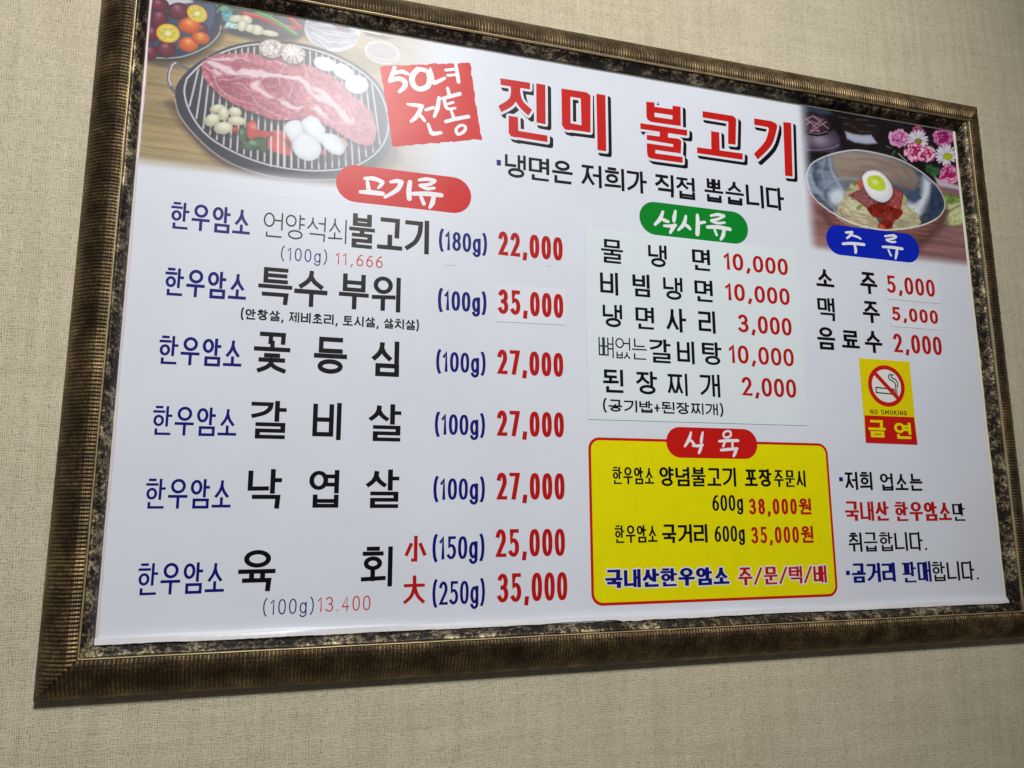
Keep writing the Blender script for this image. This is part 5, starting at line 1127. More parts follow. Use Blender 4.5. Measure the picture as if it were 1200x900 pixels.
 ('L',[5974,4165,5954,4143,5965,4124],3.1417084845102012,(214,164,200),{'a': 0.85,'soft': 1.2}),
 ('L',[5889,4153,5905,4152,5873,4136],3.0906637875105862,(214,164,200),{'a': 0.85,'soft': 1.2}),
 ('L',[5759,4133,5784,4146,5784,4162],2.2557426364061826,(176,92,146),{'a': 0.85,'soft': 1.2}),
 ('L',[5872,4079,5858,4090,5835,4055],1.5240472338207427,(120,30,84),{'a': 0.85,'soft': 1.2}),
 ('L',[5869,3972,5845,3965,5821,3961],2.997893714614813,(176,92,146),{'a': 0.85,'soft': 1.2}),
 ('L',[5774,4008,5726,4001,5742,4050],3.147045794708613,(214,164,200),{'a': 0.85,'soft': 1.2}),
 ('L',[5727,3967,5711,3979,5706,4000],2.994853917028761,(214,164,200),{'a': 0.85,'soft': 1.2}),
 ('L',[5906,4154,5899,4143,5927,4138],3.5983410092963553,(176,92,146),{'a': 0.85,'soft': 1.2}),
 ('L',[5798,4071,5804,4089,5785,4087],1.620166576578923,(120,30,84),{'a': 0.85,'soft': 1.2}),
 ('L',[5938,4119,5924,4113,5925,4101],1.847615059109253,(176,92,146),{'a': 0.85,'soft': 1.2}),
 ('L',[5860,4189,5871,4178,5893,4202],2.984607335585428,(176,92,146),{'a': 0.85,'soft': 1.2}),
 ('L',[5894,4164,5892,4154,5889,4146],1.3584464524257098,(120,30,84),{'a': 0.85,'soft': 1.2}),
 ('L',[5783,4020,5774,4032,5762,4040],3.176427157531732,(214,164,200),{'a': 0.85,'soft': 1.2}),
 ('L',[5792,3986,5758,3970,5751,3995],1.7599857339593936,(214,164,200),{'a': 0.85,'soft': 1.2}),
 ('L',[5890,4288,5902,4279,5927,4310],2.826654577752576,(176,92,146),{'a': 0.85,'soft': 1.2}),
 ('L',[5814,4068,5816,4088,5784,4075],1.3155409989104498,(120,30,84),{'a': 0.85,'soft': 1.2}),
 ('L',[5990,4080,5968,4068,5955,4051],1.5329728949743215,(120,30,84),{'a': 0.85,'soft': 1.2}),
 ('L',[5670,4170,5693,4199,5729,4222],2.268955297598649,(214,164,200),{'a': 0.85,'soft': 1.2}),
 ('L',[5931,4088,5920,4068,5893,4065],1.3961330868641633,(120,30,84),{'a': 0.85,'soft': 1.2}),
 ('L',[5786,3993,5758,3982,5749,3998],1.8760607664314364,(214,164,200),{'a': 0.85,'soft': 1.2}),
 ('L',[5824,3998,5815,4017,5803,4020],2.482721302944401,(176,92,146),{'a': 0.85,'soft': 1.2}),
 ('L',[5846,4085,5831,4081,5811,4077],1.1419629439769325,(120,30,84),{'a': 0.85,'soft': 1.2}),
 ('L',[5897,4255,5923,4268,5928,4241],1.3101803630364406,(214,164,200),{'a': 0.85,'soft': 1.2}),
 ('L',[5843,4179,5866,4180,5892,4190],2.7091835629199617,(214,164,200),{'a': 0.85,'soft': 1.2}),
 ('L',[5872,3977,5848,3968,5822,3957],2.167290438561248,(214,164,200),{'a': 0.85,'soft': 1.2}),
 ('L',[5980,4049,5951,4039,5932,4016],3.386456456861276,(176,92,146),{'a': 0.85,'soft': 1.2}),
 ('L',[5732,4207,5747,4219,5765,4228],2.336607214697211,(214,164,200),{'a': 0.85,'soft': 1.2}),
 ('L',[5975,4130,5972,4106,5937,4092],2.908417173514702,(214,164,200),{'a': 0.85,'soft': 1.2}),
 ('L',[5909,4252,5952,4266,5986,4257],3.448669881046672,(176,92,146),{'a': 0.85,'soft': 1.2}),
 ('L',[6020,4146,5986,4122,5983,4098],3.2035406945944143,(214,164,200),{'a': 0.85,'soft': 1.2}),
 ('L',[5915,4116,5921,4097,5882,4112],2.888581298676929,(176,92,146),{'a': 0.85,'soft': 1.2}),
 ('L',[5796,4202,5811,4210,5828,4215],1.261680519457511,(214,164,200),{'a': 0.85,'soft': 1.2}),
 ('L',[5936,4308,5977,4318,5983,4279],2.5985160399687035,(214,164,200),{'a': 0.85,'soft': 1.2}),
 ('L',[5915,4235,5924,4213,5963,4228],1.3072883936843587,(120,30,84),{'a': 0.85,'soft': 1.2}),
 ('L',[5951,4047,5922,4010,5871,4033],1.2974181547229091,(214,164,200),{'a': 0.85,'soft': 1.2}),
 ('L',[5773,4012,5750,4032,5735,4053],1.7988943072002166,(120,30,84),{'a': 0.85,'soft': 1.2}),
 ('L',[5728,4135,5747,4157,5749,4187],1.2472267487812607,(214,164,200),{'a': 0.85,'soft': 1.2}),
 ('L',[6028,4137,6041,4112,6020,4089],1.5209957229968831,(176,92,146),{'a': 0.85,'soft': 1.2}),
 ('L',[5860,4213,5875,4212,5893,4221],3.5908672406496525,(214,164,200),{'a': 0.85,'soft': 1.2}),
 ('L',[5788,4110,5807,4129,5779,4149],1.9205542553200003,(214,164,200),{'a': 0.85,'soft': 1.2}),
 ('L',[5881,4174,5880,4155,5911,4170],2.0244933809076477,(176,92,146),{'a': 0.85,'soft': 1.2}),
 ('L',[5826,4158,5832,4180,5857,4168],2.4376519529800125,(176,92,146),{'a': 0.85,'soft': 1.2}),
 ('L',[5826,4247,5860,4237,5891,4252],1.542938297436995,(120,30,84),{'a': 0.85,'soft': 1.2}),
 ('L',[5746,4089,5743,4105,5722,4119],1.1448935155644229,(120,30,84),{'a': 0.85,'soft': 1.2}),
 ('L',[6058,4253,6055,4230,6106,4232],1.7668984676337685,(214,164,200),{'a': 0.85,'soft': 1.2}),
 ('L',[5846,4187,5864,4174,5878,4176],3.055079315026541,(214,164,200),{'a': 0.85,'soft': 1.2}),
 ('L',[5944,4153,5926,4133,5918,4116],1.312413361503567,(120,30,84),{'a': 0.85,'soft': 1.2}),
 ('L',[5828,4223,5852,4242,5874,4214],2.951753400150052,(176,92,146),{'a': 0.85,'soft': 1.2}),
 ('F',('E',6458,4178,120,19,-4,-34,12),(196,190,210),{'soft': 1.2,'rim': ((150,146,170),1.6,0.5)}),
 ('F',('E',6441,4127,107,-22,-18,-33,12),(220,214,226),{'soft': 1.2,'rim': ((150,146,170),1.6,0.5)}),
 ('F',('E',6408,4083,80,-57,-29,-29,12),(220,214,226),{'soft': 1.2,'rim': ((150,146,170),1.6,0.5)}),
 ('F',('E',6350,4042,34,-89,-38,-18,12),(196,190,210),{'soft': 1.2,'rim': ((150,146,170),1.6,0.5)}),
 ('F',('E',6302,4026,-4,-102,-39,-8,12),(220,214,226),{'soft': 1.2,'rim': ((150,146,170),1.6,0.5)}),
 ('F',('E',6252,4024,-42,-103,-36,3,12),(220,214,226),{'soft': 1.2,'rim': ((150,146,170),1.6,0.5)}),
 ('F',('E',6208,4036,-79,-93,-29,15,12),(196,190,210),{'soft': 1.2,'rim': ((150,146,170),1.6,0.5)}),
 ('F',('E',6170,4070,-108,-67,-17,26,12),(220,214,226),{'soft': 1.2,'rim': ((150,146,170),1.6,0.5)}),
 ('F',('E',6158,4106,-118,-38,-4,32,12),(220,214,226),{'soft': 1.2,'rim': ((150,146,170),1.6,0.5)}),
 ('F',('E',6161,4152,-115,-2,9,34,12),(196,190,210),{'soft': 1.2,'rim': ((150,146,170),1.6,0.5)}),
 ('F',('E',6192,4210,-91,43,24,31,12),(220,214,226),{'soft': 1.2,'rim': ((150,146,170),1.6,0.5)}),
 ('F',('E',6222,4240,-68,68,32,27,12),(220,214,226),{'soft': 1.2,'rim': ((150,146,170),1.6,0.5)}),
 ('F',('E',6274,4271,-26,93,38,16,12),(196,190,210),{'soft': 1.2,'rim': ((150,146,170),1.6,0.5)}),
 ('F',('E',6336,4286,22,105,38,3,12),(220,214,226),{'soft': 1.2,'rim': ((150,146,170),1.6,0.5)}),
 ('F',('E',6386,4281,63,101,33,-10,12),(220,214,226),{'soft': 1.2,'rim': ((150,146,170),1.6,0.5)}),
 ('F',('E',6423,4264,92,87,25,-20,12),(196,190,210),{'soft': 1.2,'rim': ((150,146,170),1.6,0.5)}),
 ('F',('E',6454,4219,116,51,9,-30,12),(220,214,226),{'soft': 1.2,'rim': ((150,146,170),1.6,0.5)}),
 ('F',('E',6321,4138,95,13,-7,-61,16),(120,124,44),{'soft': 1.5,'nz': (0.25,2,2),'rim': ((110,120,20),2,0.6)}),
 ('F',('E',6208,3902,246,34,-21,-182,20),(170,30,92),{'soft': 3,'wob': 5}),
 ('F',('E',6422,3962,35,-38,-35,-28,10),(232,190,216),{'soft': 2,'wob': 4,'rim': ((170,30,92),3,0.5)}),
 ('F',('E',6365,3831,-47,-48,-29,19,10),(232,190,216),{'soft': 2,'wob': 4,'rim': ((170,30,92),3,0.5)}),
 ('F',('E',6308,3774,-64,-19,-4,35,10),(232,190,216),{'soft': 2,'wob': 4,'rim': ((170,30,92),3,0.5)}),
 ('F',('E',6212,3766,-62,-1,11,37,10),(232,190,216),{'soft': 2,'wob': 4,'rim': ((170,30,92),3,0.5)}),
 ('F',('E',6097,3747,-33,39,36,26,10),(232,190,216),{'soft': 2,'wob': 4,'rim': ((170,30,92),3,0.5)}),
 ('F',('E',6071,3776,-61,3,13,37,10),(232,190,216),{'soft': 2,'wob': 4,'rim': ((170,30,92),3,0.5)}),
 ('F',('E',5982,3828,19,56,40,-1,10),(232,190,216),{'soft': 2,'wob': 4,'rim': ((170,30,92),3,0.5)}),
 ('F',('E',6026,3906,-14,50,41,17,10),(232,190,216),{'soft': 2,'wob': 4,'rim': ((170,30,92),3,0.5)}),
 ('F',('E',6090,3984,63,22,6,-33,10),(232,190,216),{'soft': 2,'wob': 4,'rim': ((170,30,92),3,0.5)}),
 ('F',('E',6140,4014,53,42,23,-24,10),(232,190,216),{'soft': 2,'wob': 4,'rim': ((170,30,92),3,0.5)}),
 ('F',('E',6274,4042,48,-26,-29,-33,10),(232,190,216),{'soft': 2,'wob': 4,'rim': ((170,30,92),3,0.5)}),
 ('F',('E',6374,4050,22,-47,-39,-22,10),(232,190,216),{'soft': 2,'wob': 4,'rim': ((170,30,92),3,0.5)}),
 ('F',('E',6366,4006,24,-45,-39,-22,10),(232,190,216),{'soft': 2,'wob': 4,'rim': ((170,30,92),3,0.5)}),
 ('L',[6216,3813,6195,3795,6172,3791],3.1856225916047105,(232,190,216),{'a': 0.85,'soft': 1.2}),
 ('L',[6204,3955,6222,3948,6255,3970],1.41354339695067,(170,30,92),{'a': 0.85,'soft': 1.2}),
 ('L',[6055,4000,6057,4019,6090,4012],3.4785879310913073,(232,190,216),{'a': 0.85,'soft': 1.2}),
 ('L',[6083,3738,6051,3734,6040,3753],2.9762364132869124,(232,190,216),{'a': 0.85,'soft': 1.2}),
 ('L',[6094,3799,6094,3834,6044,3841],1.5353752715032567,(232,190,216),{'a': 0.85,'soft': 1.2}),
 ('L',[6239,3913,6247,3910,6231,3904],2.0977351056020836,(232,190,216),{'a': 0.85,'soft': 1.2}),
 ('L',[6304,3991,6306,3965,6355,3964],1.8751985391317052,(110,8,52),{'a': 0.85,'soft': 1.2}),
 ('L',[6314,3815,6294,3803,6282,3778],2.4479354439243703,(170,30,92),{'a': 0.85,'soft': 1.2}),
 ('L',[6260,3913,6264,3906,6247,3900],3.0686990302799844,(170,30,92),{'a': 0.85,'soft': 1.2}),
 ('L',[6315,3928,6294,3914,6326,3906],3.0290856834965294,(170,30,92),{'a': 0.85,'soft': 1.2}),
 ('L',[6448,3945,6454,3927,6464,3908],2.348156056399249,(232,190,216),{'a': 0.85,'soft': 1.2}),
 ('L',[6151,3942,6153,3965,6184,3948],2.676999578900851,(232,190,216),{'a': 0.85,'soft': 1.2}),
 ('L',[6205,3945,6221,3956,6233,3949],3.2711791495223146,(170,30,92),{'a': 0.85,'soft': 1.2}),
 ('L',[6261,3764,6242,3749,6220,3735],1.3722146993134767,(110,8,52),{'a': 0.85,'soft': 1.2}),
 ('L',[6026,3838,6027,3869,6004,3899],3.2438050098623297,(232,190,216),{'a': 0.85,'soft': 1.2}),
 ('L',[6310,3851,6276,3829,6236,3823],2.031242509562736,(232,190,216),{'a': 0.85,'soft': 1.2}),
 ('L',[6168,4015,6184,4034,6205,4039],1.3108903252576076,(170,30,92),{'a': 0.85,'soft': 1.2}),
 ('L',[6310,3904,6294,3889,6281,3875],1.9895956556869332,(110,8,52),{'a': 0.85,'soft': 1.2}),
 ('L',[6210,3852,6195,3853,6178,3850],0.9244572115785205,(110,8,52),{'a': 0.85,'soft': 1.2}),
 ('L',[6062,3900,6049,3926,6083,3945],3.5768078346485206,(232,190,216),{'a': 0.85,'soft': 1.2}),
 ('L',[6238,3963,6246,3944,6291,3956],1.4150046741938884,(110,8,52),{'a': 0.85,'soft': 1.2}),
 ('L',[6299,3871,6278,3856,6266,3832],1.6872018490959002,(110,8,52),{'a': 0.85,'soft': 1.2}),
 ('L',[5965,3853,5942,3878,5977,3908],2.5111194298012416,(170,30,92),{'a': 0.85,'soft': 1.2}),
 ('L',[6173,3948,6178,3970,6194,3979],2.355095578358008,(232,190,216),{'a': 0.85,'soft': 1.2}),
 ('L',[6102,3922,6135,3940,6148,3972],1.2117336698439465,(232,190,216),{'a': 0.85,'soft': 1.2}),
 ('L',[6273,3997,6301,4009,6287,3976],1.8537501367404663,(110,8,52),{'a': 0.85,'soft': 1.2}),
 ('L',[6211,4043,6257,4063,6282,4030],3.306833016643014,(170,30,92),{'a': 0.85,'soft': 1.2}),
 ('L',[6185,3842,6151,3828,6164,3868],1.3933378018654639,(110,8,52),{'a': 0.85,'soft': 1.2}),
 ('L',[6200,3836,6178,3819,6162,3825],2.148612888055103,(232,190,216),{'a': 0.85,'soft': 1.2}),
 ('L',[6355,4007,6399,4000,6407,3970],1.337700996630963,(110,8,52),{'a': 0.85,'soft': 1.2}),
 ('L',[6236,3828,6206,3823,6168,3797],1.0342697920330264,(110,8,52),{'a': 0.85,'soft': 1.2}),
 ('L',[6179,3759,6144,3752,6107,3745],1.3601945891680325,(232,190,216),{'a': 0.85,'soft': 1.2}),
 ('L',[6178,3751,6156,3756,6130,3749],2.7922213309219694,(170,30,92),{'a': 0.85,'soft': 1.2}),
 ('L',[6216,3770,6182,3770,6141,3749],3.168285533895616,(232,190,216),{'a': 0.85,'soft': 1.2}),
 ('L',[5981,3825,5974,3840,5971,3856],2.9764168619867633,(232,190,216),{'a': 0.85,'soft': 1.2}),
 ('L',[6150,3900,6172,3910,6187,3914],1.8023510426628762,(110,8,52),{'a': 0.85,'soft': 1.2}),
 ('L',[6217,4042,6255,4044,6301,4061],2.8931724269481593,(232,190,216),{'a': 0.85,'soft': 1.2}),
 ('L',[6385,3882,6378,3867,6378,3848],3.115533200969939,(232,190,216),{'a': 0.85,'soft': 1.2}),
 ('L',[6348,4056,6350,4035,6375,4035],2.5564368063295615,(170,30,92),{'a': 0.85,'soft': 1.2}),
 ('L',[6133,3867,6132,3885,6131,3903],2.808402508797302,(232,190,216),{'a': 0.85,'soft': 1.2}),
 ('L',[6276,3983,6275,3967,6311,3984],2.2185191486146643,(232,190,216),{'a': 0.85,'soft': 1.2}),
 ('L',[6182,3993,6217,3989,6247,3990],2.2822844895766368,(170,30,92),{'a': 0.85,'soft': 1.2}),
 ('L',[6178,3882,6186,3894,6167,3895],3.5108011949429354,(170,30,92),{'a': 0.85,'soft': 1.2}),
 ('L',[6243,3804,6207,3809,6173,3793],1.641750583862032,(232,190,216),{'a': 0.85,'soft': 1.2}),
 ('L',[6012,3858,5997,3872,6004,3890],2.4787617317442283,(170,30,92),{'a': 0.85,'soft': 1.2}),
 ('L',[6084,3845,6090,3860,6077,3869],2.4775161701703787,(232,190,216),{'a': 0.85,'soft': 1.2}),
 ('L',[6299,3931,6305,3910,6276,3889],1.7620995751133048,(110,8,52),{'a': 0.85,'soft': 1.2}),
 ('L',[6189,3961,6205,3982,6220,3963],1.64314071017869,(110,8,52),{'a': 0.85,'soft': 1.2}),
 ('L',[6392,4025,6411,4019,6419,4005],1.3747789815062088,(110,8,52),{'a': 0.85,'soft': 1.2}),
 ('L',[6413,3854,6397,3833,6381,3812],1.5183832573644942,(110,8,52),{'a': 0.85,'soft': 1.2}),
 ('L',[6326,4027,6336,3996,6394,3996],1.2093718505385522,(110,8,52),{'a': 0.85,'soft': 1.2}),
 ('L',[6028,3878,6018,3910,6040,3942],1.8052804468510621,(110,8,52),{'a': 0.85,'soft': 1.2}),
 ('L',[6142,3902,6169,3910,6152,3929],2.5332531563426306,(232,190,216),{'a': 0.85,'soft': 1.2}),
 ('L',[5978,3841,5996,3858,5979,3868],1.2089084935730128,(232,190,216),{'a': 0.85,'soft': 1.2}),
 ('L',[6156,3871,6152,3879,6142,3885],1.3002078704112907,(232,190,216),{'a': 0.85,'soft': 1.2}),
 ('L',[6317,3818,6298,3789,6257,3788],3.1122068612602107,(170,30,92),{'a': 0.85,'soft': 1.2}),
 ('L',[6035,3817,6017,3834,6001,3854],2.4874211770922887,(232,190,216),{'a': 0.85,'soft': 1.2}),
 ('L',[6196,3924,6203,3938,6210,3918],1.4442892101831324,(110,8,52),{'a': 0.85,'soft': 1.2}),
 ('L',[6289,3860,6254,3848,6230,3823],0.938751628413746,(110,8,52),{'a': 0.85,'soft': 1.2}),
 ('L',[6162,3959,6171,3985,6197,3965],1.5500857818805691,(110,8,52),{'a': 0.85,'soft': 1.2}),
 ('L',[6197,4043,6240,4071,6280,4066],3.3725211211239836,(232,190,216),{'a': 0.85,'soft': 1.2}),
 ('L',[6153,3769,6119,3749,6124,3793],2.2972432596765966,(232,190,216),{'a': 0.85,'soft': 1.2}),
 ('L',[6120,3941,6146,3971,6189,3984],1.562184940360575,(110,8,52),{'a': 0.85,'soft': 1.2}),
 ('L',[6214,3977,6251,3987,6257,3954],3.205453337555074,(170,30,92),{'a': 0.85,'soft': 1.2}),
 ('L',[6407,3867,6378,3849,6371,3823],1.4342762728317844,(110,8,52),{'a': 0.85,'soft': 1.2}),
 ('L',[6364,3854,6325,3845,6343,3804],3.5701727737640123,(170,30,92),{'a': 0.85,'soft': 1.2}),
 ('L',[6206,4029,6224,4042,6240,4036],1.9857510416929465,(232,190,216),{'a': 0.85,'soft': 1.2}),
 ('L',[6315,3906,6314,3893,6301,3881],1.4894363434483904,(110,8,52),{'a': 0.85,'soft': 1.2}),
 ('L',[6249,3787,6226,3768,6198,3770],1.6284557735746314,(232,190,216),{'a': 0.85,'soft': 1.2}),
 ('L',[5989,3868,5969,3880,5967,3895],3.3089843387670568,(232,190,216),{'a': 0.85,'soft': 1.2}),
 ('L',[6038,3763,6013,3772,5980,3777],1.3769587311982125,(170,30,92),{'a': 0.85,'soft': 1.2}),
 ('L',[6055,3965,6095,3985,6128,4007],2.570111852586269,(170,30,92),{'a': 0.85,'soft': 1.2}),
 ('L',[6247,3934,6234,3919,6259,3925],2.410954528321394,(170,30,92),{'a': 0.85,'soft': 1.2}),
 ('L',[6254,3957,6260,3939,6262,3924],1.1772967968701138,(110,8,52),{'a': 0.85,'soft': 1.2}),
 ('L',[6283,4084,6301,4064,6343,4081],2.0203413526276273,(170,30,92),{'a': 0.85,'soft': 1.2}),
 ('L',[6256,3869,6248,3840,6217,3838],1.0840241397763108,(110,8,52),{'a': 0.85,'soft': 1.2}),
 ('L',[6348,3911,6360,3894,6357,3876],2.3888515822280287,(170,30,92),{'a': 0.85,'soft': 1.2}),
 ('L',[5970,3861,5979,3878,5995,3895],2.368988299465779,(232,190,216),{'a': 0.85,'soft': 1.2}),
 ('L',[6371,3847,6371,3825,6356,3808],1.6661517363259908,(170,30,92),{'a': 0.85,'soft': 1.2}),
 ('L',[6163,3831,6148,3831,6145,3844],3.3915811075326348,(170,30,92),{'a': 0.85,'soft': 1.2}),
 ('L',[6155,3902,6145,3910,6154,3917],1.3268702202483509,(110,8,52),{'a': 0.85,'soft': 1.2}),
 ('L',[6264,4063,6292,4058,6308,4036],1.1657524427901393,(110,8,52),{'a': 0.85,'soft': 1.2}),
 ('L',[6123,3780,6105,3790,6101,3811],2.5058037911837223,(232,190,216),{'a': 0.85,'soft': 1.2}),
 ('F',('E',6490,3890,228,32,-20,-168,20),(166,30,92),{'soft': 3,'wob': 5}),
 ('F',('E',6690,3890,-40,-47,-29,14,10),(232,196,218),{'soft': 2,'wob': 4,'rim': ((166,30,92),3,0.5)}),
 ('F',('E',6625,3825,-17,-52,-38,1,10),(232,196,218),{'soft': 2,'wob': 4,'rim': ((166,30,92),3,0.5)}),
 ('F',('E',6560,3775,-51,-38,-21,23,10),(232,196,218),{'soft': 2,'wob': 4,'rim': ((166,30,92),3,0.5)}),
 ('F',('E',6522,3766,-59,-11,1,33,10),(232,196,218),{'soft': 2,'wob': 4,'rim': ((166,30,92),3,0.5)}),
 ('F',('E',6388,3759,-59,-8,4,33,10),(232,196,218),{'soft': 2,'wob': 4,'rim': ((166,30,92),3,0.5)}),
 ('F',('E',6356,3778,-51,13,19,32,10),(232,196,218),{'soft': 2,'wob': 4,'rim': ((166,30,92),3,0.5)}),
 ('F',('E',6310,3808,-16,45,37,17,10),(232,196,218),{'soft': 2,'wob': 4,'rim': ((166,30,92),3,0.5)}),
 ('F',('E',6312,3880,-5,48,39,11,10),(232,196,218),{'soft': 2,'wob': 4,'rim': ((166,30,92),3,0.5)}),
 ('F',('E',6350,3932,37,48,31,-13,10),(232,196,218),{'soft': 2,'wob': 4,'rim': ((166,30,92),3,0.5)}),
 ('F',('E',6418,4009,59,9,-3,-33,10),(232,196,218),{'soft': 2,'wob': 4,'rim': ((166,30,92),3,0.5)}),
 ('F',('E',6546,4035,49,-17,-22,-32,10),(232,196,218),{'soft': 2,'wob': 4,'rim': ((166,30,92),3,0.5)}),
 ('F',('E',6618,3998,30,-38,-35,-24,10),(232,196,218),{'soft': 2,'wob': 4,'rim': ((166,30,92),3,0.5)}),
 ('F',('E',6676,3968,-1,-50,-39,-8,10),(232,196,218),{'soft': 2,'wob': 4,'rim': ((166,30,92),3,0.5)}),
 ('L',[6549,4024,6577,4010,6607,4002],2.636701284440856,(232,196,218),{'a': 0.85,'soft': 1.2}),
 ('L',[6616,3892,6626,3878,6602,3868],3.5467330244972937,(232,196,218),{'a': 0.85,'soft': 1.2}),
 ('L',[6516,3759,6497,3765,6478,3735],2.8774342971243247,(232,196,218),{'a': 0.85,'soft': 1.2}),
 ('L',[6438,3871,6433,3875,6420,3879],1.741893604553554,(110,8,52),{'a': 0.85,'soft': 1.2}),
 ('L',[6630,3873,6626,3847,6598,3827],3.231914805992923,(232,196,218),{'a': 0.85,'soft': 1.2}),
 ('L',[6497,3839,6468,3823,6441,3827],3.03538011940957,(166,30,92),{'a': 0.85,'soft': 1.2}),
 ('L',[6554,3915,6562,3906,6581,3896],3.5247385040847004,(232,196,218),{'a': 0.85,'soft': 1.2}),
 ('L',[6612,3967,6635,3948,6648,3920],1.585399118229999,(232,196,218),{'a': 0.85,'soft': 1.2}),
 ('L',[6520,3860,6499,3862,6485,3854],3.1515660994771593,(166,30,92),{'a': 0.85,'soft': 1.2}),
 ('L',[6484,3782,6461,3793,6437,3793],2.327238120149781,(166,30,92),{'a': 0.85,'soft': 1.2}),
 ('L',[6538,3864,6520,3865,6509,3865],2.972673560786747,(232,196,218),{'a': 0.85,'soft': 1.2}),
 ('L',[6611,3846,6585,3828,6560,3812],2.142141979520632,(232,196,218),{'a': 0.85,'soft': 1.2}),
 ('L',[6524,3885,6533,3868,6511,3862],2.7698323809485403,(232,196,218),{'a': 0.85,'soft': 1.2}),
 ('L',[6400,3908,6427,3917,6441,3929],2.4048240345446033,(232,196,218),{'a': 0.85,'soft': 1.2}),
 ('L',[6473,3765,6458,3781,6433,3765],3.3650565420862533,(166,30,92),{'a': 0.85,'soft': 1.2}),
 ('L',[6582,4000,6611,3999,6624,3984],1.7082100880835005,(110,8,52),{'a': 0.85,'soft': 1.2}),
 ('L',[6507,3953,6520,3934,6557,3948],2.1135049512742516,(166,30,92),{'a': 0.85,'soft': 1.2}),
 ('L',[6564,3894,6546,3886,6552,3877],3.518395615817015,(166,30,92),{'a': 0.85,'soft': 1.2}),
 ('L',[6471,4028,6487,4017,6502,4032],1.2698939982451851,(232,196,218),{'a': 0.85,'soft': 1.2}),
 ('L',[6353,3873,6380,3892,6385,3910],3.454214470240136,(232,196,218),{'a': 0.85,'soft': 1.2}),
 ('L',[6473,3865,6472,3874,6477,3882],2.6698314292507135,(166,30,92),{'a': 0.85,'soft': 1.2}),
 ('L',[6584,3829,6548,3817,6525,3785],1.4636671509099897,(232,196,218),{'a': 0.85,'soft': 1.2}),
 ('L',[6383,3851,6354,3856,6375,3874],1.122617189737009,(110,8,52),{'a': 0.85,'soft': 1.2}),
 ('L',[6535,3913,6558,3913,6537,3899],1.7468506191830335,(110,8,52),{'a': 0.85,'soft': 1.2}),
 ('L',[6535,3928,6542,3919,6568,3917],1.128209364809642,(110,8,52),{'a': 0.85,'soft': 1.2}),
 ('L',[6627,4033,6656,4025,6664,4001],2.895819722762025,(232,196,218),{'a': 0.85,'soft': 1.2}),
 ('L',[6410,3899,6417,3921,6432,3948],1.967407360358314,(232,196,218),{'a': 0.85,'soft': 1.2}),
 ('L',[6359,3787,6346,3793,6351,3809],1.7566240594201843,(110,8,52),{'a': 0.85,'soft': 1.2}),
 ('L',[6398,3825,6366,3829,6388,3858],1.5992107582733621,(110,8,52),{'a': 0.85,'soft': 1.2}),
 ('L',[6574,3980,6603,3969,6597,3937],1.8696938387769273,(232,196,218),{'a': 0.85,'soft': 1.2}),
 ('L',[6464,3750,6430,3751,6402,3761],1.480913041320402,(110,8,52),{'a': 0.85,'soft': 1.2}),
 ('L',[6570,3973,6601,3984,6583,3955],1.4502735615860112,(232,196,218),{'a': 0.85,'soft': 1.2}),
 ('L',[6495,3819,6470,3832,6443,3828],1.658824084271455,(110,8,52),{'a': 0.85,'soft': 1.2}),
 ('L',[6347,3885,6374,3897,6360,3912],2.968224862309359,(232,196,218),{'a': 0.85,'soft': 1.2}),
 ('L',[6486,3854,6472,3853,6465,3861],1.7509929835130646,(166,30,92),{'a': 0.85,'soft': 1.2}),
 ('L',[6663,3897,6653,3872,6614,3853],2.3196427383697547,(232,196,218),{'a': 0.85,'soft': 1.2}),
 ('L',[6407,4000,6438,4019,6476,4015],1.1089050902138866,(110,8,52),{'a': 0.85,'soft': 1.2}),
 ('L',[6299,3821,6296,3847,6294,3874],3.066940071028703,(232,196,218),{'a': 0.85,'soft': 1.2}),
 ('L',[6451,3981,6474,4006,6500,3984],1.235449146950724,(110,8,52),{'a': 0.85,'soft': 1.2}),
 ('L',[6594,3891,6584,3881,6571,3873],1.9810260932584285,(166,30,92),{'a': 0.85,'soft': 1.2}),
 ('L',[6500,3855,6488,3848,6482,3868],3.3048636384675305,(166,30,92),{'a': 0.85,'soft': 1.2}),
 ('L',[6384,3891,6401,3914,6431,3930],1.8255531056555703,(110,8,52),{'a': 0.85,'soft': 1.2}),
 ('L',[6504,3859,6490,3870,6475,3844],2.501802362405716,(232,196,218),{'a': 0.85,'soft': 1.2}),
 ('L',[6637,4038,6638,4011,6681,4019],1.4930400964188557,(232,196,218),{'a': 0.85,'soft': 1.2}),
 ('L',[6615,3782,6591,3759,6555,3753],1.612347455982349,(166,30,92),{'a': 0.85,'soft': 1.2}),
 ('L',[6424,4012,6461,4019,6495,4027],1.2590624158701615,(166,30,92),{'a': 0.85,'soft': 1.2}),
 ('L',[6595,3876,6564,3869,6576,3850],2.5949283730805055,(166,30,92),{'a': 0.85,'soft': 1.2}),
 ('L',[6385,3927,6404,3945,6425,3963],3.4993280306054038,(232,196,218),{'a': 0.85,'soft': 1.2}),
 ('L',[6335,3935,6367,3942,6351,3971],2.2177441102940647,(166,30,92),{'a': 0.85,'soft': 1.2}),
 ('L',[6358,3956,6379,3976,6401,3997],1.8869118338591604,(166,30,92),{'a': 0.85,'soft': 1.2}),
 ('L',[6379,3958,6404,3958,6410,3971],2.144207334880802,(232,196,218),{'a': 0.85,'soft': 1.2}),
 ('L',[6548,3817,6538,3799,6518,3793],2.976332044394505,(232,196,218),{'a': 0.85,'soft': 1.2}),
 ('L',[6527,3834,6509,3815,6484,3822],2.4928145696593513,(166,30,92),{'a': 0.85,'soft': 1.2}),
 ('L',[6409,3775,6391,3790,6345,3783],2.318646919050466,(232,196,218),{'a': 0.85,'soft': 1.2}),
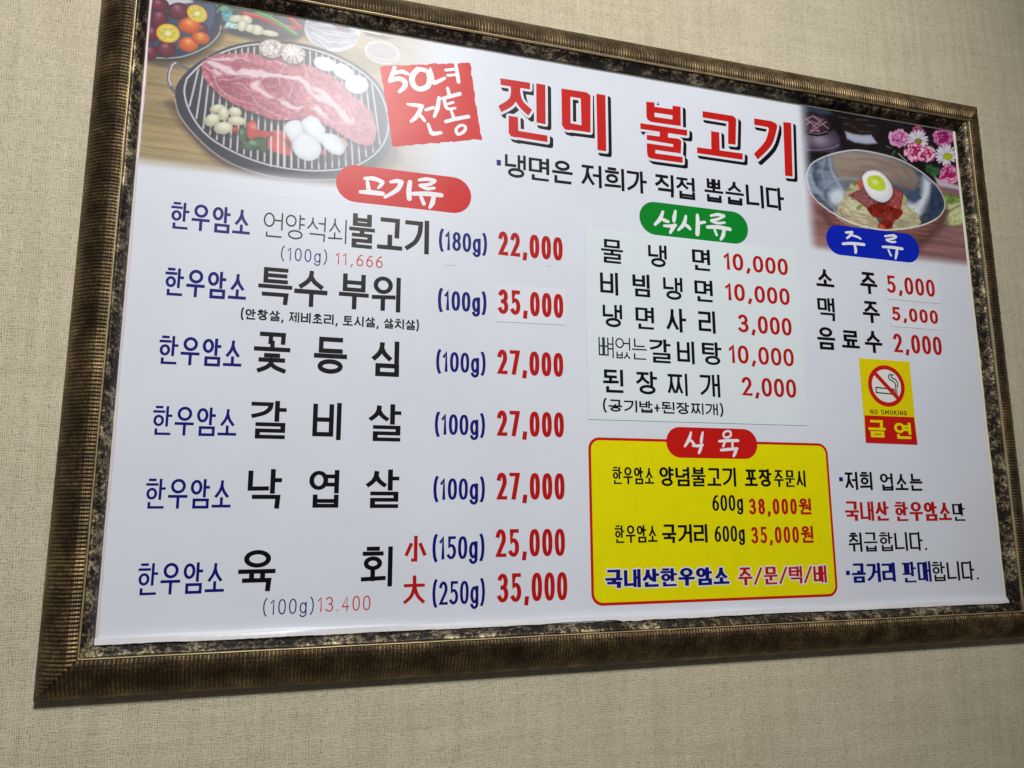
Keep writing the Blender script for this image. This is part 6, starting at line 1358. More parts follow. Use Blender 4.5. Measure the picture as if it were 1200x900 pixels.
 ('L',[6504,3766,6478,3758,6447,3742],1.9408894529423573,(232,196,218),{'a': 0.85,'soft': 1.2}),
 ('L',[6632,3926,6650,3906,6627,3881],2.3093079173159405,(232,196,218),{'a': 0.85,'soft': 1.2}),
 ('L',[6507,3830,6495,3808,6480,3813],3.5151657863350474,(232,196,218),{'a': 0.85,'soft': 1.2}),
 ('L',[6357,3861,6382,3887,6355,3915],1.5234486325478003,(110,8,52),{'a': 0.85,'soft': 1.2}),
 ('L',[6451,3892,6461,3898,6480,3896],1.2998224981367996,(232,196,218),{'a': 0.85,'soft': 1.2}),
 ('L',[6634,4037,6633,4010,6665,4010],1.349993615753854,(232,196,218),{'a': 0.85,'soft': 1.2}),
 ('L',[6561,3927,6583,3916,6573,3894],2.3261734407630894,(166,30,92),{'a': 0.85,'soft': 1.2}),
 ('L',[6658,3841,6654,3818,6622,3808],3.1736740588496386,(166,30,92),{'a': 0.85,'soft': 1.2}),
 ('L',[6434,3874,6434,3879,6444,3885],1.6564121210780776,(110,8,52),{'a': 0.85,'soft': 1.2}),
 ('L',[6538,3792,6509,3790,6483,3777],1.6883321788902141,(232,196,218),{'a': 0.85,'soft': 1.2}),
 ('L',[6364,3975,6387,3995,6419,4004],2.002756052379344,(232,196,218),{'a': 0.85,'soft': 1.2}),
 ('L',[6447,3924,6463,3950,6493,3942],2.8560467964823415,(166,30,92),{'a': 0.85,'soft': 1.2}),
 ('L',[6430,3993,6446,4009,6468,4019],1.6811550977931404,(166,30,92),{'a': 0.85,'soft': 1.2}),
 ('L',[6566,4045,6608,4056,6622,4030],1.7836977806769831,(232,196,218),{'a': 0.85,'soft': 1.2}),
 ('L',[6363,3971,6382,3977,6383,4000],3.555781454862484,(232,196,218),{'a': 0.85,'soft': 1.2}),
 ('L',[6451,3821,6424,3827,6395,3836],1.991185112152503,(110,8,52),{'a': 0.85,'soft': 1.2}),
 ('L',[6475,3777,6451,3758,6435,3772],2.2411296614419367,(166,30,92),{'a': 0.85,'soft': 1.2}),
 ('L',[6363,3848,6387,3876,6361,3900],1.6947921070367677,(166,30,92),{'a': 0.85,'soft': 1.2}),
 ('L',[6395,3898,6395,3911,6417,3919],1.9088677195171484,(110,8,52),{'a': 0.85,'soft': 1.2}),
 ('L',[6321,3878,6317,3907,6370,3925],2.145369881005106,(232,196,218),{'a': 0.85,'soft': 1.2}),
 ('L',[6432,3981,6463,3994,6494,3992],2.763841250800459,(232,196,218),{'a': 0.85,'soft': 1.2}),
 ('L',[6414,3849,6432,3873,6424,3885],1.5444617849712343,(232,196,218),{'a': 0.85,'soft': 1.2}),
 ('L',[6480,3938,6489,3953,6498,3935],2.97578001537597,(232,196,218),{'a': 0.85,'soft': 1.2}),
 ('L',[6622,3988,6624,3958,6681,3950],1.290438588684427,(110,8,52),{'a': 0.85,'soft': 1.2}),
 ('F',('E',7116,3958,124,10,-8,-35,12),(196,190,210),{'soft': 1.2,'rim': ((150,146,170),1.6,0.5)}),
 ('F',('E',7102,3921,114,-20,-18,-35,12),(220,214,226),{'soft': 1.2,'rim': ((150,146,170),1.6,0.5)}),
 ('F',('E',7073,3880,91,-52,-29,-31,12),(220,214,226),{'soft': 1.2,'rim': ((150,146,170),1.6,0.5)}),
 ('F',('E',7005,3830,36,-92,-39,-18,12),(196,190,210),{'soft': 1.2,'rim': ((150,146,170),1.6,0.5)}),
 ('F',('E',6953,3814,-5,-105,-41,-8,12),(220,214,226),{'soft': 1.2,'rim': ((150,146,170),1.6,0.5)}),
 ('F',('E',6906,3811,-42,-107,-38,3,12),(220,214,226),{'soft': 1.2,'rim': ((150,146,170),1.6,0.5)}),
 ('F',('E',6844,3831,-92,-91,-28,18,12),(196,190,210),{'soft': 1.2,'rim': ((150,146,170),1.6,0.5)}),
 ('F',('E',6818,3857,-112,-70,-18,27,12),(220,214,226),{'soft': 1.2,'rim': ((150,146,170),1.6,0.5)}),
 ('F',('E',6804,3896,-124,-39,-4,32,12),(220,214,226),{'soft': 1.2,'rim': ((150,146,170),1.6,0.5)}),
 ('F',('E',6808,3945,-120,0,10,35,12),(196,190,210),{'soft': 1.2,'rim': ((150,146,170),1.6,0.5)}),
 ('F',('E',6832,3992,-101,38,24,33,12),(220,214,226),{'soft': 1.2,'rim': ((150,146,170),1.6,0.5)}),
 ('F',('E',6868,4032,-72,68,34,28,12),(220,214,226),{'soft': 1.2,'rim': ((150,146,170),1.6,0.5)}),
 ('F',('E',6930,4068,-23,97,41,16,12),(196,190,210),{'soft': 1.2,'rim': ((150,146,170),1.6,0.5)}),
 ('F',('E',6990,4082,24,108,41,2,12),(220,214,226),{'soft': 1.2,'rim': ((150,146,170),1.6,0.5)}),
 ('F',('E',7035,4078,60,105,36,-8,12),(220,214,226),{'soft': 1.2,'rim': ((150,146,170),1.6,0.5)}),
 ('F',('E',7087,4054,101,86,25,-22,12),(196,190,210),{'soft': 1.2,'rim': ((150,146,170),1.6,0.5)}),
 ('F',('E',7115,4010,123,51,9,-31,12),(220,214,226),{'soft': 1.2,'rim': ((150,146,170),1.6,0.5)}),
 ('F',('E',7002,3912,119,16,-9,-76,16),(170,184,30),{'soft': 1.5,'nz': (0.25,2,2),'rim': ((110,120,20),2,0.6)}),
 ('F',('E',6994,3544,264,35,-24,-190,20),(160,30,90),{'soft': 3,'wob': 5}),
 ('F',('E',7195,3542,-8,-58,-45,-5,10),(224,170,206),{'soft': 2,'wob': 4,'rim': ((160,30,90),3,0.5)}),
 ('F',('E',7159,3463,-29,-58,-41,7,10),(224,170,206),{'soft': 2,'wob': 4,'rim': ((160,30,90),3,0.5)}),
 ('F',('E',7094,3436,-52,-49,-30,22,10),(224,170,206),{'soft': 2,'wob': 4,'rim': ((160,30,90),3,0.5)}),
 ('F',('E',7026,3384,-68,-25,-9,35,10),(224,170,206),{'soft': 2,'wob': 4,'rim': ((160,30,90),3,0.5)}),
 ('F',('E',6922,3392,-59,16,24,36,10),(224,170,206),{'soft': 2,'wob': 4,'rim': ((160,30,90),3,0.5)}),
 ('F',('E',6832,3408,-46,32,33,32,10),(224,170,206),{'soft': 2,'wob': 4,'rim': ((160,30,90),3,0.5)}),
 ('F',('E',6774,3496,13,58,44,2,10),(224,170,206),{'soft': 2,'wob': 4,'rim': ((160,30,90),3,0.5)}),
 ('F',('E',6809,3564,51,49,30,-21,10),(224,170,206),{'soft': 2,'wob': 4,'rim': ((160,30,90),3,0.5)}),
 ('F',('E',6843,3628,44,53,35,-17,10),(224,170,206),{'soft': 2,'wob': 4,'rim': ((160,30,90),3,0.5)}),
 ('F',('E',6950,3702,68,11,-3,-38,10),(224,170,206),{'soft': 2,'wob': 4,'rim': ((160,30,90),3,0.5)}),
 ('F',('E',7046,3710,69,22,6,-36,10),(224,170,206),{'soft': 2,'wob': 4,'rim': ((160,30,90),3,0.5)}),
 ('F',('E',7112,3678,35,-42,-40,-28,10),(224,170,206),{'soft': 2,'wob': 4,'rim': ((160,30,90),3,0.5)}),
 ('F',('E',7210,3628,-8,-58,-46,-5,10),(224,170,206),{'soft': 2,'wob': 4,'rim': ((160,30,90),3,0.5)}),
 ('L',[6836,3552,6845,3586,6893,3606],2.9953821274004433,(160,30,90),{'a': 0.85,'soft': 1.2}),
 ('L',[6967,3432,6916,3415,6907,3458],1.4715473566825046,(104,10,56),{'a': 0.85,'soft': 1.2}),
 ('L',[6869,3578,6909,3592,6908,3638],3.347960825657906,(224,170,206),{'a': 0.85,'soft': 1.2}),
 ('L',[6923,3473,6918,3487,6888,3484],1.1564090585040803,(104,10,56),{'a': 0.85,'soft': 1.2}),
 ('L',[6995,3364,6959,3342,6928,3355],1.1152969341178578,(104,10,56),{'a': 0.85,'soft': 1.2}),
 ('L',[7098,3576,7080,3562,7079,3554],1.1551392365938324,(104,10,56),{'a': 0.85,'soft': 1.2}),
 ('L',[7043,3638,7056,3612,7076,3603],1.3749932945196035,(104,10,56),{'a': 0.85,'soft': 1.2}),
 ('L',[7154,3662,7160,3633,7181,3613],2.735607285105653,(224,170,206),{'a': 0.85,'soft': 1.2}),
 ('L',[6903,3379,6881,3407,6830,3397],2.657665604024198,(224,170,206),{'a': 0.85,'soft': 1.2}),
 ('L',[7059,3732,7078,3716,7103,3714],1.5630560726028206,(160,30,90),{'a': 0.85,'soft': 1.2}),
 ('L',[6918,3554,6945,3558,6934,3575],1.3297856271758461,(104,10,56),{'a': 0.85,'soft': 1.2}),
 ('L',[7139,3660,7140,3635,7178,3632],1.2430102007012156,(104,10,56),{'a': 0.85,'soft': 1.2}),
 ('L',[6825,3377,6815,3390,6788,3390],2.1800516194845443,(160,30,90),{'a': 0.85,'soft': 1.2}),
 ('L',[6986,3490,6966,3484,6954,3494],1.6250877994065247,(104,10,56),{'a': 0.85,'soft': 1.2}),
 ('L',[7089,3483,7064,3464,7039,3437],1.6818869906953975,(224,170,206),{'a': 0.85,'soft': 1.2}),
 ('L',[6948,3463,6947,3488,6901,3462],3.4344844889589616,(160,30,90),{'a': 0.85,'soft': 1.2}),
 ('L',[6769,3554,6792,3570,6792,3588],2.8318774053338664,(160,30,90),{'a': 0.85,'soft': 1.2}),
 ('L',[6921,3574,6944,3575,6940,3594],1.6052504363084144,(160,30,90),{'a': 0.85,'soft': 1.2}),
 ('L',[6997,3661,7017,3655,7048,3680],3.2773680990070835,(224,170,206),{'a': 0.85,'soft': 1.2}),
 ('L',[7044,3472,7024,3471,7011,3450],3.3258256901200083,(224,170,206),{'a': 0.85,'soft': 1.2}),
 ('L',[7017,3594,7037,3610,7047,3604],1.766359897298872,(224,170,206),{'a': 0.85,'soft': 1.2}),
 ('L',[7030,3471,6996,3475,6959,3438],3.424116780942642,(224,170,206),{'a': 0.85,'soft': 1.2}),
 ('L',[6869,3378,6852,3403,6799,3393],3.503531482456137,(224,170,206),{'a': 0.85,'soft': 1.2}),
 ('L',[7096,3402,7056,3378,7008,3389],2.4033296833542,(224,170,206),{'a': 0.85,'soft': 1.2}),
 ('L',[7035,3413,7002,3409,6968,3380],2.781188122483574,(160,30,90),{'a': 0.85,'soft': 1.2}),
 ('L',[6932,3627,6957,3636,6980,3658],1.2155857413749669,(104,10,56),{'a': 0.85,'soft': 1.2}),
 ('L',[6834,3544,6828,3564,6833,3586],1.2473848096414144,(104,10,56),{'a': 0.85,'soft': 1.2}),
 ('L',[7022,3562,7038,3566,7029,3558],1.3292017402077945,(104,10,56),{'a': 0.85,'soft': 1.2}),
 ('L',[7010,3717,7046,3705,7099,3734],1.7424362090743253,(224,170,206),{'a': 0.85,'soft': 1.2}),
 ('L',[6767,3548,6782,3570,6791,3593],1.9118095619995659,(224,170,206),{'a': 0.85,'soft': 1.2}),
 ('L',[7150,3536,7154,3514,7112,3501],2.0739864904599923,(224,170,206),{'a': 0.85,'soft': 1.2}),
 ('L',[6848,3512,6846,3534,6833,3561],2.772529881459479,(224,170,206),{'a': 0.85,'soft': 1.2}),
 ('L',[7018,3524,7005,3522,6998,3503],1.3997658177277066,(104,10,56),{'a': 0.85,'soft': 1.2}),
 ('L',[7029,3685,7053,3699,7074,3700],1.4404093567619702,(160,30,90),{'a': 0.85,'soft': 1.2}),
 ('L',[7114,3619,7113,3597,7126,3582],3.2672690995153753,(224,170,206),{'a': 0.85,'soft': 1.2}),
 ('L',[6794,3609,6791,3629,6826,3632],3.3534791983790164,(160,30,90),{'a': 0.85,'soft': 1.2}),
 ('L',[7054,3458,7026,3440,6992,3458],3.368795708674302,(224,170,206),{'a': 0.85,'soft': 1.2}),
 ('L',[6839,3386,6786,3382,6774,3412],2.72286417893757,(224,170,206),{'a': 0.85,'soft': 1.2}),
 ('L',[6897,3395,6879,3399,6878,3420],1.007470077781763,(104,10,56),{'a': 0.85,'soft': 1.2}),
 ('L',[7070,3457,7025,3452,6987,3426],3.1517764091879967,(224,170,206),{'a': 0.85,'soft': 1.2}),
 ('L',[7122,3597,7105,3566,7108,3543],2.661508563804289,(160,30,90),{'a': 0.85,'soft': 1.2}),
 ('L',[7002,3521,6996,3505,6986,3511],1.8771140587712285,(104,10,56),{'a': 0.85,'soft': 1.2}),
 ('L',[6865,3562,6896,3580,6912,3602],2.2417790203652865,(224,170,206),{'a': 0.85,'soft': 1.2}),
 ('L',[6979,3441,6939,3419,6926,3454],1.497968310821879,(104,10,56),{'a': 0.85,'soft': 1.2}),
 ('L',[6951,3460,6933,3457,6920,3462],3.433410908828578,(224,170,206),{'a': 0.85,'soft': 1.2}),
 ('L',[6888,3577,6918,3596,6951,3607],1.5776237229550054,(104,10,56),{'a': 0.85,'soft': 1.2}),
 ('L',[7135,3666,7143,3635,7173,3618],1.219259748748146,(224,170,206),{'a': 0.85,'soft': 1.2}),
 ('L',[7011,3627,7049,3635,7061,3609],2.775852451230792,(160,30,90),{'a': 0.85,'soft': 1.2}),
 ('L',[7003,3715,7026,3710,7050,3714],1.8863403053376573,(104,10,56),{'a': 0.85,'soft': 1.2}),
 ('L',[7034,3496,7017,3472,6988,3473],1.9627923021794027,(104,10,56),{'a': 0.85,'soft': 1.2}),
 ('L',[7027,3531,7006,3534,7007,3526],2.973579634861865,(160,30,90),{'a': 0.85,'soft': 1.2}),
 ('L',[7109,3476,7070,3467,7050,3440],2.6273414959075514,(224,170,206),{'a': 0.85,'soft': 1.2}),
 ('L',[7135,3617,7162,3596,7153,3563],1.5988011404546172,(104,10,56),{'a': 0.85,'soft': 1.2}),
 ('L',[7002,3605,7034,3614,7053,3601],1.4894766481959656,(104,10,56),{'a': 0.85,'soft': 1.2}),
 ('L',[7080,3497,7054,3494,7044,3481],1.3008679387079232,(104,10,56),{'a': 0.85,'soft': 1.2}),
 ('L',[7067,3525,7046,3522,7051,3510],1.5487972141903077,(104,10,56),{'a': 0.85,'soft': 1.2}),
 ('L',[7056,3579,7047,3561,7083,3552],1.7988038513906186,(160,30,90),{'a': 0.85,'soft': 1.2}),
 ('L',[6933,3657,6969,3657,7000,3676],2.4088003406524727,(160,30,90),{'a': 0.85,'soft': 1.2}),
 ('L',[6935,3584,6951,3595,6966,3611],1.6698956477373492,(104,10,56),{'a': 0.85,'soft': 1.2}),
 ('L',[6820,3425,6770,3433,6813,3483],2.62902859852529,(160,30,90),{'a': 0.85,'soft': 1.2}),
 ('L',[7030,3635,7054,3627,7072,3615],2.0528414457366493,(224,170,206),{'a': 0.85,'soft': 1.2}),
 ('L',[6986,3598,6996,3594,7006,3593],2.6765124901569735,(224,170,206),{'a': 0.85,'soft': 1.2}),
 ('L',[6919,3414,6888,3408,6891,3442],3.169906589450452,(224,170,206),{'a': 0.85,'soft': 1.2}),
 ('L',[6851,3611,6877,3635,6905,3662],2.024853916568865,(160,30,90),{'a': 0.85,'soft': 1.2}),
 ('L',[7127,3573,7133,3551,7097,3531],2.787941697517125,(160,30,90),{'a': 0.85,'soft': 1.2}),
 ('F',[6441,3655,6748,3661,6756,3556,6639,3436,6408,3545],(44,86,54),{'nz': (0.5,5,5),'soft': 5,'wob': 4}),
 ('L',[5816,3813,5907,3739,5981,3689],3.4,(150,160,160),{'a': 0.8}),
 ('F',[6602,3466,6809,3376,7245,3326,7288,3226,6900,3225,6689,3291],(186,176,194),{'soft': 5}),
 ('F',[6796,3270,7291,3249,7275,3130,6838,3170],(120,96,110),{'soft': 6}),
 ('F',[6762,2999,6820,3133,7000,3144,7322,3066,7278,2944,6853,2848],(126,146,74),{'nz': (0.5,6,3),'rim': ((60,80,36),3,0.7)}),
 ('F',[6778,2909,7032,2962,7322,3066,7309,2966,6958,2814,6791,2795],(196,206,150),{'nz': (0.2,5,3),'rim': ((80,100,40),2,0.7)}),
 ('F',[6686,2497,6711,2549,6747,2622,6792,2692,6844,2749,6905,2803,6976,2851,7069,2902,7173,2948,7253,2960,7293,2917,7309,2840,7310,2762,7301,2689,7277,2616,7227,2556,7137,2516,7021,2489,6914,2474,6824,2475,6742,2487],(206,206,158),{'rim': ((70,92,40),3,0.9),'nz': (0.12,6,6)}),
 ('F',[6787,2542,6884,2668,7122,2810,7229,2776,7151,2605,6922,2534],(186,194,140),{'soft': 4,'nz': (0.3,4,4)}),
 ('F',[3827,2470,4329,1959,5146,1715,6031,1867,6853,2527,6860,2907],(70,44,44),{'soft': 14,'a': 0.6}),
 ('F',[3730,2832,3926,2563,4171,2233,4425,2001,4787,1892,5352,1867,5844,1948,6261,2141,6556,2426,6784,2794,6806,2970,5267,2888],(124,84,78),{'st': (0,9,0.08),'nz': (0.25,60,8),'rim': ((80,50,48),7,0.6)}),
 ('F',[3690,3073,3714,3138,3751,3232,3807,3319,3887,3387,3988,3449,4098,3508,4220,3564,4353,3617,4486,3662,4611,3700,4737,3730,4874,3751,5027,3759,5192,3758,5356,3749,5521,3736,5686,3716,5842,3687,5988,3645,6124,3594,6246,3541,6347,3491,6432,3439,6510,3385,6586,3327,6655,3267,6712,3201,6757,3126,6789,3045,6806,2970,6808,2907,6794,2850,6764,2792,6719,2728,6659,2663,6577,2599,6469,2537,6339,2476,6195,2421,6034,2371,5860,2327,5688,2290,5525,2261,5364,2239,5199,2230,5022,2238,4842,2260,4676,2288,4532,2321,4403,2361,4278,2408,4152,2465,4031,2529,3928,2596,3851,2660,3791,2728,3746,2802,3716,2897,3700,3000],(104,116,134),{'nz': (0.5,30,8),'to': ((62,70,86),1,-0.3),'rim': ((66,74,88),6,0.5)}),
 ('F',[4272,3582,4872,3733,5550,3725,6129,3578,6260,3318,6073,3088,5492,3186,4903,3078,4414,3083,4300,3268],(150,134,124),{'nz': (0.14,50,16),'soft': 14,'to': ((126,112,104),0.8,-0.6)}),
 ('L',[4857,3578,5342,3610,5725,3524],4,(122,104,94),{'a': 0.6,'soft': 4}),
 ('L',[4939,3437,5520,3446,5822,3331],4,(122,104,94),{'a': 0.6,'soft': 4}),
 ('L',[4451,3288,4927,3317,5310,3299],4,(122,104,94),{'a': 0.6,'soft': 4}),
 ('L',[5886,3546,5987,3387,6060,3327],4,(122,104,94),{'a': 0.6,'soft': 4}),
 ('L',[3790,3119,3862,2881,4029,2705],4,(160,174,196),{'a': 0.65,'soft': 7}),
 ('L',[3938,3353,3865,3145,3922,2955],7,(50,66,92),{'a': 0.65,'soft': 7}),
 ('L',[4113,3460,4038,3233,4074,3007],4,(150,164,188),{'a': 0.65,'soft': 7}),
 ('L',[4227,3492,4244,3261,4420,2951],5,(176,190,208),{'a': 0.65,'soft': 7}),
 ('L',[4062,2873,4226,3059,4534,3165,4817,3168],4,(150,166,188),{'a': 0.65,'soft': 7}),
 ('L',[4093,2812,4147,2589,4319,2445],9,(56,74,102),{'a': 0.65,'soft': 7}),
 ('L',[3945,2793,4079,2646,4284,2474],4,(150,150,150),{'a': 0.65,'soft': 7}),
 ('F',('E',4330,2758,188,23,-17,-183,22),(206,214,228),{'soft': 16,'a': 0.9}),
 ('F',[6354,3434,6543,3319,6472,3068,6272,2735,6098,2613,6081,2815,6272,3078],(200,206,222),{'soft': 14}),
 ('F',[6539,3284,6766,3138,6756,2895,6540,2629,6369,2542,6447,2858],(44,56,82),{'soft': 10,'nz': (0.3,10,10)}),
 ('F',[5912,3068,6195,3103,6260,2973,6045,2845],(62,80,108),{'soft': 5}),
 ('F',[5888,2861,6122,2820,6223,2662,6090,2545,5901,2625],(206,210,220),{'soft': 12}),
 ('F',[4269,2439,4360,2625,4501,2817,4623,3054,4802,3076,4983,2853,5232,2305,5275,2221,4870,2233,4579,2322,4387,2387],(176,166,138),{'st': (-22,3.2,0.13),'nz': (0.22,14,5),'soft': 3,'wob': 3}),
 ('F',[5352,2230,5532,2471,5741,2719,5838,3002,5892,2895,5930,2764,6102,2648,6201,2478,6097,2376,5718,2269],(174,166,136),{'st': (24,3.0,0.14),'nz': (0.22,14,5),'soft': 3,'wob': 3}),
 ('F',[4504,2707,4622,2777,4865,2684,5082,2576,5072,2475,4748,2516,4531,2601],(196,190,158),{'soft': 3,'nz': (0.15,8,6)}),
 ('L',[4470,2316,4589,2270,4700,2254],1.1,(226,216,188),{'a': 0.6}),
 ('L',[4645,2327,4768,2302,4876,2261],1.1,(140,126,100),{'a': 0.6}),
 ('L',[4530,2264,4652,2239,4761,2205],1.1,(140,126,100),{'a': 0.6}),
 ('L',[4569,2534,4692,2513,4800,2462],1.1,(140,126,100),{'a': 0.6}),
 ('L',[4461,2337,4582,2306,4690,2266],1.1,(140,126,100),{'a': 0.6}),
 ('L',[4583,2241,4702,2186,4813,2175],1.1,(140,126,100),{'a': 0.6}),
 ('L',[4863,2434,4987,2408,5099,2391],1.1,(140,126,100),{'a': 0.6}),
 ('L',[4794,2359,4916,2326,5027,2301],1.1,(226,216,188),{'a': 0.6}),
 ('L',[4478,2351,4598,2312,4707,2282],1.1,(226,216,188),{'a': 0.6}),
 ('L',[4890,2301,5012,2261,5126,2258],1.1,(226,216,188),{'a': 0.6}),
 ('L',[4577,2284,4697,2238,4808,2225],1.1,(140,126,100),{'a': 0.6}),
 ('L',[4516,2391,4638,2368,4749,2346],1.1,(226,216,188),{'a': 0.6}),
 ('L',[4350,2482,4470,2440,4580,2427],1.1,(140,126,100),{'a': 0.6}),
 ('L',[4988,2280,5109,2226,5225,2243],1.1,(140,126,100),{'a': 0.6}),
 ('L',[4457,2268,4577,2231,4687,2209],1.1,(226,216,188),{'a': 0.6}),
 ('L',[4720,2399,4841,2356,4952,2338],1.1,(226,216,188),{'a': 0.6}),
 ('L',[4506,2396,4628,2373,4737,2344],1.1,(226,216,188),{'a': 0.6}),
 ('L',[4327,2351,4448,2328,4558,2312],1.1,(226,216,188),{'a': 0.6}),
 ('L',[4700,2487,4821,2441,4934,2446],1.1,(226,216,188),{'a': 0.6}),
 ('L',[4398,2472,4519,2448,4627,2403],1.1,(140,126,100),{'a': 0.6}),
 ('L',[5023,2289,5144,2236,5259,2234],1.1,(140,126,100),{'a': 0.6}),
 ('L',[4662,2314,4782,2266,4894,2262],1.1,(140,126,100),{'a': 0.6}),
 ('L',[4562,2239,4682,2186,4792,2167],1.1,(140,126,100),{'a': 0.6}),
 ('L',[5006,2330,5130,2303,5240,2258],1.1,(140,126,100),{'a': 0.6}),
 ('L',[4335,2464,4456,2430,4566,2417],1.1,(140,126,100),{'a': 0.6}),
 ('L',[4631,2271,4751,2223,4865,2234],1.1,(226,216,188),{'a': 0.6}),
 ('L',[4685,2423,4806,2375,4916,2351],1.1,(226,216,188),{'a': 0.6}),
 ('L',[4654,2521,4776,2490,4887,2469],1.1,(140,126,100),{'a': 0.6}),
 ('L',[5030,2387,5154,2353,5267,2344],1.1,(140,126,100),{'a': 0.6}),
 ('L',[4685,2318,4808,2295,4918,2259],1.1,(140,126,100),{'a': 0.6}),
 ('L',[4912,2486,5036,2462,5149,2449],1.1,(140,126,100),{'a': 0.6}),
 ('L',[4332,2528,4343,2500,4360,2460,4384,2423,4424,2391,4471,2363,4505,2343],1.0,(120,106,82),{'a': 0.65,'soft': 1}),
 ('L',[4662,2450,4692,2443,4736,2433,4782,2426,4834,2424,4887,2425,4925,2426],1.0,(214,204,176),{'a': 0.65,'soft': 1}),
 ('L',[4326,2493,4343,2465,4368,2427,4400,2391,4447,2362,4502,2337,4541,2319],1.0,(226,218,192),{'a': 0.65,'soft': 1}),
 ('L',[4249,2527,4259,2494,4275,2447,4299,2404,4340,2366,4391,2332,4427,2308],1.0,(226,218,192),{'a': 0.65,'soft': 1}),
 ('L',[4322,2408,4353,2383,4397,2348,4449,2317,4514,2295,4587,2276,4638,2264],1.0,(120,106,82),{'a': 0.65,'soft': 1}),
 ('L',[4447,2574,4451,2551,4459,2518,4473,2487,4500,2460,4534,2435,4558,2418],1.0,(214,204,176),{'a': 0.65,'soft': 1}),
 ('L',[4368,2555,4375,2528,4386,2489,4404,2454,4437,2423,4477,2394,4506,2374],1.0,(120,106,82),{'a': 0.65,'soft': 1}),
 ('L',[4330,2421,4359,2396,4401,2361,4449,2330,4512,2308,4581,2289,4630,2276],1.0,(120,106,82),{'a': 0.65,'soft': 1}),
 ('L',[4360,2498,4376,2473,4401,2436,4432,2403,4477,2377,4530,2353,4568,2337],1.0,(120,106,82),{'a': 0.65,'soft': 1}),
 ('L',[4640,2515,4659,2505,4686,2491,4717,2479,4755,2471,4795,2465,4824,2462],1.0,(214,204,176),{'a': 0.65,'soft': 1}),
 ('L',[4598,2562,4608,2548,4622,2529,4640,2511,4667,2496,4698,2483,4720,2474],1.0,(226,218,192),{'a': 0.65,'soft': 1}),
 ('L',[4519,2325,4566,2313,4635,2297,4707,2286,4786,2284,4868,2286,4927,2289],1.0,(226,218,192),{'a': 0.65,'soft': 1}),
 ('L',[4495,2417,4527,2402,4574,2380,4625,2362,4686,2352,4751,2345,4797,2340],1.0,(146,132,104),{'a': 0.65,'soft': 1}),
 ('L',[4533,2498,4553,2482,4582,2460,4615,2441,4657,2427,4704,2415,4738,2408],1.0,(120,106,82),{'a': 0.65,'soft': 1}),
 ('L',[4361,2355,4401,2334,4458,2304,4522,2279,4598,2264,4680,2253,4737,2246],1.0,(120,106,82),{'a': 0.65,'soft': 1}),
 ('L',[4377,2545,4386,2518,4400,2481,4420,2447,4455,2417,4498,2391,4528,2372],1.0,(214,204,176),{'a': 0.65,'soft': 1}),
 ('L',[4459,2319,4506,2304,4575,2283,4648,2268,4729,2262,4815,2262,4875,2262],1.0,(214,204,176),{'a': 0.65,'soft': 1}),
 ('L',[4242,2541,4249,2507,4261,2458,4283,2413,4322,2374,4370,2338,4404,2313],1.0,(120,106,82),{'a': 0.65,'soft': 1}),
 ('L',[4374,2518,4387,2493,4407,2457,4433,2424,4474,2396,4522,2372,4556,2355],1.0,(120,106,82),{'a': 0.65,'soft': 1}),
 ('L',[4621,2355,4666,2348,4730,2339,4797,2333,4868,2336,4942,2343,4993,2348],1.0,(146,132,104),{'a': 0.65,'soft': 1}),
 ('L',[4509,2310,4559,2298,4630,2282,4706,2271,4788,2269,4874,2273,4934,2276],1.0,(214,204,176),{'a': 0.65,'soft': 1}),
 ('L',[4445,2354,4487,2337,4547,2314,4612,2296,4686,2287,4765,2282,4822,2279],1.0,(214,204,176),{'a': 0.65,'soft': 1}),
 ('L',[4461,2429,4490,2412,4533,2387,4581,2366,4640,2352,4703,2341,4749,2334],1.0,(120,106,82),{'a': 0.65,'soft': 1}),
 ('L',[4515,2587,4518,2568,4524,2540,4535,2513,4557,2491,4586,2469,4606,2455],1.0,(226,218,192),{'a': 0.65,'soft': 1}),
 ('L',[4493,2392,4529,2378,4582,2357,4639,2340,4704,2331,4775,2326,4824,2323],1.0,(146,132,104),{'a': 0.65,'soft': 1}),
 ('L',[4390,2360,4429,2340,4486,2313,4549,2290,4623,2276,4703,2267,4760,2261],1.0,(226,218,192),{'a': 0.65,'soft': 1}),
 ('L',[4548,2419,4581,2406,4629,2389,4681,2375,4740,2368,4803,2364,4848,2362],1.0,(120,106,82),{'a': 0.65,'soft': 1}),
 ('L',[4439,2553,4447,2530,4460,2498,4479,2468,4511,2442,4549,2419,4577,2403],1.0,(120,106,82),{'a': 0.65,'soft': 1}),
 ('L',[4706,2475,4734,2469,4773,2461,4815,2456,4860,2455,4908,2457,4942,2459],1.0,(214,204,176),{'a': 0.65,'soft': 1}),
 ('L',[4357,2452,4381,2427,4417,2393,4459,2363,4514,2339,4576,2320,4621,2306],1.0,(120,106,82),{'a': 0.65,'soft': 1}),
 ('L',[4306,2432,4332,2406,4371,2368,4417,2335,4477,2309,4545,2288,4594,2273],1.0,(214,204,176),{'a': 0.65,'soft': 1}),
 ('L',[4637,2490,4660,2481,4694,2467,4731,2456,4774,2450,4820,2446,4852,2444],1.0,(226,218,192),{'a': 0.65,'soft': 1}),
 ('L',[4409,2475,4430,2453,4461,2422,4499,2394,4548,2373,4604,2355,4644,2343],1.0,(226,218,192),{'a': 0.65,'soft': 1}),
 ('L',[4232,2511,4245,2478,4263,2430,4291,2386,4336,2349,4391,2315,4430,2292],1.0,(214,204,176),{'a': 0.65,'soft': 1}),
 ('L',[4539,2444,4568,2430,4609,2410,4655,2394,4710,2385,4768,2379,4810,2375],1.0,(214,204,176),{'a': 0.65,'soft': 1}),
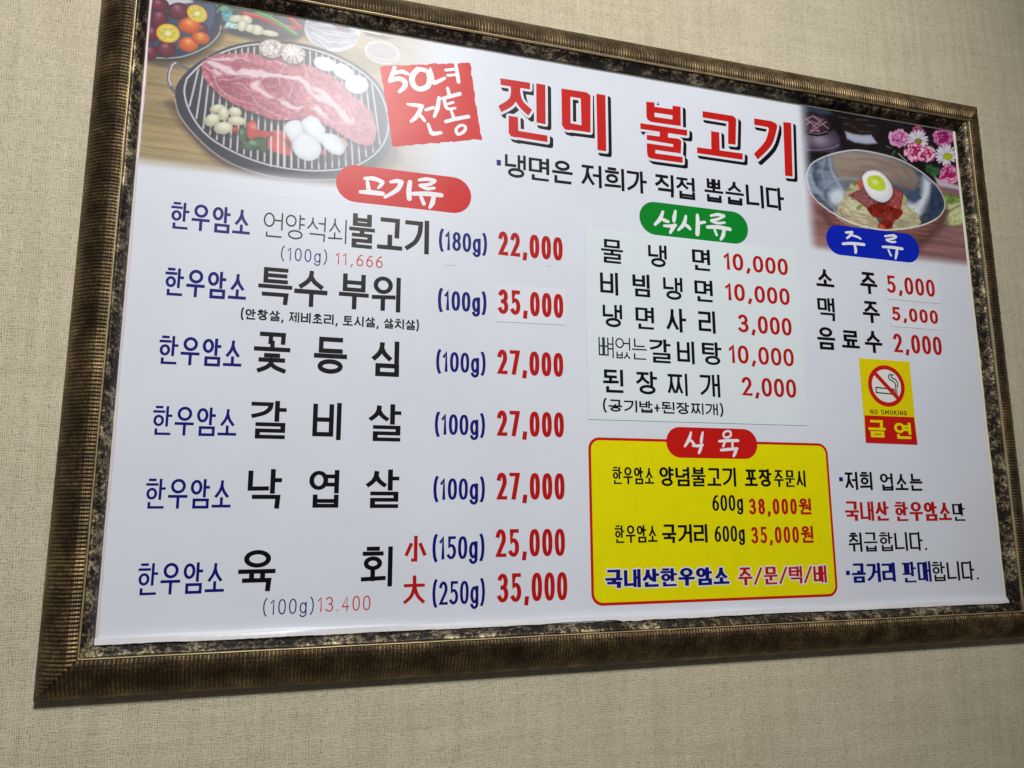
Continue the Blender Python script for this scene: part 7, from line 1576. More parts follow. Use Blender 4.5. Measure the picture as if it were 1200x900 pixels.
 ('L',[4229,2463,4249,2431,4279,2385,4317,2344,4373,2310,4437,2281,4483,2260],1.0,(226,218,192),{'a': 0.65,'soft': 1}),
 ('L',[4523,2521,4538,2504,4561,2480,4589,2458,4626,2442,4669,2427,4699,2418],1.0,(226,218,192),{'a': 0.65,'soft': 1}),
 ('L',[4483,2566,4489,2545,4500,2515,4516,2488,4544,2465,4578,2443,4603,2428],1.0,(214,204,176),{'a': 0.65,'soft': 1}),
 ('L',[4446,2381,4483,2364,4537,2340,4596,2320,4665,2309,4739,2302,4791,2297],1.0,(226,218,192),{'a': 0.65,'soft': 1}),
 ('L',[4568,2310,4618,2301,4691,2289,4767,2282,4849,2285,4933,2292,4992,2298],1.0,(120,106,82),{'a': 0.65,'soft': 1}),
 ('L',[4278,2548,4285,2515,4296,2470,4315,2427,4352,2390,4397,2356,4430,2332],1.0,(146,132,104),{'a': 0.65,'soft': 1}),
 ('L',[4594,2468,4620,2457,4657,2441,4698,2428,4747,2420,4798,2415,4835,2412],1.0,(146,132,104),{'a': 0.65,'soft': 1}),
 ('L',[4517,2335,4563,2323,4629,2306,4699,2294,4776,2291,4857,2293,4914,2295],1.0,(146,132,104),{'a': 0.65,'soft': 1}),
 ('L',[4492,2307,4542,2294,4613,2276,4689,2264,4772,2262,4860,2264,4921,2266],1.0,(214,204,176),{'a': 0.65,'soft': 1}),
 ('L',[4559,2357,4602,2346,4664,2332,4730,2322,4802,2320,4877,2323,4930,2325],1.0,(214,204,176),{'a': 0.65,'soft': 1}),
 ('F',[4485,2915,4589,2956,4664,2948,4558,2895],(150,172,76),{'rim': ((70,90,30),2,0.7)}),
 ('F',[4620,2754,4698,2786,4681,2740],(150,172,76),{'rim': ((70,90,30),2,0.7)}),
 ('F',[4717,2589,4812,2667,4888,2664,4776,2552],(150,172,76),{'rim': ((70,90,30),2,0.7)}),
 ('F',[4377,2550,4425,2534,4398,2509],(150,172,76),{'rim': ((70,90,30),2,0.7)}),
 ('F',[4692,3118,4751,3070,4757,3004,4710,3043],(150,172,76),{'rim': ((70,90,30),2,0.7)}),
 ('F',[5809,2976,5887,2963,5919,2898,5826,2887],(160,178,90),{}),
 ('F',[6008,2750,6073,2746,6043,2709],(160,178,90),{}),
 ('F',[4793,3120,4910,3146,4923,3025,4842,2970],(196,80,52),{'soft': 3}),
 ('F',[4564,2825,4789,2941,5001,3034,5284,2800,5114,2646,4959,2617,4769,2739],(136,82,84),{'nz': (0.4,3,3),'rim': ((110,56,56),4,0.6)}),
 ('F',[5575,3106,5780,3063,5838,3002,5778,2814,5731,2628,5466,2575,5405,2725],(162,74,74),{'nz': (0.4,4,4),'rim': ((110,40,40),4,0.6)}),
 ('F',[4958,2606,4999,2636,5057,2679,5121,2714,5186,2738,5256,2756,5331,2761,5414,2748,5501,2724,5583,2701,5666,2689,5743,2679,5787,2657,5779,2614,5738,2559,5692,2512,5647,2482,5596,2459,5554,2429,5531,2379,5516,2321,5486,2277,5423,2258,5345,2253,5278,2255,5225,2257,5182,2265,5167,2287,5205,2335,5270,2398,5298,2445,5253,2458,5171,2456,5096,2467,5040,2510,4991,2566],(118,30,22),{'nz': (0.4,7,7),'hi': (0.2,-0.1,0.3,0.12),'soft': 2.5}),
 ('F',[5167,2287,5262,2342,5358,2286,5277,2244],(196,90,50),{'soft': 3}),
 ('F',('E',5217,2492,14,2,-1,-7,8),(80,12,10),{'soft': 1.5,'a': 0.7}),
 ('F',('E',5247,2567,15,2,-1,-7,8),(80,12,10),{'soft': 1.5,'a': 0.7}),
 ('F',('E',5202,2616,17,2,-1,-9,8),(160,50,34),{'soft': 1.5,'a': 0.7}),
 ('F',('E',5252,2353,20,2,0,-6,8),(160,50,34),{'soft': 1.5,'a': 0.7}),
 ('F',('E',5461,2370,9,1,-1,-11,8),(160,50,34),{'soft': 1.5,'a': 0.7}),
 ('F',('E',5292,2346,9,1,-1,-8,8),(160,50,34),{'soft': 1.5,'a': 0.7}),
 ('F',('E',5616,2544,9,1,-1,-10,8),(160,50,34),{'soft': 1.5,'a': 0.7}),
 ('F',('E',5428,2657,16,2,-1,-7,8),(80,12,10),{'soft': 1.5,'a': 0.7}),
 ('F',('E',5158,2423,18,2,-1,-9,8),(190,110,80),{'soft': 1.5,'a': 0.7}),
 ('F',('E',5558,2630,15,2,0,-6,8),(160,50,34),{'soft': 1.5,'a': 0.7}),
 ('F',('E',5133,2354,9,2,-1,-8,8),(190,110,80),{'soft': 1.5,'a': 0.7}),
 ('F',('E',5384,2585,12,1,-1,-10,8),(190,110,80),{'soft': 1.5,'a': 0.7}),
 ('F',('E',5460,2646,18,2,-1,-9,8),(190,110,80),{'soft': 1.5,'a': 0.7}),
 ('F',('E',5592,2430,15,1,0,-6,8),(190,110,80),{'soft': 1.5,'a': 0.7}),
 ('F',('E',5116,2356,20,2,0,-5,8),(190,110,80),{'soft': 1.5,'a': 0.7}),
 ('F',('E',5466,2440,11,1,-1,-5,8),(80,12,10),{'soft': 1.5,'a': 0.7}),
 ('F',('E',5214,2586,18,2,-1,-5,8),(190,110,80),{'soft': 1.5,'a': 0.7}),
 ('F',('E',5282,2414,15,2,0,-8,8),(160,50,34),{'soft': 1.5,'a': 0.7}),
 ('F',('E',5145,2598,15,2,-1,-5,8),(160,50,34),{'soft': 1.5,'a': 0.7}),
 ('F',('E',5487,2568,19,2,-1,-8,8),(190,110,80),{'soft': 1.5,'a': 0.7}),
 ('F',('E',5459,2605,11,2,-1,-5,8),(190,110,80),{'soft': 1.5,'a': 0.7}),
 ('F',('E',5320,2344,12,1,-1,-6,8),(80,12,10),{'soft': 1.5,'a': 0.7}),
 ('F',('E',5370,2562,18,2,-1,-9,8),(190,110,80),{'soft': 1.5,'a': 0.7}),
 ('F',('E',5256,2500,19,2,-1,-11,8),(160,50,34),{'soft': 1.5,'a': 0.7}),
 ('F',('E',5558,2398,15,2,-1,-9,8),(80,12,10),{'soft': 1.5,'a': 0.7}),
 ('F',('E',5074,2560,14,1,-1,-8,8),(80,12,10),{'soft': 1.5,'a': 0.7}),
 ('F',('E',5180,2585,13,2,-1,-8,8),(160,50,34),{'soft': 1.5,'a': 0.7}),
 ('F',('E',5362,2546,19,2,-1,-8,8),(190,110,80),{'soft': 1.5,'a': 0.7}),
 ('F',('E',5576,2418,13,2,-1,-6,8),(80,12,10),{'soft': 1.5,'a': 0.7}),
 ('F',('E',5551,2600,16,2,-1,-8,8),(160,50,34),{'soft': 1.5,'a': 0.7}),
 ('F',[4935,3196,4954,3219,4980,3251,5013,3285,5049,3312,5090,3332,5137,3349,5187,3361,5234,3366,5279,3365,5324,3359,5368,3346,5411,3326,5456,3294,5502,3254,5544,3209,5576,3165,5598,3121,5612,3076,5618,3031,5617,2989,5608,2949,5590,2911,5568,2876,5541,2844,5512,2816,5477,2790,5440,2769,5402,2754,5365,2745,5327,2743,5288,2746,5248,2753,5205,2766,5160,2783,5116,2806,5077,2834,5044,2868,5013,2909,4987,2953,4967,2999,4952,3050,4944,3108,4939,3160],(50,24,24),{'soft': 6,'a': 0.6}),
 ('F',[4918,3226,4936,3248,4963,3280,4995,3314,5031,3342,5073,3362,5120,3378,5169,3390,5216,3395,5262,3395,5306,3389,5350,3376,5393,3355,5438,3324,5484,3283,5526,3239,5558,3195,5580,3151,5594,3105,5600,3061,5599,3018,5590,2979,5573,2941,5550,2905,5524,2874,5494,2845,5459,2819,5422,2798,5385,2783,5348,2775,5310,2772,5271,2775,5231,2783,5188,2795,5142,2812,5099,2835,5060,2863,5026,2897,4996,2938,4970,2982,4949,3028,4935,3080,4927,3137,4922,3189],(232,233,240),{'rim': ((170,168,186),4,0.6),'sh': (-0.05,0.05)}),
 ('F',[5017,3193,5036,3214,5065,3243,5101,3267,5145,3284,5195,3297,5245,3302,5295,3297,5343,3284,5384,3263,5413,3233,5433,3195,5445,3158,5448,3121,5442,3084,5426,3054,5399,3030,5361,3013,5318,3002,5264,2997,5204,3000,5151,3008,5108,3023,5071,3045,5043,3073,5027,3114,5020,3160],(184,208,58),{'soft': 3,'nz': (0.12,6,6)}),
 ('F',[5118,3184,5250,3223,5293,3138,5160,3099],(218,226,130),{'soft': 6}),
 ('L',[3690,3073,3714,3138,3751,3232,3807,3319,3887,3387,3988,3449,4098,3508,4220,3564,4353,3617,4486,3662,4611,3700,4737,3730,4874,3751,5027,3759,5192,3758,5356,3749,5521,3736,5686,3716,5842,3687,5988,3645,6124,3594,6246,3541,6347,3491,6432,3439,6510,3385,6586,3327,6655,3267,6712,3201,6757,3126,6789,3045,6806,2970,6808,2907,6794,2850,6764,2792,6719,2728,6659,2663,6577,2599,6469,2537,6339,2476,6195,2421,6034,2371,5860,2327,5688,2290,5525,2261,5364,2239,5199,2230,5022,2238,4842,2260,4676,2288,4532,2321,4403,2361,4278,2408,4152,2465,4031,2529,3928,2596,3851,2660,3791,2728,3746,2802,3716,2897,3700,3000,3690,3073],2.6,(196,196,200),{'soft': 1.4}),
 ('L',[6577,2599,6469,2537,6339,2476,6195,2421,6034,2371,5860,2327,5688,2290,5525,2261,5364,2239,5199,2230,5022,2238,4842,2260,4676,2288,4532,2321,4403,2361,4278,2408,4152,2465,4031,2529,3928,2596],1.4,(236,226,216),{'soft': 1}),
]
STAMP = [(-374.4,260.8),(-357.1,263.9),(-339.7,267.7),(-322.2,272.0),(-304.4,275.2),(-292.5,278.8),(-274.5,282.7),(-259.3,286.1),(-241.6,291.3),(-234.2,291.1),(-237.3,306.1),(-240.5,321.8),(-242.4,337.7),(-244.9,353.6),(-247.5,376.1),(-251.4,398.5),(-254.6,420.4),(-275.7,416.0),(-294.0,412.1),(-318.3,407.1),(-342.2,401.5),(-365.8,396.7),(-383.3,392.6),(-397.7,389.1),(-393.4,367.6),(-389.1,346.1),(-384.5,321.7),(-380.4,297.2),(-377.0,276.0)]
STAMP_TXT = [([(-373.9,391.7),(-376.6,381.6),(-381.2,367.1)],[5.69,7.11,5.69]),([(-372.8,382.3),(-362.6,386.3),(-353.7,384.0)],[5.69,7.11,5.69]),([(-381.2,367.1),(-368.2,373.5),(-358.7,370.9),(-357.7,362.5),(-366.3,351.5)],[5.69,7.82,8.53,7.82,4.98]),([(-337.6,394.9),(-346.3,382.1),(-345.1,367.8),(-335.5,361.4),(-322.2,368.4),(-319.4,383.5),(-324.1,394.0),(-337.6,394.9)],[8.53,9.24,9.24,8.53,8.53,8.53,7.82,7.11]),([(-318.7,399.8),(-316.2,390.5),(-313.3,376.4),(-305.8,379.3),(-295.3,387.0)],[2.84,5.69,7.11,6.4,4.98]),([(-293.9,400.9),(-278.6,405.3)],[4.98,4.98]),([(-290.8,392.3),(-278.5,395.4)],[4.62,4.62]),([(-278.1,416.2),(-275.5,400.9),(-272.9,384.3)],[4.98,6.4,6.4]),([(-352.7,333.0),(-340.9,333.3),(-330.6,333.4)],[4.27,6.4,7.11]),([(-330.6,333.4),(-337.7,316.4),(-346.9,305.5)],[6.4,7.11,4.98]),([(-336.3,321.4),(-328.7,313.0),(-325.7,309.4)],[5.69,5.69,4.98]),([(-324.5,328.0),(-312.7,333.7)],[4.98,5.69]),([(-303.9,352.1),(-306.1,334.1),(-311.0,318.9)],[5.69,7.11,4.98]),([(-320.3,304.8),(-316.6,294.3),(-312.9,290.1),(-300.2,293.5)],[4.98,6.4,7.11,5.69]),([(-290.5,370.5),(-287.3,358.1)],[4.98,6.4]),([(-298.8,351.3),(-287.3,356.4),(-270.6,364.1)],[4.98,6.4,6.4]),([(-295.7,350.2),(-293.2,339.4),(-288.6,335.3),(-278.0,338.5)],[5.69,5.69,4.98,4.27]),([(-291.7,342.8),(-281.1,347.7)],[4.27,4.27]),([(-284.7,334.3),(-280.3,322.1)],[4.27,5.69]),([(-292.9,313.1),(-277.8,319.9),(-256.5,327.4)],[5.69,6.4,6.4]),([(-271.7,309.0),(-276.2,301.9),(-273.1,295.0),(-264.0,300.5),(-261.0,308.3),(-266.2,311.4),(-271.7,309.0)],[4.62,4.98,5.33,5.33,4.98,4.62,4.27])]
PILLS = {'meat': (-455.9, 164.3, -251.2, 222.6), 'meal': (34.9, 164.8, 241.2, 222.7), 'drink': (401.9, 165.3, 607.7, 221.5), 'box': (68.5, -204.0, 234.6, -154.9)}
PILL_TXT = {'meat': [([(-414.0,203.0),(-401.4,204.6),(-387.8,200.9)],[5.44,7.0,6.22]),([(-387.8,200.9),(-389.9,196.1),(-394.3,190.4)],[6.22,5.44,3.5]),([(-410.2,198.1),(-407.8,183.3)],[5.44,7.0]),([(-420.3,181.2),(-405.0,182.2),(-387.3,182.2)],[5.44,7.78,7.0]),([(-375.9,202.4),(-366.0,205.2),(-359.4,204.5)],[4.67,7.0,7.0]),([(-359.4,204.5),(-365.7,191.5),(-383.8,177.2)],[7.0,7.0,4.67]),([(-346.7,206.1),(-348.2,192.2),(-347.3,179.2)],[7.0,7.78,7.78]),([(-332.9,210.9),(-321.3,214.0),(-308.6,213.4)],[4.67,6.22,5.44]),([(-308.6,212.5),(-316.7,206.2),(-331.3,202.5)],[5.44,5.44,5.44]),([(-331.3,202.5),(-321.0,198.6),(-309.3,201.0)],[5.44,5.44,4.67]),([(-341.7,187.8),(-320.9,190.3),(-298.0,190.7)],[6.22,7.78,7.0]),([(-329.5,184.4),(-325.0,173.6)],[5.44,6.22]),([(-309.7,189.2),(-311.9,176.7),(-315.9,168.6)],[6.22,7.78,4.67])],'meal': [([(78.5,207.0),(72.5,193.4),(62.9,182.9)],[4.9,7.35,4.9]),([(74.4,194.6),(81.6,191.9),(87.8,190.5)],[4.9,6.53,4.9]),([(102.1,210.8),(99.4,199.9),(98.3,192.7)],[4.9,7.35,5.72]),([(79.4,182.6),(91.2,183.1),(101.0,186.0)],[4.08,5.72,5.72]),([(100.3,185.9),(94.7,178.3),(90.7,171.5)],[5.72,6.53,4.9]),([(121.3,204.1),(116.8,189.5),(105.8,177.7)],[4.9,7.35,4.08]),([(116.9,190.2),(124.2,186.0),(128.5,181.9)],[4.9,6.53,4.9]),([(143.4,208.4),(143.4,192.3),(141.7,174.4)],[5.72,8.17,8.17]),([(144.2,194.2),(157.0,197.4)],[5.72,4.9]),([(169.1,210.2),(182.8,213.9),(195.2,213.2)],[4.08,5.72,4.9]),([(195.2,212.4),(182.4,205.6),(169.8,201.7)],[4.9,4.9,4.9]),([(169.8,201.0),(182.0,198.4),(195.7,200.9)],[4.9,4.9,4.08]),([(161.5,189.0),(181.6,191.1),(205.5,189.8)],[5.72,7.35,6.53]),([(175.5,185.1),(178.8,176.6)],[4.9,4.9]),([(193.8,188.9),(191.6,177.9),(186.1,169.1)],[5.72,7.35,4.08])],'drink': [([(445.6,209.4),(459.7,211.5)],[4.36,4.98]),([(459.7,211.5),(454.1,204.6),(446.9,198.6)],[4.98,4.98,3.73]),([(457.5,205.5),(470.5,203.4),(476.9,200.6)],[3.73,4.36,3.73]),([(437.0,187.0),(457.6,189.9),(483.5,190.2)],[4.98,5.6,5.6]),([(462.4,188.1),(463.9,179.6),(463.3,173.2)],[4.98,6.22,5.6]),([(531.8,211.2),(551.0,214.7),(557.7,213.0)],[3.73,4.98,4.36]),([(557.7,213.0),(550.4,208.7),(534.6,204.7)],[4.36,4.36,4.36]),([(534.5,204.1),(544.5,201.6),(554.9,202.7)],[4.04,4.04,3.73]),([(524.5,190.0),(545.1,191.1),(569.0,190.6)],[4.36,5.6,5.6]),([(536.9,185.4),(541.6,175.0)],[4.04,4.36]),([(556.8,188.8),(554.8,179.8),(551.3,170.1)],[4.98,6.22,4.36])],'box': [([(113.2,-163.2),(108.6,-175.0),(101.0,-185.7)],[3.62,5.88,3.62]),([(109.9,-173.9),(114.8,-178.4),(118.6,-182.5)],[3.62,4.52,3.62]),([(134.3,-162.6),(131.9,-171.6),(130.7,-179.4)],[3.62,5.42,4.52]),([(115.3,-184.4),(124.0,-184.5),(133.3,-182.9)],[3.62,4.52,4.07]),([(131.3,-182.9),(128.9,-189.4),(125.8,-195.8)],[4.07,5.42,4.07]),([(179.0,-158.9),(172.7,-162.6),(173.2,-168.7),(179.6,-169.7),(185.6,-165.9),(185.1,-160.1),(179.0,-158.9)],[3.16,3.62,3.62,3.62,3.62,3.62,3.16]),([(163.8,-176.1),(180.1,-174.7),(198.6,-174.2)],[4.07,4.97,4.97]),([(173.9,-177.7),(170.6,-184.2)],[3.62,4.07]),([(188.2,-176.6),(187.8,-183.8)],[3.62,4.07]),([(166.2,-190.4),(179.3,-189.0),(196.6,-187.3)],[4.07,4.97,4.52]),([(194.9,-188.0),(192.0,-194.5),(188.9,-199.6)],[4.52,5.88,4.07])]}
TITLE = [[[(-204.3,402.3),(-153.6,402.9),(-154.0,391.0),(-203.8,390.7)],[(-187.2,391.4),(-186.2,385.6),(-186.4,382.7),(-186.6,378.4),(-187.4,373.6),(-189.3,369.2),(-193.3,364.8),(-198.7,360.3),(-204.0,356.3),(-207.6,353.5),(-202.6,343.3),(-198.6,346.0),(-192.9,349.9),(-186.7,354.6),(-181.7,359.8),(-178.0,366.2),(-175.0,373.7),(-172.5,380.7),(-170.8,385.5),(-170.3,391.5)],[(-170.8,385.5),(-170.3,382.5),(-169.5,378.1),(-168.3,373.2),(-166.3,368.9),(-162.8,365.0),(-158.2,361.1),(-153.7,357.8),(-150.6,355.4),(-157.2,344.3),(-159.6,346.2),(-163.1,348.9),(-166.9,352.0),(-170.2,355.0),(-172.9,358.1),(-175.5,361.6),(-177.6,364.7),(-179.1,366.8)],[(-143.2,403.6),(-127.4,403.6),(-127.7,333.7),(-143.3,334.5)],[(-190.4,338.9),(-174.7,339.2),(-174.3,315.6),(-178.1,303.0),(-187.0,304.3),(-190.5,309.8)],[(-178.1,315.5),(-124.8,314.4),(-124.9,303.0),(-187.0,304.3)]],[[(-99.4,401.8),(-83.6,402.0),(-84.1,341.6),(-87.0,329.1),(-94.9,330.1),(-99.3,336.6)],[(-65.5,401.7),(-54.6,402.1),(-47.6,398.3),(-49.2,331.5),(-64.8,331.1)],[(-99.4,401.8),(-56.0,402.4),(-47.7,397.7),(-49.5,389.7),(-83.8,389.6)],[(-94.9,330.1),(-98.8,338.1),(-84.6,342.3),(-64.6,341.6),(-48.9,341.5),(-49.7,330.9)],[(-37.1,402.8),(-20.6,402.7),(-21.7,301.4),(-37.4,301.4)]],[[(54.8,403.0),(70.7,404.1),(69.2,367.3),(62.8,367.1),(56.4,369.7),(54.3,375.1)],[(105.0,403.7),(120.5,404.3),(119.4,367.9),(103.1,367.6)],[(69.0,396.1),(105.9,396.9),(105.4,385.6),(68.6,385.2)],[(67.6,377.5),(105.1,377.8),(104.7,367.5),(67.2,367.1)],[(42.3,361.7),(131.3,362.3),(130.8,351.3),(42.0,351.0)],[(78.6,358.9),(94.5,358.8),(93.7,341.3),(77.9,341.1)],[(53.7,342.0),(113.1,343.6),(118.2,341.5),(118.7,334.1),(103.1,331.8),(53.4,332.9)],[(103.3,336.8),(118.9,339.1),(117.0,316.9),(101.9,317.1)],[(53.2,326.7),(104.6,326.8),(104.1,316.8),(52.8,316.8)],[(53.2,326.7),(69.2,326.7),(68.1,300.0),(58.5,300.0),(54.0,303.3),(52.9,310.0)],[(65.0,310.4),(120.2,310.8),(119.7,300.0),(63.6,299.7)]],[[(163.3,402.8),(224.5,403.1),(230.3,398.2),(229.2,390.5),(162.7,390.7)],[(214.4,397.8),(230.3,398.2),(226.1,348.5),(210.8,348.1)],[(178.2,367.3),(194.4,367.4),(193.5,330.2),(176.8,330.2)],[(149.1,333.0),(239.5,333.8),(238.5,321.9),(148.5,322.0)]],[[(267.3,405.1),(302.5,405.2),(304.9,404.5),(308.3,403.6),(311.7,402.3),(314.0,400.4),(314.8,398.3),(314.7,395.8),(313.9,392.5),(312.4,387.8),(310.3,381.3),(307.5,373.3),(303.9,364.8),(299.1,356.6),(292.1,348.3),(283.4,339.5),(275.2,331.8),(269.5,326.5),(262.2,336.4),(267.0,341.3),(273.9,348.4),(281.3,356.3),(287.0,363.6),(290.7,370.6),(293.4,377.7),(295.3,384.0),(296.6,388.4),(294.7,392.2),(266.5,392.7)],[(328.2,407.3),(345.0,408.1),(340.1,303.5),(324.2,303.2)]]]
YBOX = (-64.5, -426.3, 371.4, -175.1)
BULLETS = [(-210.3,251.7,-203.3,261.0),(390.5,-238.6,398.1,-231.6),(390.1,-393.0,397.6,-385.7)]
LIST_QUAD = [(-64.7, -147.5), (333.6, -145.6), (334.9, 163.4), (-63.1, 161.3)]
ST = {'a': [(-211.0, -2.4), (-98.2, -0.3), (-98.0, 56.4), (-211.0, 53.9)], 'b': [(521.8, 91.2), (645.2, 91.3), (644.8, 151.3), (523.5, 147.8)], 'c': [(527.9, 40.4), (641.8, 40.4), (641.5, 81.2), (528.5, 78.0)]}
SCUFFS = [[(77.3,406.3),(79.9,405.8),(79.8,404.5),(77.2,404.7)],[(264.3,457.6),(280.3,458.5),(280.2,455.9),(264.1,454.6)],[(-128.1,93.6),(-121.0,93.9),(-121.0,93.3),(-128.1,92.9)],[(-293.1,79.6),(-274.7,81.1),(-274.7,80.7),(-293.1,79.2)],[(-382.4,352.8),(-381.1,352.5),(-381.1,351.8),(-382.4,352.0)],[(-6.4,-184.0),(-4.7,-184.5),(-4.7,-185.3),(-6.5,-184.9)]]
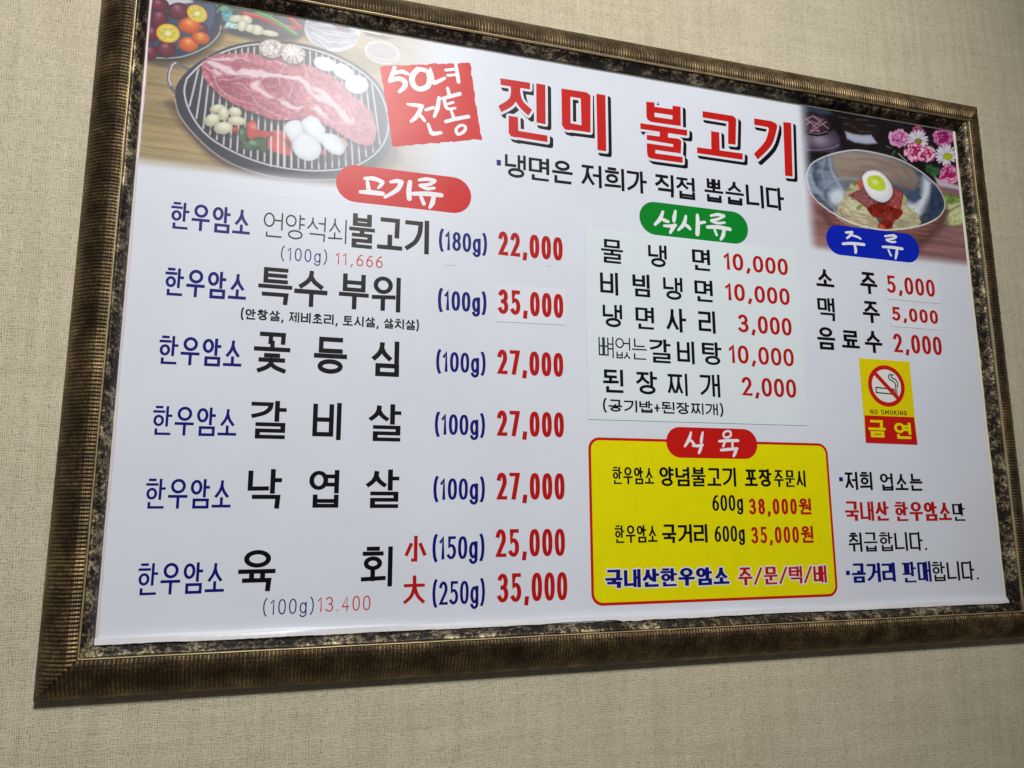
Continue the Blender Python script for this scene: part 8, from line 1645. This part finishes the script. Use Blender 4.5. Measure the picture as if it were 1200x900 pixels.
RUNS = {
 'board': [
  ('dish_prefix', '한우암소', (-675.5, 97.2, -571.6, 135.8), 3.96, 3.97, 'navy', (('gap', 0.14),)),
  ('dish_prefix', '한우암소', (-676.5, 2.1, -571.8, 41.0), 3.96, 4.31, 'navy', (('gap', 0.14),)),
  ('dish_prefix', '한우암소', (-677.4, -92.6, -572.7, -53.9), 3.96, 3.97, 'navy', (('gap', 0.14),)),
  ('dish_prefix', '한우암소', (-678.4, -187.4, -574.2, -149.0), 3.6, 3.64, 'navy', (('gap', 0.14),)),
  ('dish_prefix', '한우암소', (-680.0, -282.8, -576.0, -244.4), 3.6, 3.64, 'navy', (('gap', 0.14),)),
  ('dish_prefix', '한우암소', (-681.4, -390.9, -578.1, -351.6), 3.6, 3.64, 'navy', (('gap', 0.14),)),
  ('dish_name', '언양석쇠', (-554.0, 98.1, -437.7, 135.5), 2.09, 2.27, 'thinblack', (('gap', 0.12),)),
  ('portion_size', '(100g)', (-528.8, 63.9, -463.9, 87.1), 1.68, 1.67, 'thinnavy', (('gap', 0.42),)),
  ('unit_price', '11,666', (-452.4, 66.2, -384.6, 84.2), 1.68, 1.67, 'thinred', (('gap', 0.42),)),
  ('dish_name', '불고기', (-434.5, 94.1, -315.3, 147.0), 7.02, 6.46, 'black', (('gap', 0.1),)),
  ('portion_size', '(180g)', (-301.4, 100.5, -225.3, 136.9), 4.42, 4.07, 'navy', (('gap', 0.19),)),
  ('price', '22,000', (-207.7, 104.1, -101.5, 142.8), 6.58, 6.05, 'red', (('gap', 0.22),)),
  ('dish_name', '특수', (-556.4, -0.0, -462.0, 53.2), 6.16, 6.7, 'black', (('gap', 0.06),)),
  ('dish_name', '부위', (-445.9, 0.9, -356.5, 53.7), 6.48, 5.96, 'black', (('gap', 0.1),)),
  ('cut_list', '(안창살, 제비초리, 토시살, 살치살)', (-577.5, -25.8, -328.9, -7.6), 2.34, 2.15, 'black', (('gap', 0.14), ('han', 1.0))),
  ('portion_size', '(100g)', (-301.7, 6.4, -226.0, 43.2), 4.76, 4.07, 'navy', (('gap', 0.19),)),
  ('dish_name', '꽃', (-557.6, -98.0, -509.3, -40.4), 6.96, 6.12, 'black', ()),
  ('dish_name', '등', (-477.2, -95.2, -431.4, -42.5), 6.38, 6.64, 'black', ()),
  ('dish_name', '심', (-396.4, -95.3, -356.3, -43.0), 6.96, 6.64, 'black', ()),
  ('dish_name', '갈', (-556.7, -189.1, -510.4, -136.7), 6.38, 6.12, 'black', ()),
  ('dish_name', '비', (-475.1, -188.7, -435.4, -136.3), 6.38, 6.12, 'black', ()),
  ('dish_name', '살', (-398.4, -188.8, -352.3, -135.4), 6.96, 6.12, 'black', ()),
  ('dish_name', '낙', (-555.8, -282.9, -512.2, -230.1), 6.38, 5.61, 'black', ()),
  ('dish_name', '엽', (-476.4, -281.8, -435.7, -230.3), 6.38, 6.12, 'black', ()),
  ('dish_name', '살', (-399.7, -282.3, -353.2, -228.6), 6.96, 6.12, 'black', ()),
  ('dish_name', '육', (-561.8, -390.5, -514.9, -337.1), 6.38, 5.61, 'black', ()),
  ('dish_name', '회', (-402.8, -389.1, -359.4, -335.1), 6.38, 5.61, 'black', ()),
  ('portion_size', '(100g)', (-303.1, -87.2, -227.1, -50.8), 4.42, 4.07, 'navy', (('gap', 0.19),)),
  ('price', '27,000', (-209.2, -83.2, -103.5, -45.5), 6.58, 5.62, 'red', (('gap', 0.22),)),
  ('portion_size', '(100g)', (-303.8, -180.4, -227.8, -144.0), 4.42, 3.75, 'navy', (('gap', 0.19),)),
  ('price', '27,000', (-209.8, -176.7, -103.9, -138.5), 6.58, 5.62, 'red', (('gap', 0.22),)),
  ('portion_size', '(100g)', (-304.6, -274.0, -227.7, -237.2), 4.42, 3.75, 'navy', (('gap', 0.19),)),
  ('price', '27,000', (-210.3, -270.3, -104.3, -231.0), 6.58, 5.19, 'red', (('gap', 0.22),)),
  ('size_mark', '小', (-343.9, -358.3, -312.4, -321.0), 5.04, 4.25, 'red', ()),
  ('size_mark', '大', (-343.8, -412.7, -314.4, -375.3), 5.04, 4.25, 'red', ()),
  ('portion_size', '(150g)', (-304.8, -357.6, -228.1, -319.2), 4.42, 3.75, 'navy', (('gap', 0.19),)),
  ('portion_size', '(250g)', (-303.9, -419.8, -227.3, -381.4), 4.08, 3.75, 'navy', (('gap', 0.19),)),
  ('price', '25,000', (-211.9, -352.6, -105.0, -313.0), 6.24, 5.3, 'red', (('gap', 0.22),)),
  ('price', '35,000', (-208.8, -416.1, -102.4, -375.9), 6.24, 5.3, 'red', (('gap', 0.22),)),
  ('portion_size', '(100g)', (-528.9, -422.8, -463.3, -399.4), 1.65, 1.52, 'thinnavy', (('gap', 0.42),)),
  ('unit_price', '13.400', (-458.6, -419.6, -389.1, -400.4), 1.65, 1.52, 'thinred', (('gap', 0.42),)),
  ('subtitle', '냉면은', (-196.7, 234.8, -82.1, 274.2), 5.25, 4.83, 'black', (('gap', 0.12),)),
  ('subtitle', '저희가', (-66.8, 234.8, 50.6, 274.1), 5.25, 4.83, 'black', (('gap', 0.12),)),
  ('subtitle', '직접', (66.3, 234.8, 141.5, 274.8), 5.6, 5.15, 'black', (('gap', 0.12),)),
  ('subtitle', '뽑습니다', (159.6, 235.6, 318.6, 278.2), 5.95, 5.15, 'black', (('gap', 0.12),)),
  ('drink_name', '소', (373.9, 102.1, 411.5, 136.4), 6.3, 5.15, 'black', ()),
  ('drink_name', '주', (467.8, 97.3, 504.8, 138.0), 6.65, 5.47, 'black', ()),
  ('drink_name', '맥', (372.8, 41.1, 409.1, 83.0), 6.3, 4.83, 'black', ()),
  ('drink_name', '주', (468.0, 43.5, 504.8, 83.7), 6.65, 5.15, 'black', ()),
  ('drink_name', '음', (367.5, -11.1, 404.4, 29.1), 6.3, 4.83, 'black', ()),
  ('drink_name', '료', (418.2, -6.4, 455.6, 27.6), 6.65, 4.83, 'black', ()),
  ('drink_name', '수', (466.8, -11.3, 504.5, 29.0), 6.65, 5.15, 'black', ()),
  ('price', '2,000', (529.3, -7.1, 637.6, 27.6), 6.8, 5.0, 'red', (('gap', 0.24),)),
  ('notice', '저희', (402.2, -252.8, 458.5, -222.1), 4.86, 3.73, 'black', (('gap', 0.14),)),
  ('notice', '업소는', (474.5, -253.7, 564.5, -223.8), 4.86, 3.73, 'black', (('gap', 0.14),)),
  ('notice', '국내산', (397.4, -304.6, 487.4, -272.1), 6.29, 3.63, 'red', (('gap', 0.1),)),
  ('notice', '한우암소', (500.0, -305.5, 621.6, -272.8), 6.66, 3.88, 'red', (('gap', 0.1),)),
  ('notice', '만', (624.6, -305.9, 652.5, -274.9), 4.8, 3.31, 'black', (('gap', 0.14),)),
  ('notice', '취급합니다.', (399.7, -355.6, 561.2, -324.0), 4.5, 3.22, 'black', (('gap', 0.14),)),
  ('notice', '곰거리', (401.5, -405.8, 490.6, -374.5), 6.46, 3.72, 'navy', (('gap', 0.1),)),
  ('notice', '판매', (504.8, -408.2, 565.5, -373.9), 5.94, 3.23, 'navy', (('gap', 0.1),)),
  ('notice', '합니다.', (567.5, -408.0, 667.7, -375.2), 4.56, 3.31, 'black', (('gap', 0.14),)),
 ],
 'ybox': [
  ('order_text', '한우암소', (-25.5, -246.4, 44.6, -220.0), 3.22, 2.75, 'black', (('gap', 0.14),)),
  ('order_text', '양념불고기', (54.2, -249.0, 191.9, -218.6), 4.5, 3.59, 'black', (('gap', 0.12),)),
  ('order_text', '포장', (207.2, -248.7, 258.1, -219.9), 4.8, 3.86, 'black', (('gap', 0.12),)),
  ('order_text', '주문시', (262.3, -248.8, 323.9, -221.2), 4.08, 3.09, 'black', (('gap', 0.14),)),
  ('order_text', '600g', (145.6, -287.6, 201.8, -262.2), 4.0, 2.99, 'black', (('gap', 0.22),)),
  ('price', '38,000원', (212.9, -293.7, 331.1, -267.3), 4.93, 3.74, 'red', (('gap', 0.17),)),
  ('order_text', '한우암소', (-24.3, -335.2, 46.9, -308.9), 3.22, 2.75, 'black', (('gap', 0.14),)),
  ('order_text', '국거리', (55.2, -336.5, 135.0, -308.0), 4.65, 3.71, 'black', (('gap', 0.12),)),
  ('order_text', '600g', (147.0, -335.9, 201.9, -310.9), 4.0, 2.99, 'black', (('gap', 0.22),)),
  ('price', '35,000원', (214.0, -339.6, 331.4, -312.4), 4.64, 3.74, 'red', (('gap', 0.17),)),
  ('order_slogan', '국내산한우암소', (-41.6, -401.5, 169.7, -374.4), 6.75, 4.0, 'navy', (('gap', 0.08), ('edge', 1.9))),
  ('order_slogan', '주/문/택/배', (185.8, -403.8, 352.0, -376.2), 5.6, 3.63, 'red', (('gap', 0.1), ('edge', 1.9))),
 ],
 'list': [
  ('dish_name', '물', (-35.7, 107.9, 2.9, 148.1), 5.25, 4.51, 'black', ()),
  ('dish_name', '냉', (48.1, 109.0, 82.6, 147.5), 5.6, 4.51, 'black', ()),
  ('dish_name', '면', (129.2, 110.2, 163.7, 148.0), 5.95, 4.83, 'black', ()),
  ('dish_name', '비', (-38.8, 54.2, -6.6, 92.4), 5.25, 4.51, 'black', ()),
  ('dish_name', '빔', (18.1, 55.8, 49.6, 94.2), 5.6, 4.83, 'black', ()),
  ('dish_name', '냉', (73.3, 55.2, 109.4, 94.0), 5.6, 4.51, 'black', ()),
  ('dish_name', '면', (131.0, 56.2, 165.8, 93.9), 5.6, 4.83, 'black', ()),
  ('dish_name', '냉', (-35.6, 1.5, -1.2, 39.1), 5.25, 4.51, 'black', ()),
  ('dish_name', '면', (21.6, 1.9, 55.1, 39.2), 5.25, 4.51, 'black', ()),
  ('dish_name', '사', (76.2, 0.6, 112.8, 40.9), 5.6, 4.83, 'black', ()),
  ('dish_name', '리', (135.6, 2.6, 168.0, 41.0), 5.6, 4.83, 'black', ()),
  ('dish_name', '갈', (44.9, -52.2, 82.2, -12.8), 5.6, 4.51, 'black', ()),
  ('dish_name', '비', (93.7, -51.3, 126.3, -13.2), 5.25, 4.51, 'black', ()),
  ('dish_name', '탕', (139.5, -50.6, 176.2, -11.9), 5.6, 4.83, 'black', ()),
  ('dish_name', '된', (-37.7, -104.3, -2.7, -66.9), 5.25, 4.51, 'black', ()),
  ('dish_name', '장', (19.3, -104.5, 55.9, -67.1), 5.25, 4.51, 'black', ()),
  ('dish_name', '찌', (74.6, -104.4, 111.1, -67.7), 5.25, 4.51, 'black', ()),
  ('dish_name', '개', (133.2, -104.4, 170.6, -66.3), 5.6, 4.51, 'black', ()),
  ('dish_name', '뼈없는', (-44.0, -48.8, 39.8, -14.4), 2.62, 2.25, 'black', (('gap', 0.1),)),
  ('price', '10,000', (189.7, 116.6, 316.3, 146.6), 5.95, 4.83, 'red', (('gap', 0.2),)),
  ('price', '10,000', (189.5, 62.8, 315.9, 92.8), 5.95, 4.83, 'red', (('gap', 0.2),)),
  ('price', '3,000', (211.1, 8.6, 315.7, 39.8), 5.95, 4.83, 'red', (('gap', 0.2),)),
  ('price', '10,000', (190.0, -45.1, 315.9, -14.2), 5.6, 4.83, 'red', (('gap', 0.2),)),
  ('price', '2,000', (210.9, -99.2, 316.5, -67.4), 5.95, 4.83, 'red', (('gap', 0.2),)),
  ('note', '(공기밥+된장찌개)', (-39.5, -136.2, 174.3, -113.2), 3.22, 2.57, 'black', (('gap', 0.13),)),
 ],
 'sta': [
  ('price', '35,000', (-207.7, 10.1, -102.1, 49.1), 6.58, 6.05, 'red', (('gap', 0.22),)),
 ],
 'stb': [
  ('price', '5,000', (525.9, 103.0, 634.5, 136.1), 6.46, 5.0, 'red', (('gap', 0.24),)),
 ],
 'stc': [
  ('price', '5,000', (531.6, 51.4, 635.3, 77.2), 6.2, 4.56, 'red', (('gap', 0.26),)),
 ],
}
NS = {'band': [(451.1, -172.0), (561.5, -172.9), (559.3, -124.0), (453.0, -124.1)],
 'band_runs': [('warning_text', '금', (459.0, -161.9, 495.1, -131.6), 5.94, 4.45, 'yellow', ()), ('warning_text', '연', (513.8, -163.2, 550.6, -134.4), 5.94, 4.45, 'yellow', ())],
 'circle': (505.4, -69.8, 40.1, 38.0),
 'quad': [(451.1, -172.0), (561.5, -172.9), (561.1, -23.1), (451.4, -22.6)],
 'runs': [('warning_text', 'NO SMOKING', (466.0, -121.4, 544.6, -113.0), 1.62, 1.22, 'black', (('gap', 0.34),))]}
def NS_CIG(cx, cz, rx, rz, stroke, curve):
    q = lambda *p: [(cx + a * rx, cz + b * rz) for a, b in p]
    w = rx * .055
    g = stroke(q((-.58, -.10), (.34, -.14), (.34, -.38), (-.58, -.34)), w, w, True)
    for x in (.40, .47, .54): g += stroke(q((x, -.14), (x, -.40)), w * .8, w * .8)
    g += stroke(curve(q((.46, -.08), (.50, .10), (.40, .22), (.20, .32), (.16, .48), (.30, .58))), w, w, False, 'butt')
    g += stroke(curve(q((.56, -.08), (.62, .14), (.52, .32), (.34, .40), (.32, .52), (.44, .54))), w, w, False, 'butt')
    return [g]


# ================================================================== the wall
WALL_Y = 0.015
wall = link('wall', [(-2.6, WALL_Y, -1.7), (2.6, WALL_Y, -1.7), (2.6, WALL_Y, 1.9), (-2.6, WALL_Y, 1.9)], [(0, 1, 2, 3)], mat_wall())
wall['kind'] = 'structure'; wall['label'] = 'beige woven fabric wallpaper wall behind the framed menu board'

# ================================================================== the framed menu board
board = thing('menu_board', 'large white Korean menu board in an antique bronze ribbed frame on the wall', 'menu board')
HW, HH = 725.0, 450.0
# --- frame rails: ribbed outer moulding, mitred; > liner: the mottled inner slope
# profile: (distance outwards from the sheet edge in mm, height off the sheet in mm)
KEY = [(11.0, 8.0), (11.1, 19.5), (11.5, 22.4), (12.2, 22.8), (13.0, 21.6), (14.2, 22.0), (18, 23.2), (24, 23.2), (30, 21.6), (36, 18.8), (42, 15.2), (48, 11.0), (52.5, 7.2), (56.5, 3.4), (59.5, .4), (61.2, -2.2), (61.8, -5.0), (61.8, -14.8)]
OUT = KEY[:4] + [(13.4 + .6 * i, float(np.interp(13.4 + .6 * i, [p[0] for p in KEY[4:]], [p[1] for p in KEY[4:]]))) for i in range(74)] + KEY[-4:]
def out_relief(d):
    # fine grooves along the moulding, shallower towards its outer side
    return .26 * (.5 + .5 * math.cos(2 * math.pi * d / 2.32)) * max(.4, 1 - (d - 12) / 60) if 13.6 < d < 57 else 0.0
LIN = [(-.8, .12), (-.6, 2.6), (.2, 5.6), (1.6, 9.2), (3.4, 12.6), (5.4, 15.4), (7.4, 17.4), (9.0, 18.4), (10.0, 18.4), (10.6, 17.2), (11.2, 16.5)]
rail_mat, liner_mat = mat_rail(), mat_liner()
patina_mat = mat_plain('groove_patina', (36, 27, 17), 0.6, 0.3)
gilt_mat = mat_plain('rubbed_gilt', (196, 178, 136), 0.38, 0.6)
def rail(side):
    """verts of one rail: along 1-D axis s with mitred ends"""
    horiz = side in 'tb'; half = HW if horiz else HH
    rr = random.Random({'t': 1, 'b': 2, 'l': 3, 'r': 4}[side])
    def place(s, d, h):
        if side == 't': return (s * MM, -h * MM, (HH + d) * MM)
        if side == 'b': return (-s * MM, -h * MM, -(HH + d) * MM)
        if side == 'l': return (-(HW + d) * MM, -h * MM, s * MM)
        return ((HW + d) * MM, -h * MM, -s * MM)
    def sweep(name, prof, rib, mat, parent, step):
        # rib heights along the rail (irregular hand-worked ribs, about 5 mm apart)
        verts, faces = [], []
        L = half + 60; ss = []; s = -L
        amp = 1.0; k = 0
        while s < L:
            p = rr.uniform(4.4, 5.4) if rib else step
            amp = rr.uniform(.65, 1.15)
            if rib:
                for f, a in ((0, 0), (.24, .0), (.38, .9), (.62, 1.0), (.78, .55)): ss.append((s + f * p, a * amp))
            else: ss.append((s, 0))
            s += p
        ss.append((L, 0))
        n = len(prof)
        for s, a in ss:
            for i, (d, h) in enumerate(prof):
                lim = half + d
                f = 0.0
                if rib and 13.4 < d < 58: f = a * (1.25 + .02 * min(d - 13, 30) if d < 50 else 1.85 - (d - 50) * .2) + out_relief(d)
                hh = h + f
                dd = d
                if not rib: hh += .35 * math.sin(s * .051 + i) * (1 if 2 < i < 9 else 0)
                sc = max(-lim, min(lim, s))
                verts.append(place(sc, dd, hh))
        for a in range(len(ss) - 1):
            for i in range(n - 1):
                p, q = a * n + i, (a + 1) * n + i
                faces.append((p, p + 1, q + 1, q))
        o = link(name, verts, faces, mat, parent, True)
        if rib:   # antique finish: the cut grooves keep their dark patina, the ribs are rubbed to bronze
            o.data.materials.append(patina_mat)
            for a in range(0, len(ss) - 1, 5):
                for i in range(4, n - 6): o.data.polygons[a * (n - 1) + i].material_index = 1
        return o
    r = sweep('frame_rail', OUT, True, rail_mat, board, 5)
    sweep('gilt_edge', [(10.9, 18.0), (11.0, 22.6), (11.3, 23.3), (11.9, 23.4), (12.3, 22.8), (12.5, 21.0)], False, gilt_mat, r, 4)
    sweep('liner', LIN, False, liner_mat, r, 12)
for sd in 'tblr': rail(sd)

# --- the printed sheet, its lower edge bulging forward; > edge strips of folded film
paper = (213, 218, 230)
sheet_mat = mat_sheet(paper)
def sheet():
    verts, faces = [], []
    nx = 90
    prof = [(HH + 4, 0.0), (HH - 60, 0.0), (0, 0.0), (-HH + 40, 0.0), (-HH + 22, 0.0), (-HH + 17, .25), (-HH + 13, .9), (-HH + 10, 2.0), (-HH + 7.5, 3.4), (-HH + 5.5, 4.6), (-HH + 3.5, 5.2), (-HH + 2.0, 4.9), (-HH + 1.0, 3.6), (-HH + .6, 1.2)]
    for i in range(nx + 1):
        x = -HW - 3 + (2 * HW + 6) * i / nx
        f = .75 + .25 * math.sin(x * .011 + 1) + .12 * math.sin(x * .047)
        for z, h in prof: verts.append(V(x, z + (.7 * math.sin(x * .008) if h > 3 else 0), h * f))
    n = len(prof)
    for i in range(nx):
        for k in range(n - 1):
            a, b = i * n + k, (i + 1) * n + k
            faces.append((a, a + 1, b + 1, b))
    return link('print_sheet', verts, faces, sheet_mat, board, True)
sheet_ob = sheet()
film = mat_sheet((226, 222, 206), .3)
def strip(name, P, h0, h1, seed, along, m=film):
    """folded film edge: a narrow rounded ridge with small waves. P = (x0, z0, x1, z1)"""
    rr = random.Random(seed); verts, faces = [], []
    n = 70; x0, z0, x1, z1 = P
    for i in range(n + 1):
        t = i / n; w = 1 + .25 * math.sin(t * 23 + seed) + .2 * rr.uniform(-1, 1)
        for f, hh in ((0, h0), (.18, h1 * .7), (.5, h1), (.82, h1 * .7), (1, h0)):
            q = f if f < .5 else .5 + (f - .5) * w
            if along == 'z': verts.append(V(x0 + (x1 - x0) * q, z0 + (z1 - z0) * t, hh))
            else: verts.append(V(x0 + (x1 - x0) * t, z0 + (z1 - z0) * q, hh))
    for i in range(n):
        for k in range(4):
            a, b = i * 5 + k, (i + 1) * 5 + k
            faces.append((a, a + 1, b + 1, b) if along == 'x' else (a, b, b + 1, a + 1))
    return link(name, verts, faces, m, sheet_ob, True)
strip('film_edge', (HW - 6.0, -HH + 4, HW + .2, HH - 1), .3, 1.5, 3, 'z')
strip('film_edge', (-HW - .2, -HH + 4, -HW + 4.2, HH - 1), .3, 1.6, 8, 'z', mat_sheet((214, 202, 206), .3))
strip('film_edge', (-HW + 2, HH - 3.4, HW - 2, HH + .6), .3, 1.2, 5, 'x')
# torn flap of film hanging over the lower edge
def torn():
    rr = random.Random(21); verts, faces = [], []
    n = 420; dep = 4.0
    for i in range(n + 1):
        x = -HW + 2 + (2 * HW - 4) * i / n
        tear = max(0, math.sin((x + 330) / 190)) * max(0, math.sin((x + 90) / 61 + 1))
        dep += rr.uniform(-.25, .25) + rr.uniform(-1.2, 1.2) * tear; dep = max(3.2 - 1.6 * tear, min(4.4 + tear, dep))
        sw = 5.6 + .7 * math.sin(x * .02)
        verts.append(V(x, -HH + 9.0, 4.2)); verts.append(V(x, -HH + 5.5, sw)); verts.append(V(x, -HH + 5.6 - dep, sw + .4 + rr.uniform(0, .7)))
    for i in range(n):
        for k in range(2):
            a, b = i * 3 + k, (i + 1) * 3 + k
            faces.append((a, a + 1, b + 1, b))
    return link('torn_film', verts, faces, mat_sheet((214, 214, 220), .28), sheet_ob, True)
torn()

# --- printed pictures
photo_mat = mat_photo()
sm = lambda t: np.clip(t, 0, 1) ** 2 * (3 - 2 * np.clip(t, 0, 1))
mx0, mz0, mx1, mz1 = MEAT_BOX
cv = Canvas(mx0, mz0, mx1, mz1, .8, (176, 154, 112)); cv.run(MEAT); cv.c = 232 * np.clip(cv.c / 255, 0, 1) ** 1.14
def meat_alpha(X, Z):
    b = sm((Z - (MEAT_FADE_Z - 9)) / 24)
    r = 1 - sm((X - MEAT_FADE_X) / 150)
    milk = .98 - .44 * sm((X - (MEAT_FADE_X - 150)) / 160)  # milky gloss haze, with some print fade, mixed into the picture's colour
    return b * r * milk
ph = cv.build('food_photo', .06, photo_mat, board, meat_alpha, paper); ph['label'] = 'printed photo of marbled raw beef on a round grill pan'
nx0, nz0, nx1, nz1 = NOOD_BOX
cv = Canvas(nx0, nz0, nx1, nz1, .8, (24, 20, 24)); cv.run(NOOD)
def nood_alpha(X, Z):
    return sm((X - (nx0 + 4)) / 30) * sm((Z - (nz0 + 3)) / 22)
ph = cv.build('food_photo', .06, photo_mat, board, nood_alpha, paper); ph['label'] = 'printed photo of cold noodles with half a boiled egg in a steel bowl'

# --- stamp, badges
RED, GREEN, BLUE, WHITE = (196, 22, 20), (6, 128, 40), (10, 34, 176), (226, 228, 236)
NAVY, BLACK, PRICE, YEL = (13, 18, 112), (11, 11, 16), (176, 22, 20), (224, 216, 2)
def brush(strokes):
    out = []
    for pts, ws in strokes:
        c = curve(pts, 5); n = len(c)
        w = [np.interp(i / (n - 1) * (len(ws) - 1), range(len(ws)), ws) for i in range(n)]
        out += stroke(c, 1.0, 1.0, False, 'round', list(w))
    return [out]
def ragged(P, step, amp, seed):
    # worn, uneven edge of a rubber stamp
    rr = random.Random(seed); out = []; n = len(P); k = 0.0
    for i in range(n):
        (ax, az), (bx, bz) = P[i], P[(i + 1) % n]; L = math.hypot(bx - ax, bz - az); m = max(1, int(L / step))
        for j in range(m):
            k = .6 * k + rr.uniform(-amp, amp) + (rr.uniform(-2.2, 2.2) * amp if rr.random() < .10 else 0); t = j / m
            out.append((ax + (bx - ax) * t - (bz - az) / L * k, az + (bz - az) * t + (bx - ax) / L * k))
    return out
stamp = shape('stamp', [ragged(STAMP, 2.2, .75, 3)], .14, ink(RED), board)
shape('stamp_lettering', brush(STAMP_TXT), .22, ink(WHITE), stamp)
def pill(box):
    x0, z0, x1, z1 = box; r = (z1 - z0) / 2; cz = (z0 + z1) / 2
    return arc(x1 - r, cz, r, r, -90, 90, 18) + arc(x0 + r, cz, r, r, 90, 270, 18)
def badge(box, c, txt, lab, h=.14, cut=0):
    b = shape('heading_badge', [pill(box)], h, ink(c), board); b['label'] = lab
    for piece in ((txt[:cut], txt[cut:]) if cut else (txt,)): shape('badge_lettering', brush(piece), h + .08, ink(WHITE), b)
badge(PILLS['meat'], RED, PILL_TXT['meat'], 'red rounded heading badge over the meat dishes')
badge(PILLS['meal'], GREEN, PILL_TXT['meal'], 'green rounded heading badge over the meals')
badge(PILLS['drink'], BLUE, PILL_TXT['drink'], 'blue rounded heading badge over the drinks', cut=5)
# --- title with white edge and black drop shadow
for word in (TITLE[:2], TITLE[2:]):
    t_ob = shape('title_word', word, .26, ink((190, 26, 22)), board)
    shape('title_outline', [grown(g, 4.2) for g in word], .2, ink(paper), t_ob)
    shape('title_shadow', [[[(x + 5.6, z - 5.2) for x, z in P] for P in grown(g, 4.4)] for g in word], .14, ink((14, 14, 22)), t_ob)

# --- yellow order box
def rrect(box, r):
    x0, z0, x1, z1 = box
    return arc(x1 - r, z1 - r, r, r, 0, 90, 8) + arc(x0 + r, z1 - r, r, r, 90, 180, 8) + arc(x0 + r, z0 + r, r, r, 180, 270, 8) + arc(x1 - r, z0 + r, r, r, 270, 360, 8)
ybox = shape('order_box', [rrect(YBOX, 18)], .08, ink((190, 24, 20)), board); ybox['label'] = 'yellow panel with red rim for takeaway orders'
x0, z0, x1, z1 = YBOX; yb = 4.2
shape('yellow_field', [rrect((x0 + yb, z0 + yb, x1 - yb, z1 - yb), 14)], .14, ink(YEL), ybox)
badge(PILLS['box'], (190, 24, 20), PILL_TXT['box'], 'red rounded heading badge over the yellow order panel', .22, 5)

# --- lettering on the board
COLS = dict(navy=NAVY, black=BLACK, red=PRICE, thinblack=(40, 40, 46), thinnavy=(48, 46, 120), thinred=(196, 52, 44), white=WHITE, yellow=YEL)
def put(run, parent, h, o=(0, 0)):
    name, s, box, tx, tz, c, kw = run
    kw = dict(kw); edge = kw.pop('edge', None)
    ob = shape(name, text_polys(s, box, tx, tz, **kw), h, ink(COLS[c]), parent, o)
    if edge: shape('lettering_outline', [sum((grown(g, edge) for g in text_polys(s, box, tx, tz, **kw)), [])], h - .05, ink((216, 217, 224)), ob, o)
    return ob
for r in RUNS['board']: put(r, board, .2)
for r in RUNS['ybox']: put(r, ybox, .26)
for b in BULLETS: shape('bullet_mark', [[(b[0], b[1]), (b[2], b[1]), (b[2], b[3]), (b[0], b[3])]], .2, ink(NAVY), board)

# --- small blemishes: specks and a scrap of tape at the upper edge
for i, P in enumerate(SCUFFS): shape('scuff_mark', [P], .12, ink((40, 40, 46) if i in (0, 1) else (150, 152, 160)), sheet_ob)

# ================================================================== sheets and stickers stuck on the board
def centre(P): return (sum(p[0] for p in P) / len(P), sum(p[1] for p in P) / len(P))
def at(c): return (c[0] * MM, 0, c[1] * MM)
def sticker(name, P, label, cat, c, runs, th=.6, group=None, rough=GLOSS_ROUGH, base=.0):
    o = centre(P); t = thing(name, label, cat, at(o), group)
    slab('sticker_sheet' if name != 'price_list' else 'list_sheet', P, base + .05, base + th, mat_sheet(c, rough), t, o)
    for r in runs: put(r, t, base + th + .08, o)
    return t
sticker('price_list', LIST_QUAD, 'pale blue price list sheet of noodle meals pasted under the green heading', 'price list', (215, 224, 230), RUNS['list'], .9)
sticker('price_sticker', ST['a'], 'white price sticker reading 35,000 in the meat price column', 'sticker', (218, 222, 232), RUNS['sta'], group='price stickers pasted on the board')
sticker('price_sticker', ST['b'], 'upper white sticker reading 5,000 in large narrow digits, below the blue heading', 'sticker', (218, 222, 232), RUNS['stb'], group='price stickers pasted on the board')
sticker('price_sticker', ST['c'], 'lower white sticker reading 5,000 in smaller digits, above the 2,000 price', 'sticker', (218, 222, 232), RUNS['stc'], group='price stickers pasted on the board')
# no smoking sticker
o = centre(NS['quad']); ns = thing('no_smoking_sticker', 'yellow and red no smoking sticker with crossed out cigarette', 'sticker', at(o))
slab('sticker_sheet', NS['quad'], .05, .45, mat_sheet((222, 204, 6)), ns, o)
rb = slab('red_band', NS['band'], .3, .52, ink((190, 24, 20)), ns, o)
for r in NS['band_runs']: put(r, rb, .6, o)
cx, cz, rx, rz = NS['circle']
shape('white_disc', [oval(cx - rx * .93, cz - rz * .93, cx + rx * .93, cz + rz * .93, 40)], .52, ink((222, 222, 222)), ns, o)
cg = shape('cigarette', NS_CIG(cx, cz, rx, rz, stroke, curve), .58, ink((26, 26, 26)), ns, o)
shape('prohibition_ring', [stroke(oval(cx - rx * .88, cz - rz * .88, cx + rx * .88, cz + rz * .88, 44), rx * .2, rz * .2, True) + stroke([(cx - rx * .62, cz + rz * .62), (cx + rx * .62, cz - rz * .62)], rx * .2, rz * .2, False, 'butt')], .64, ink((192, 26, 22)), ns, o)
for r in NS['runs']: put(r, ns, .54, o)
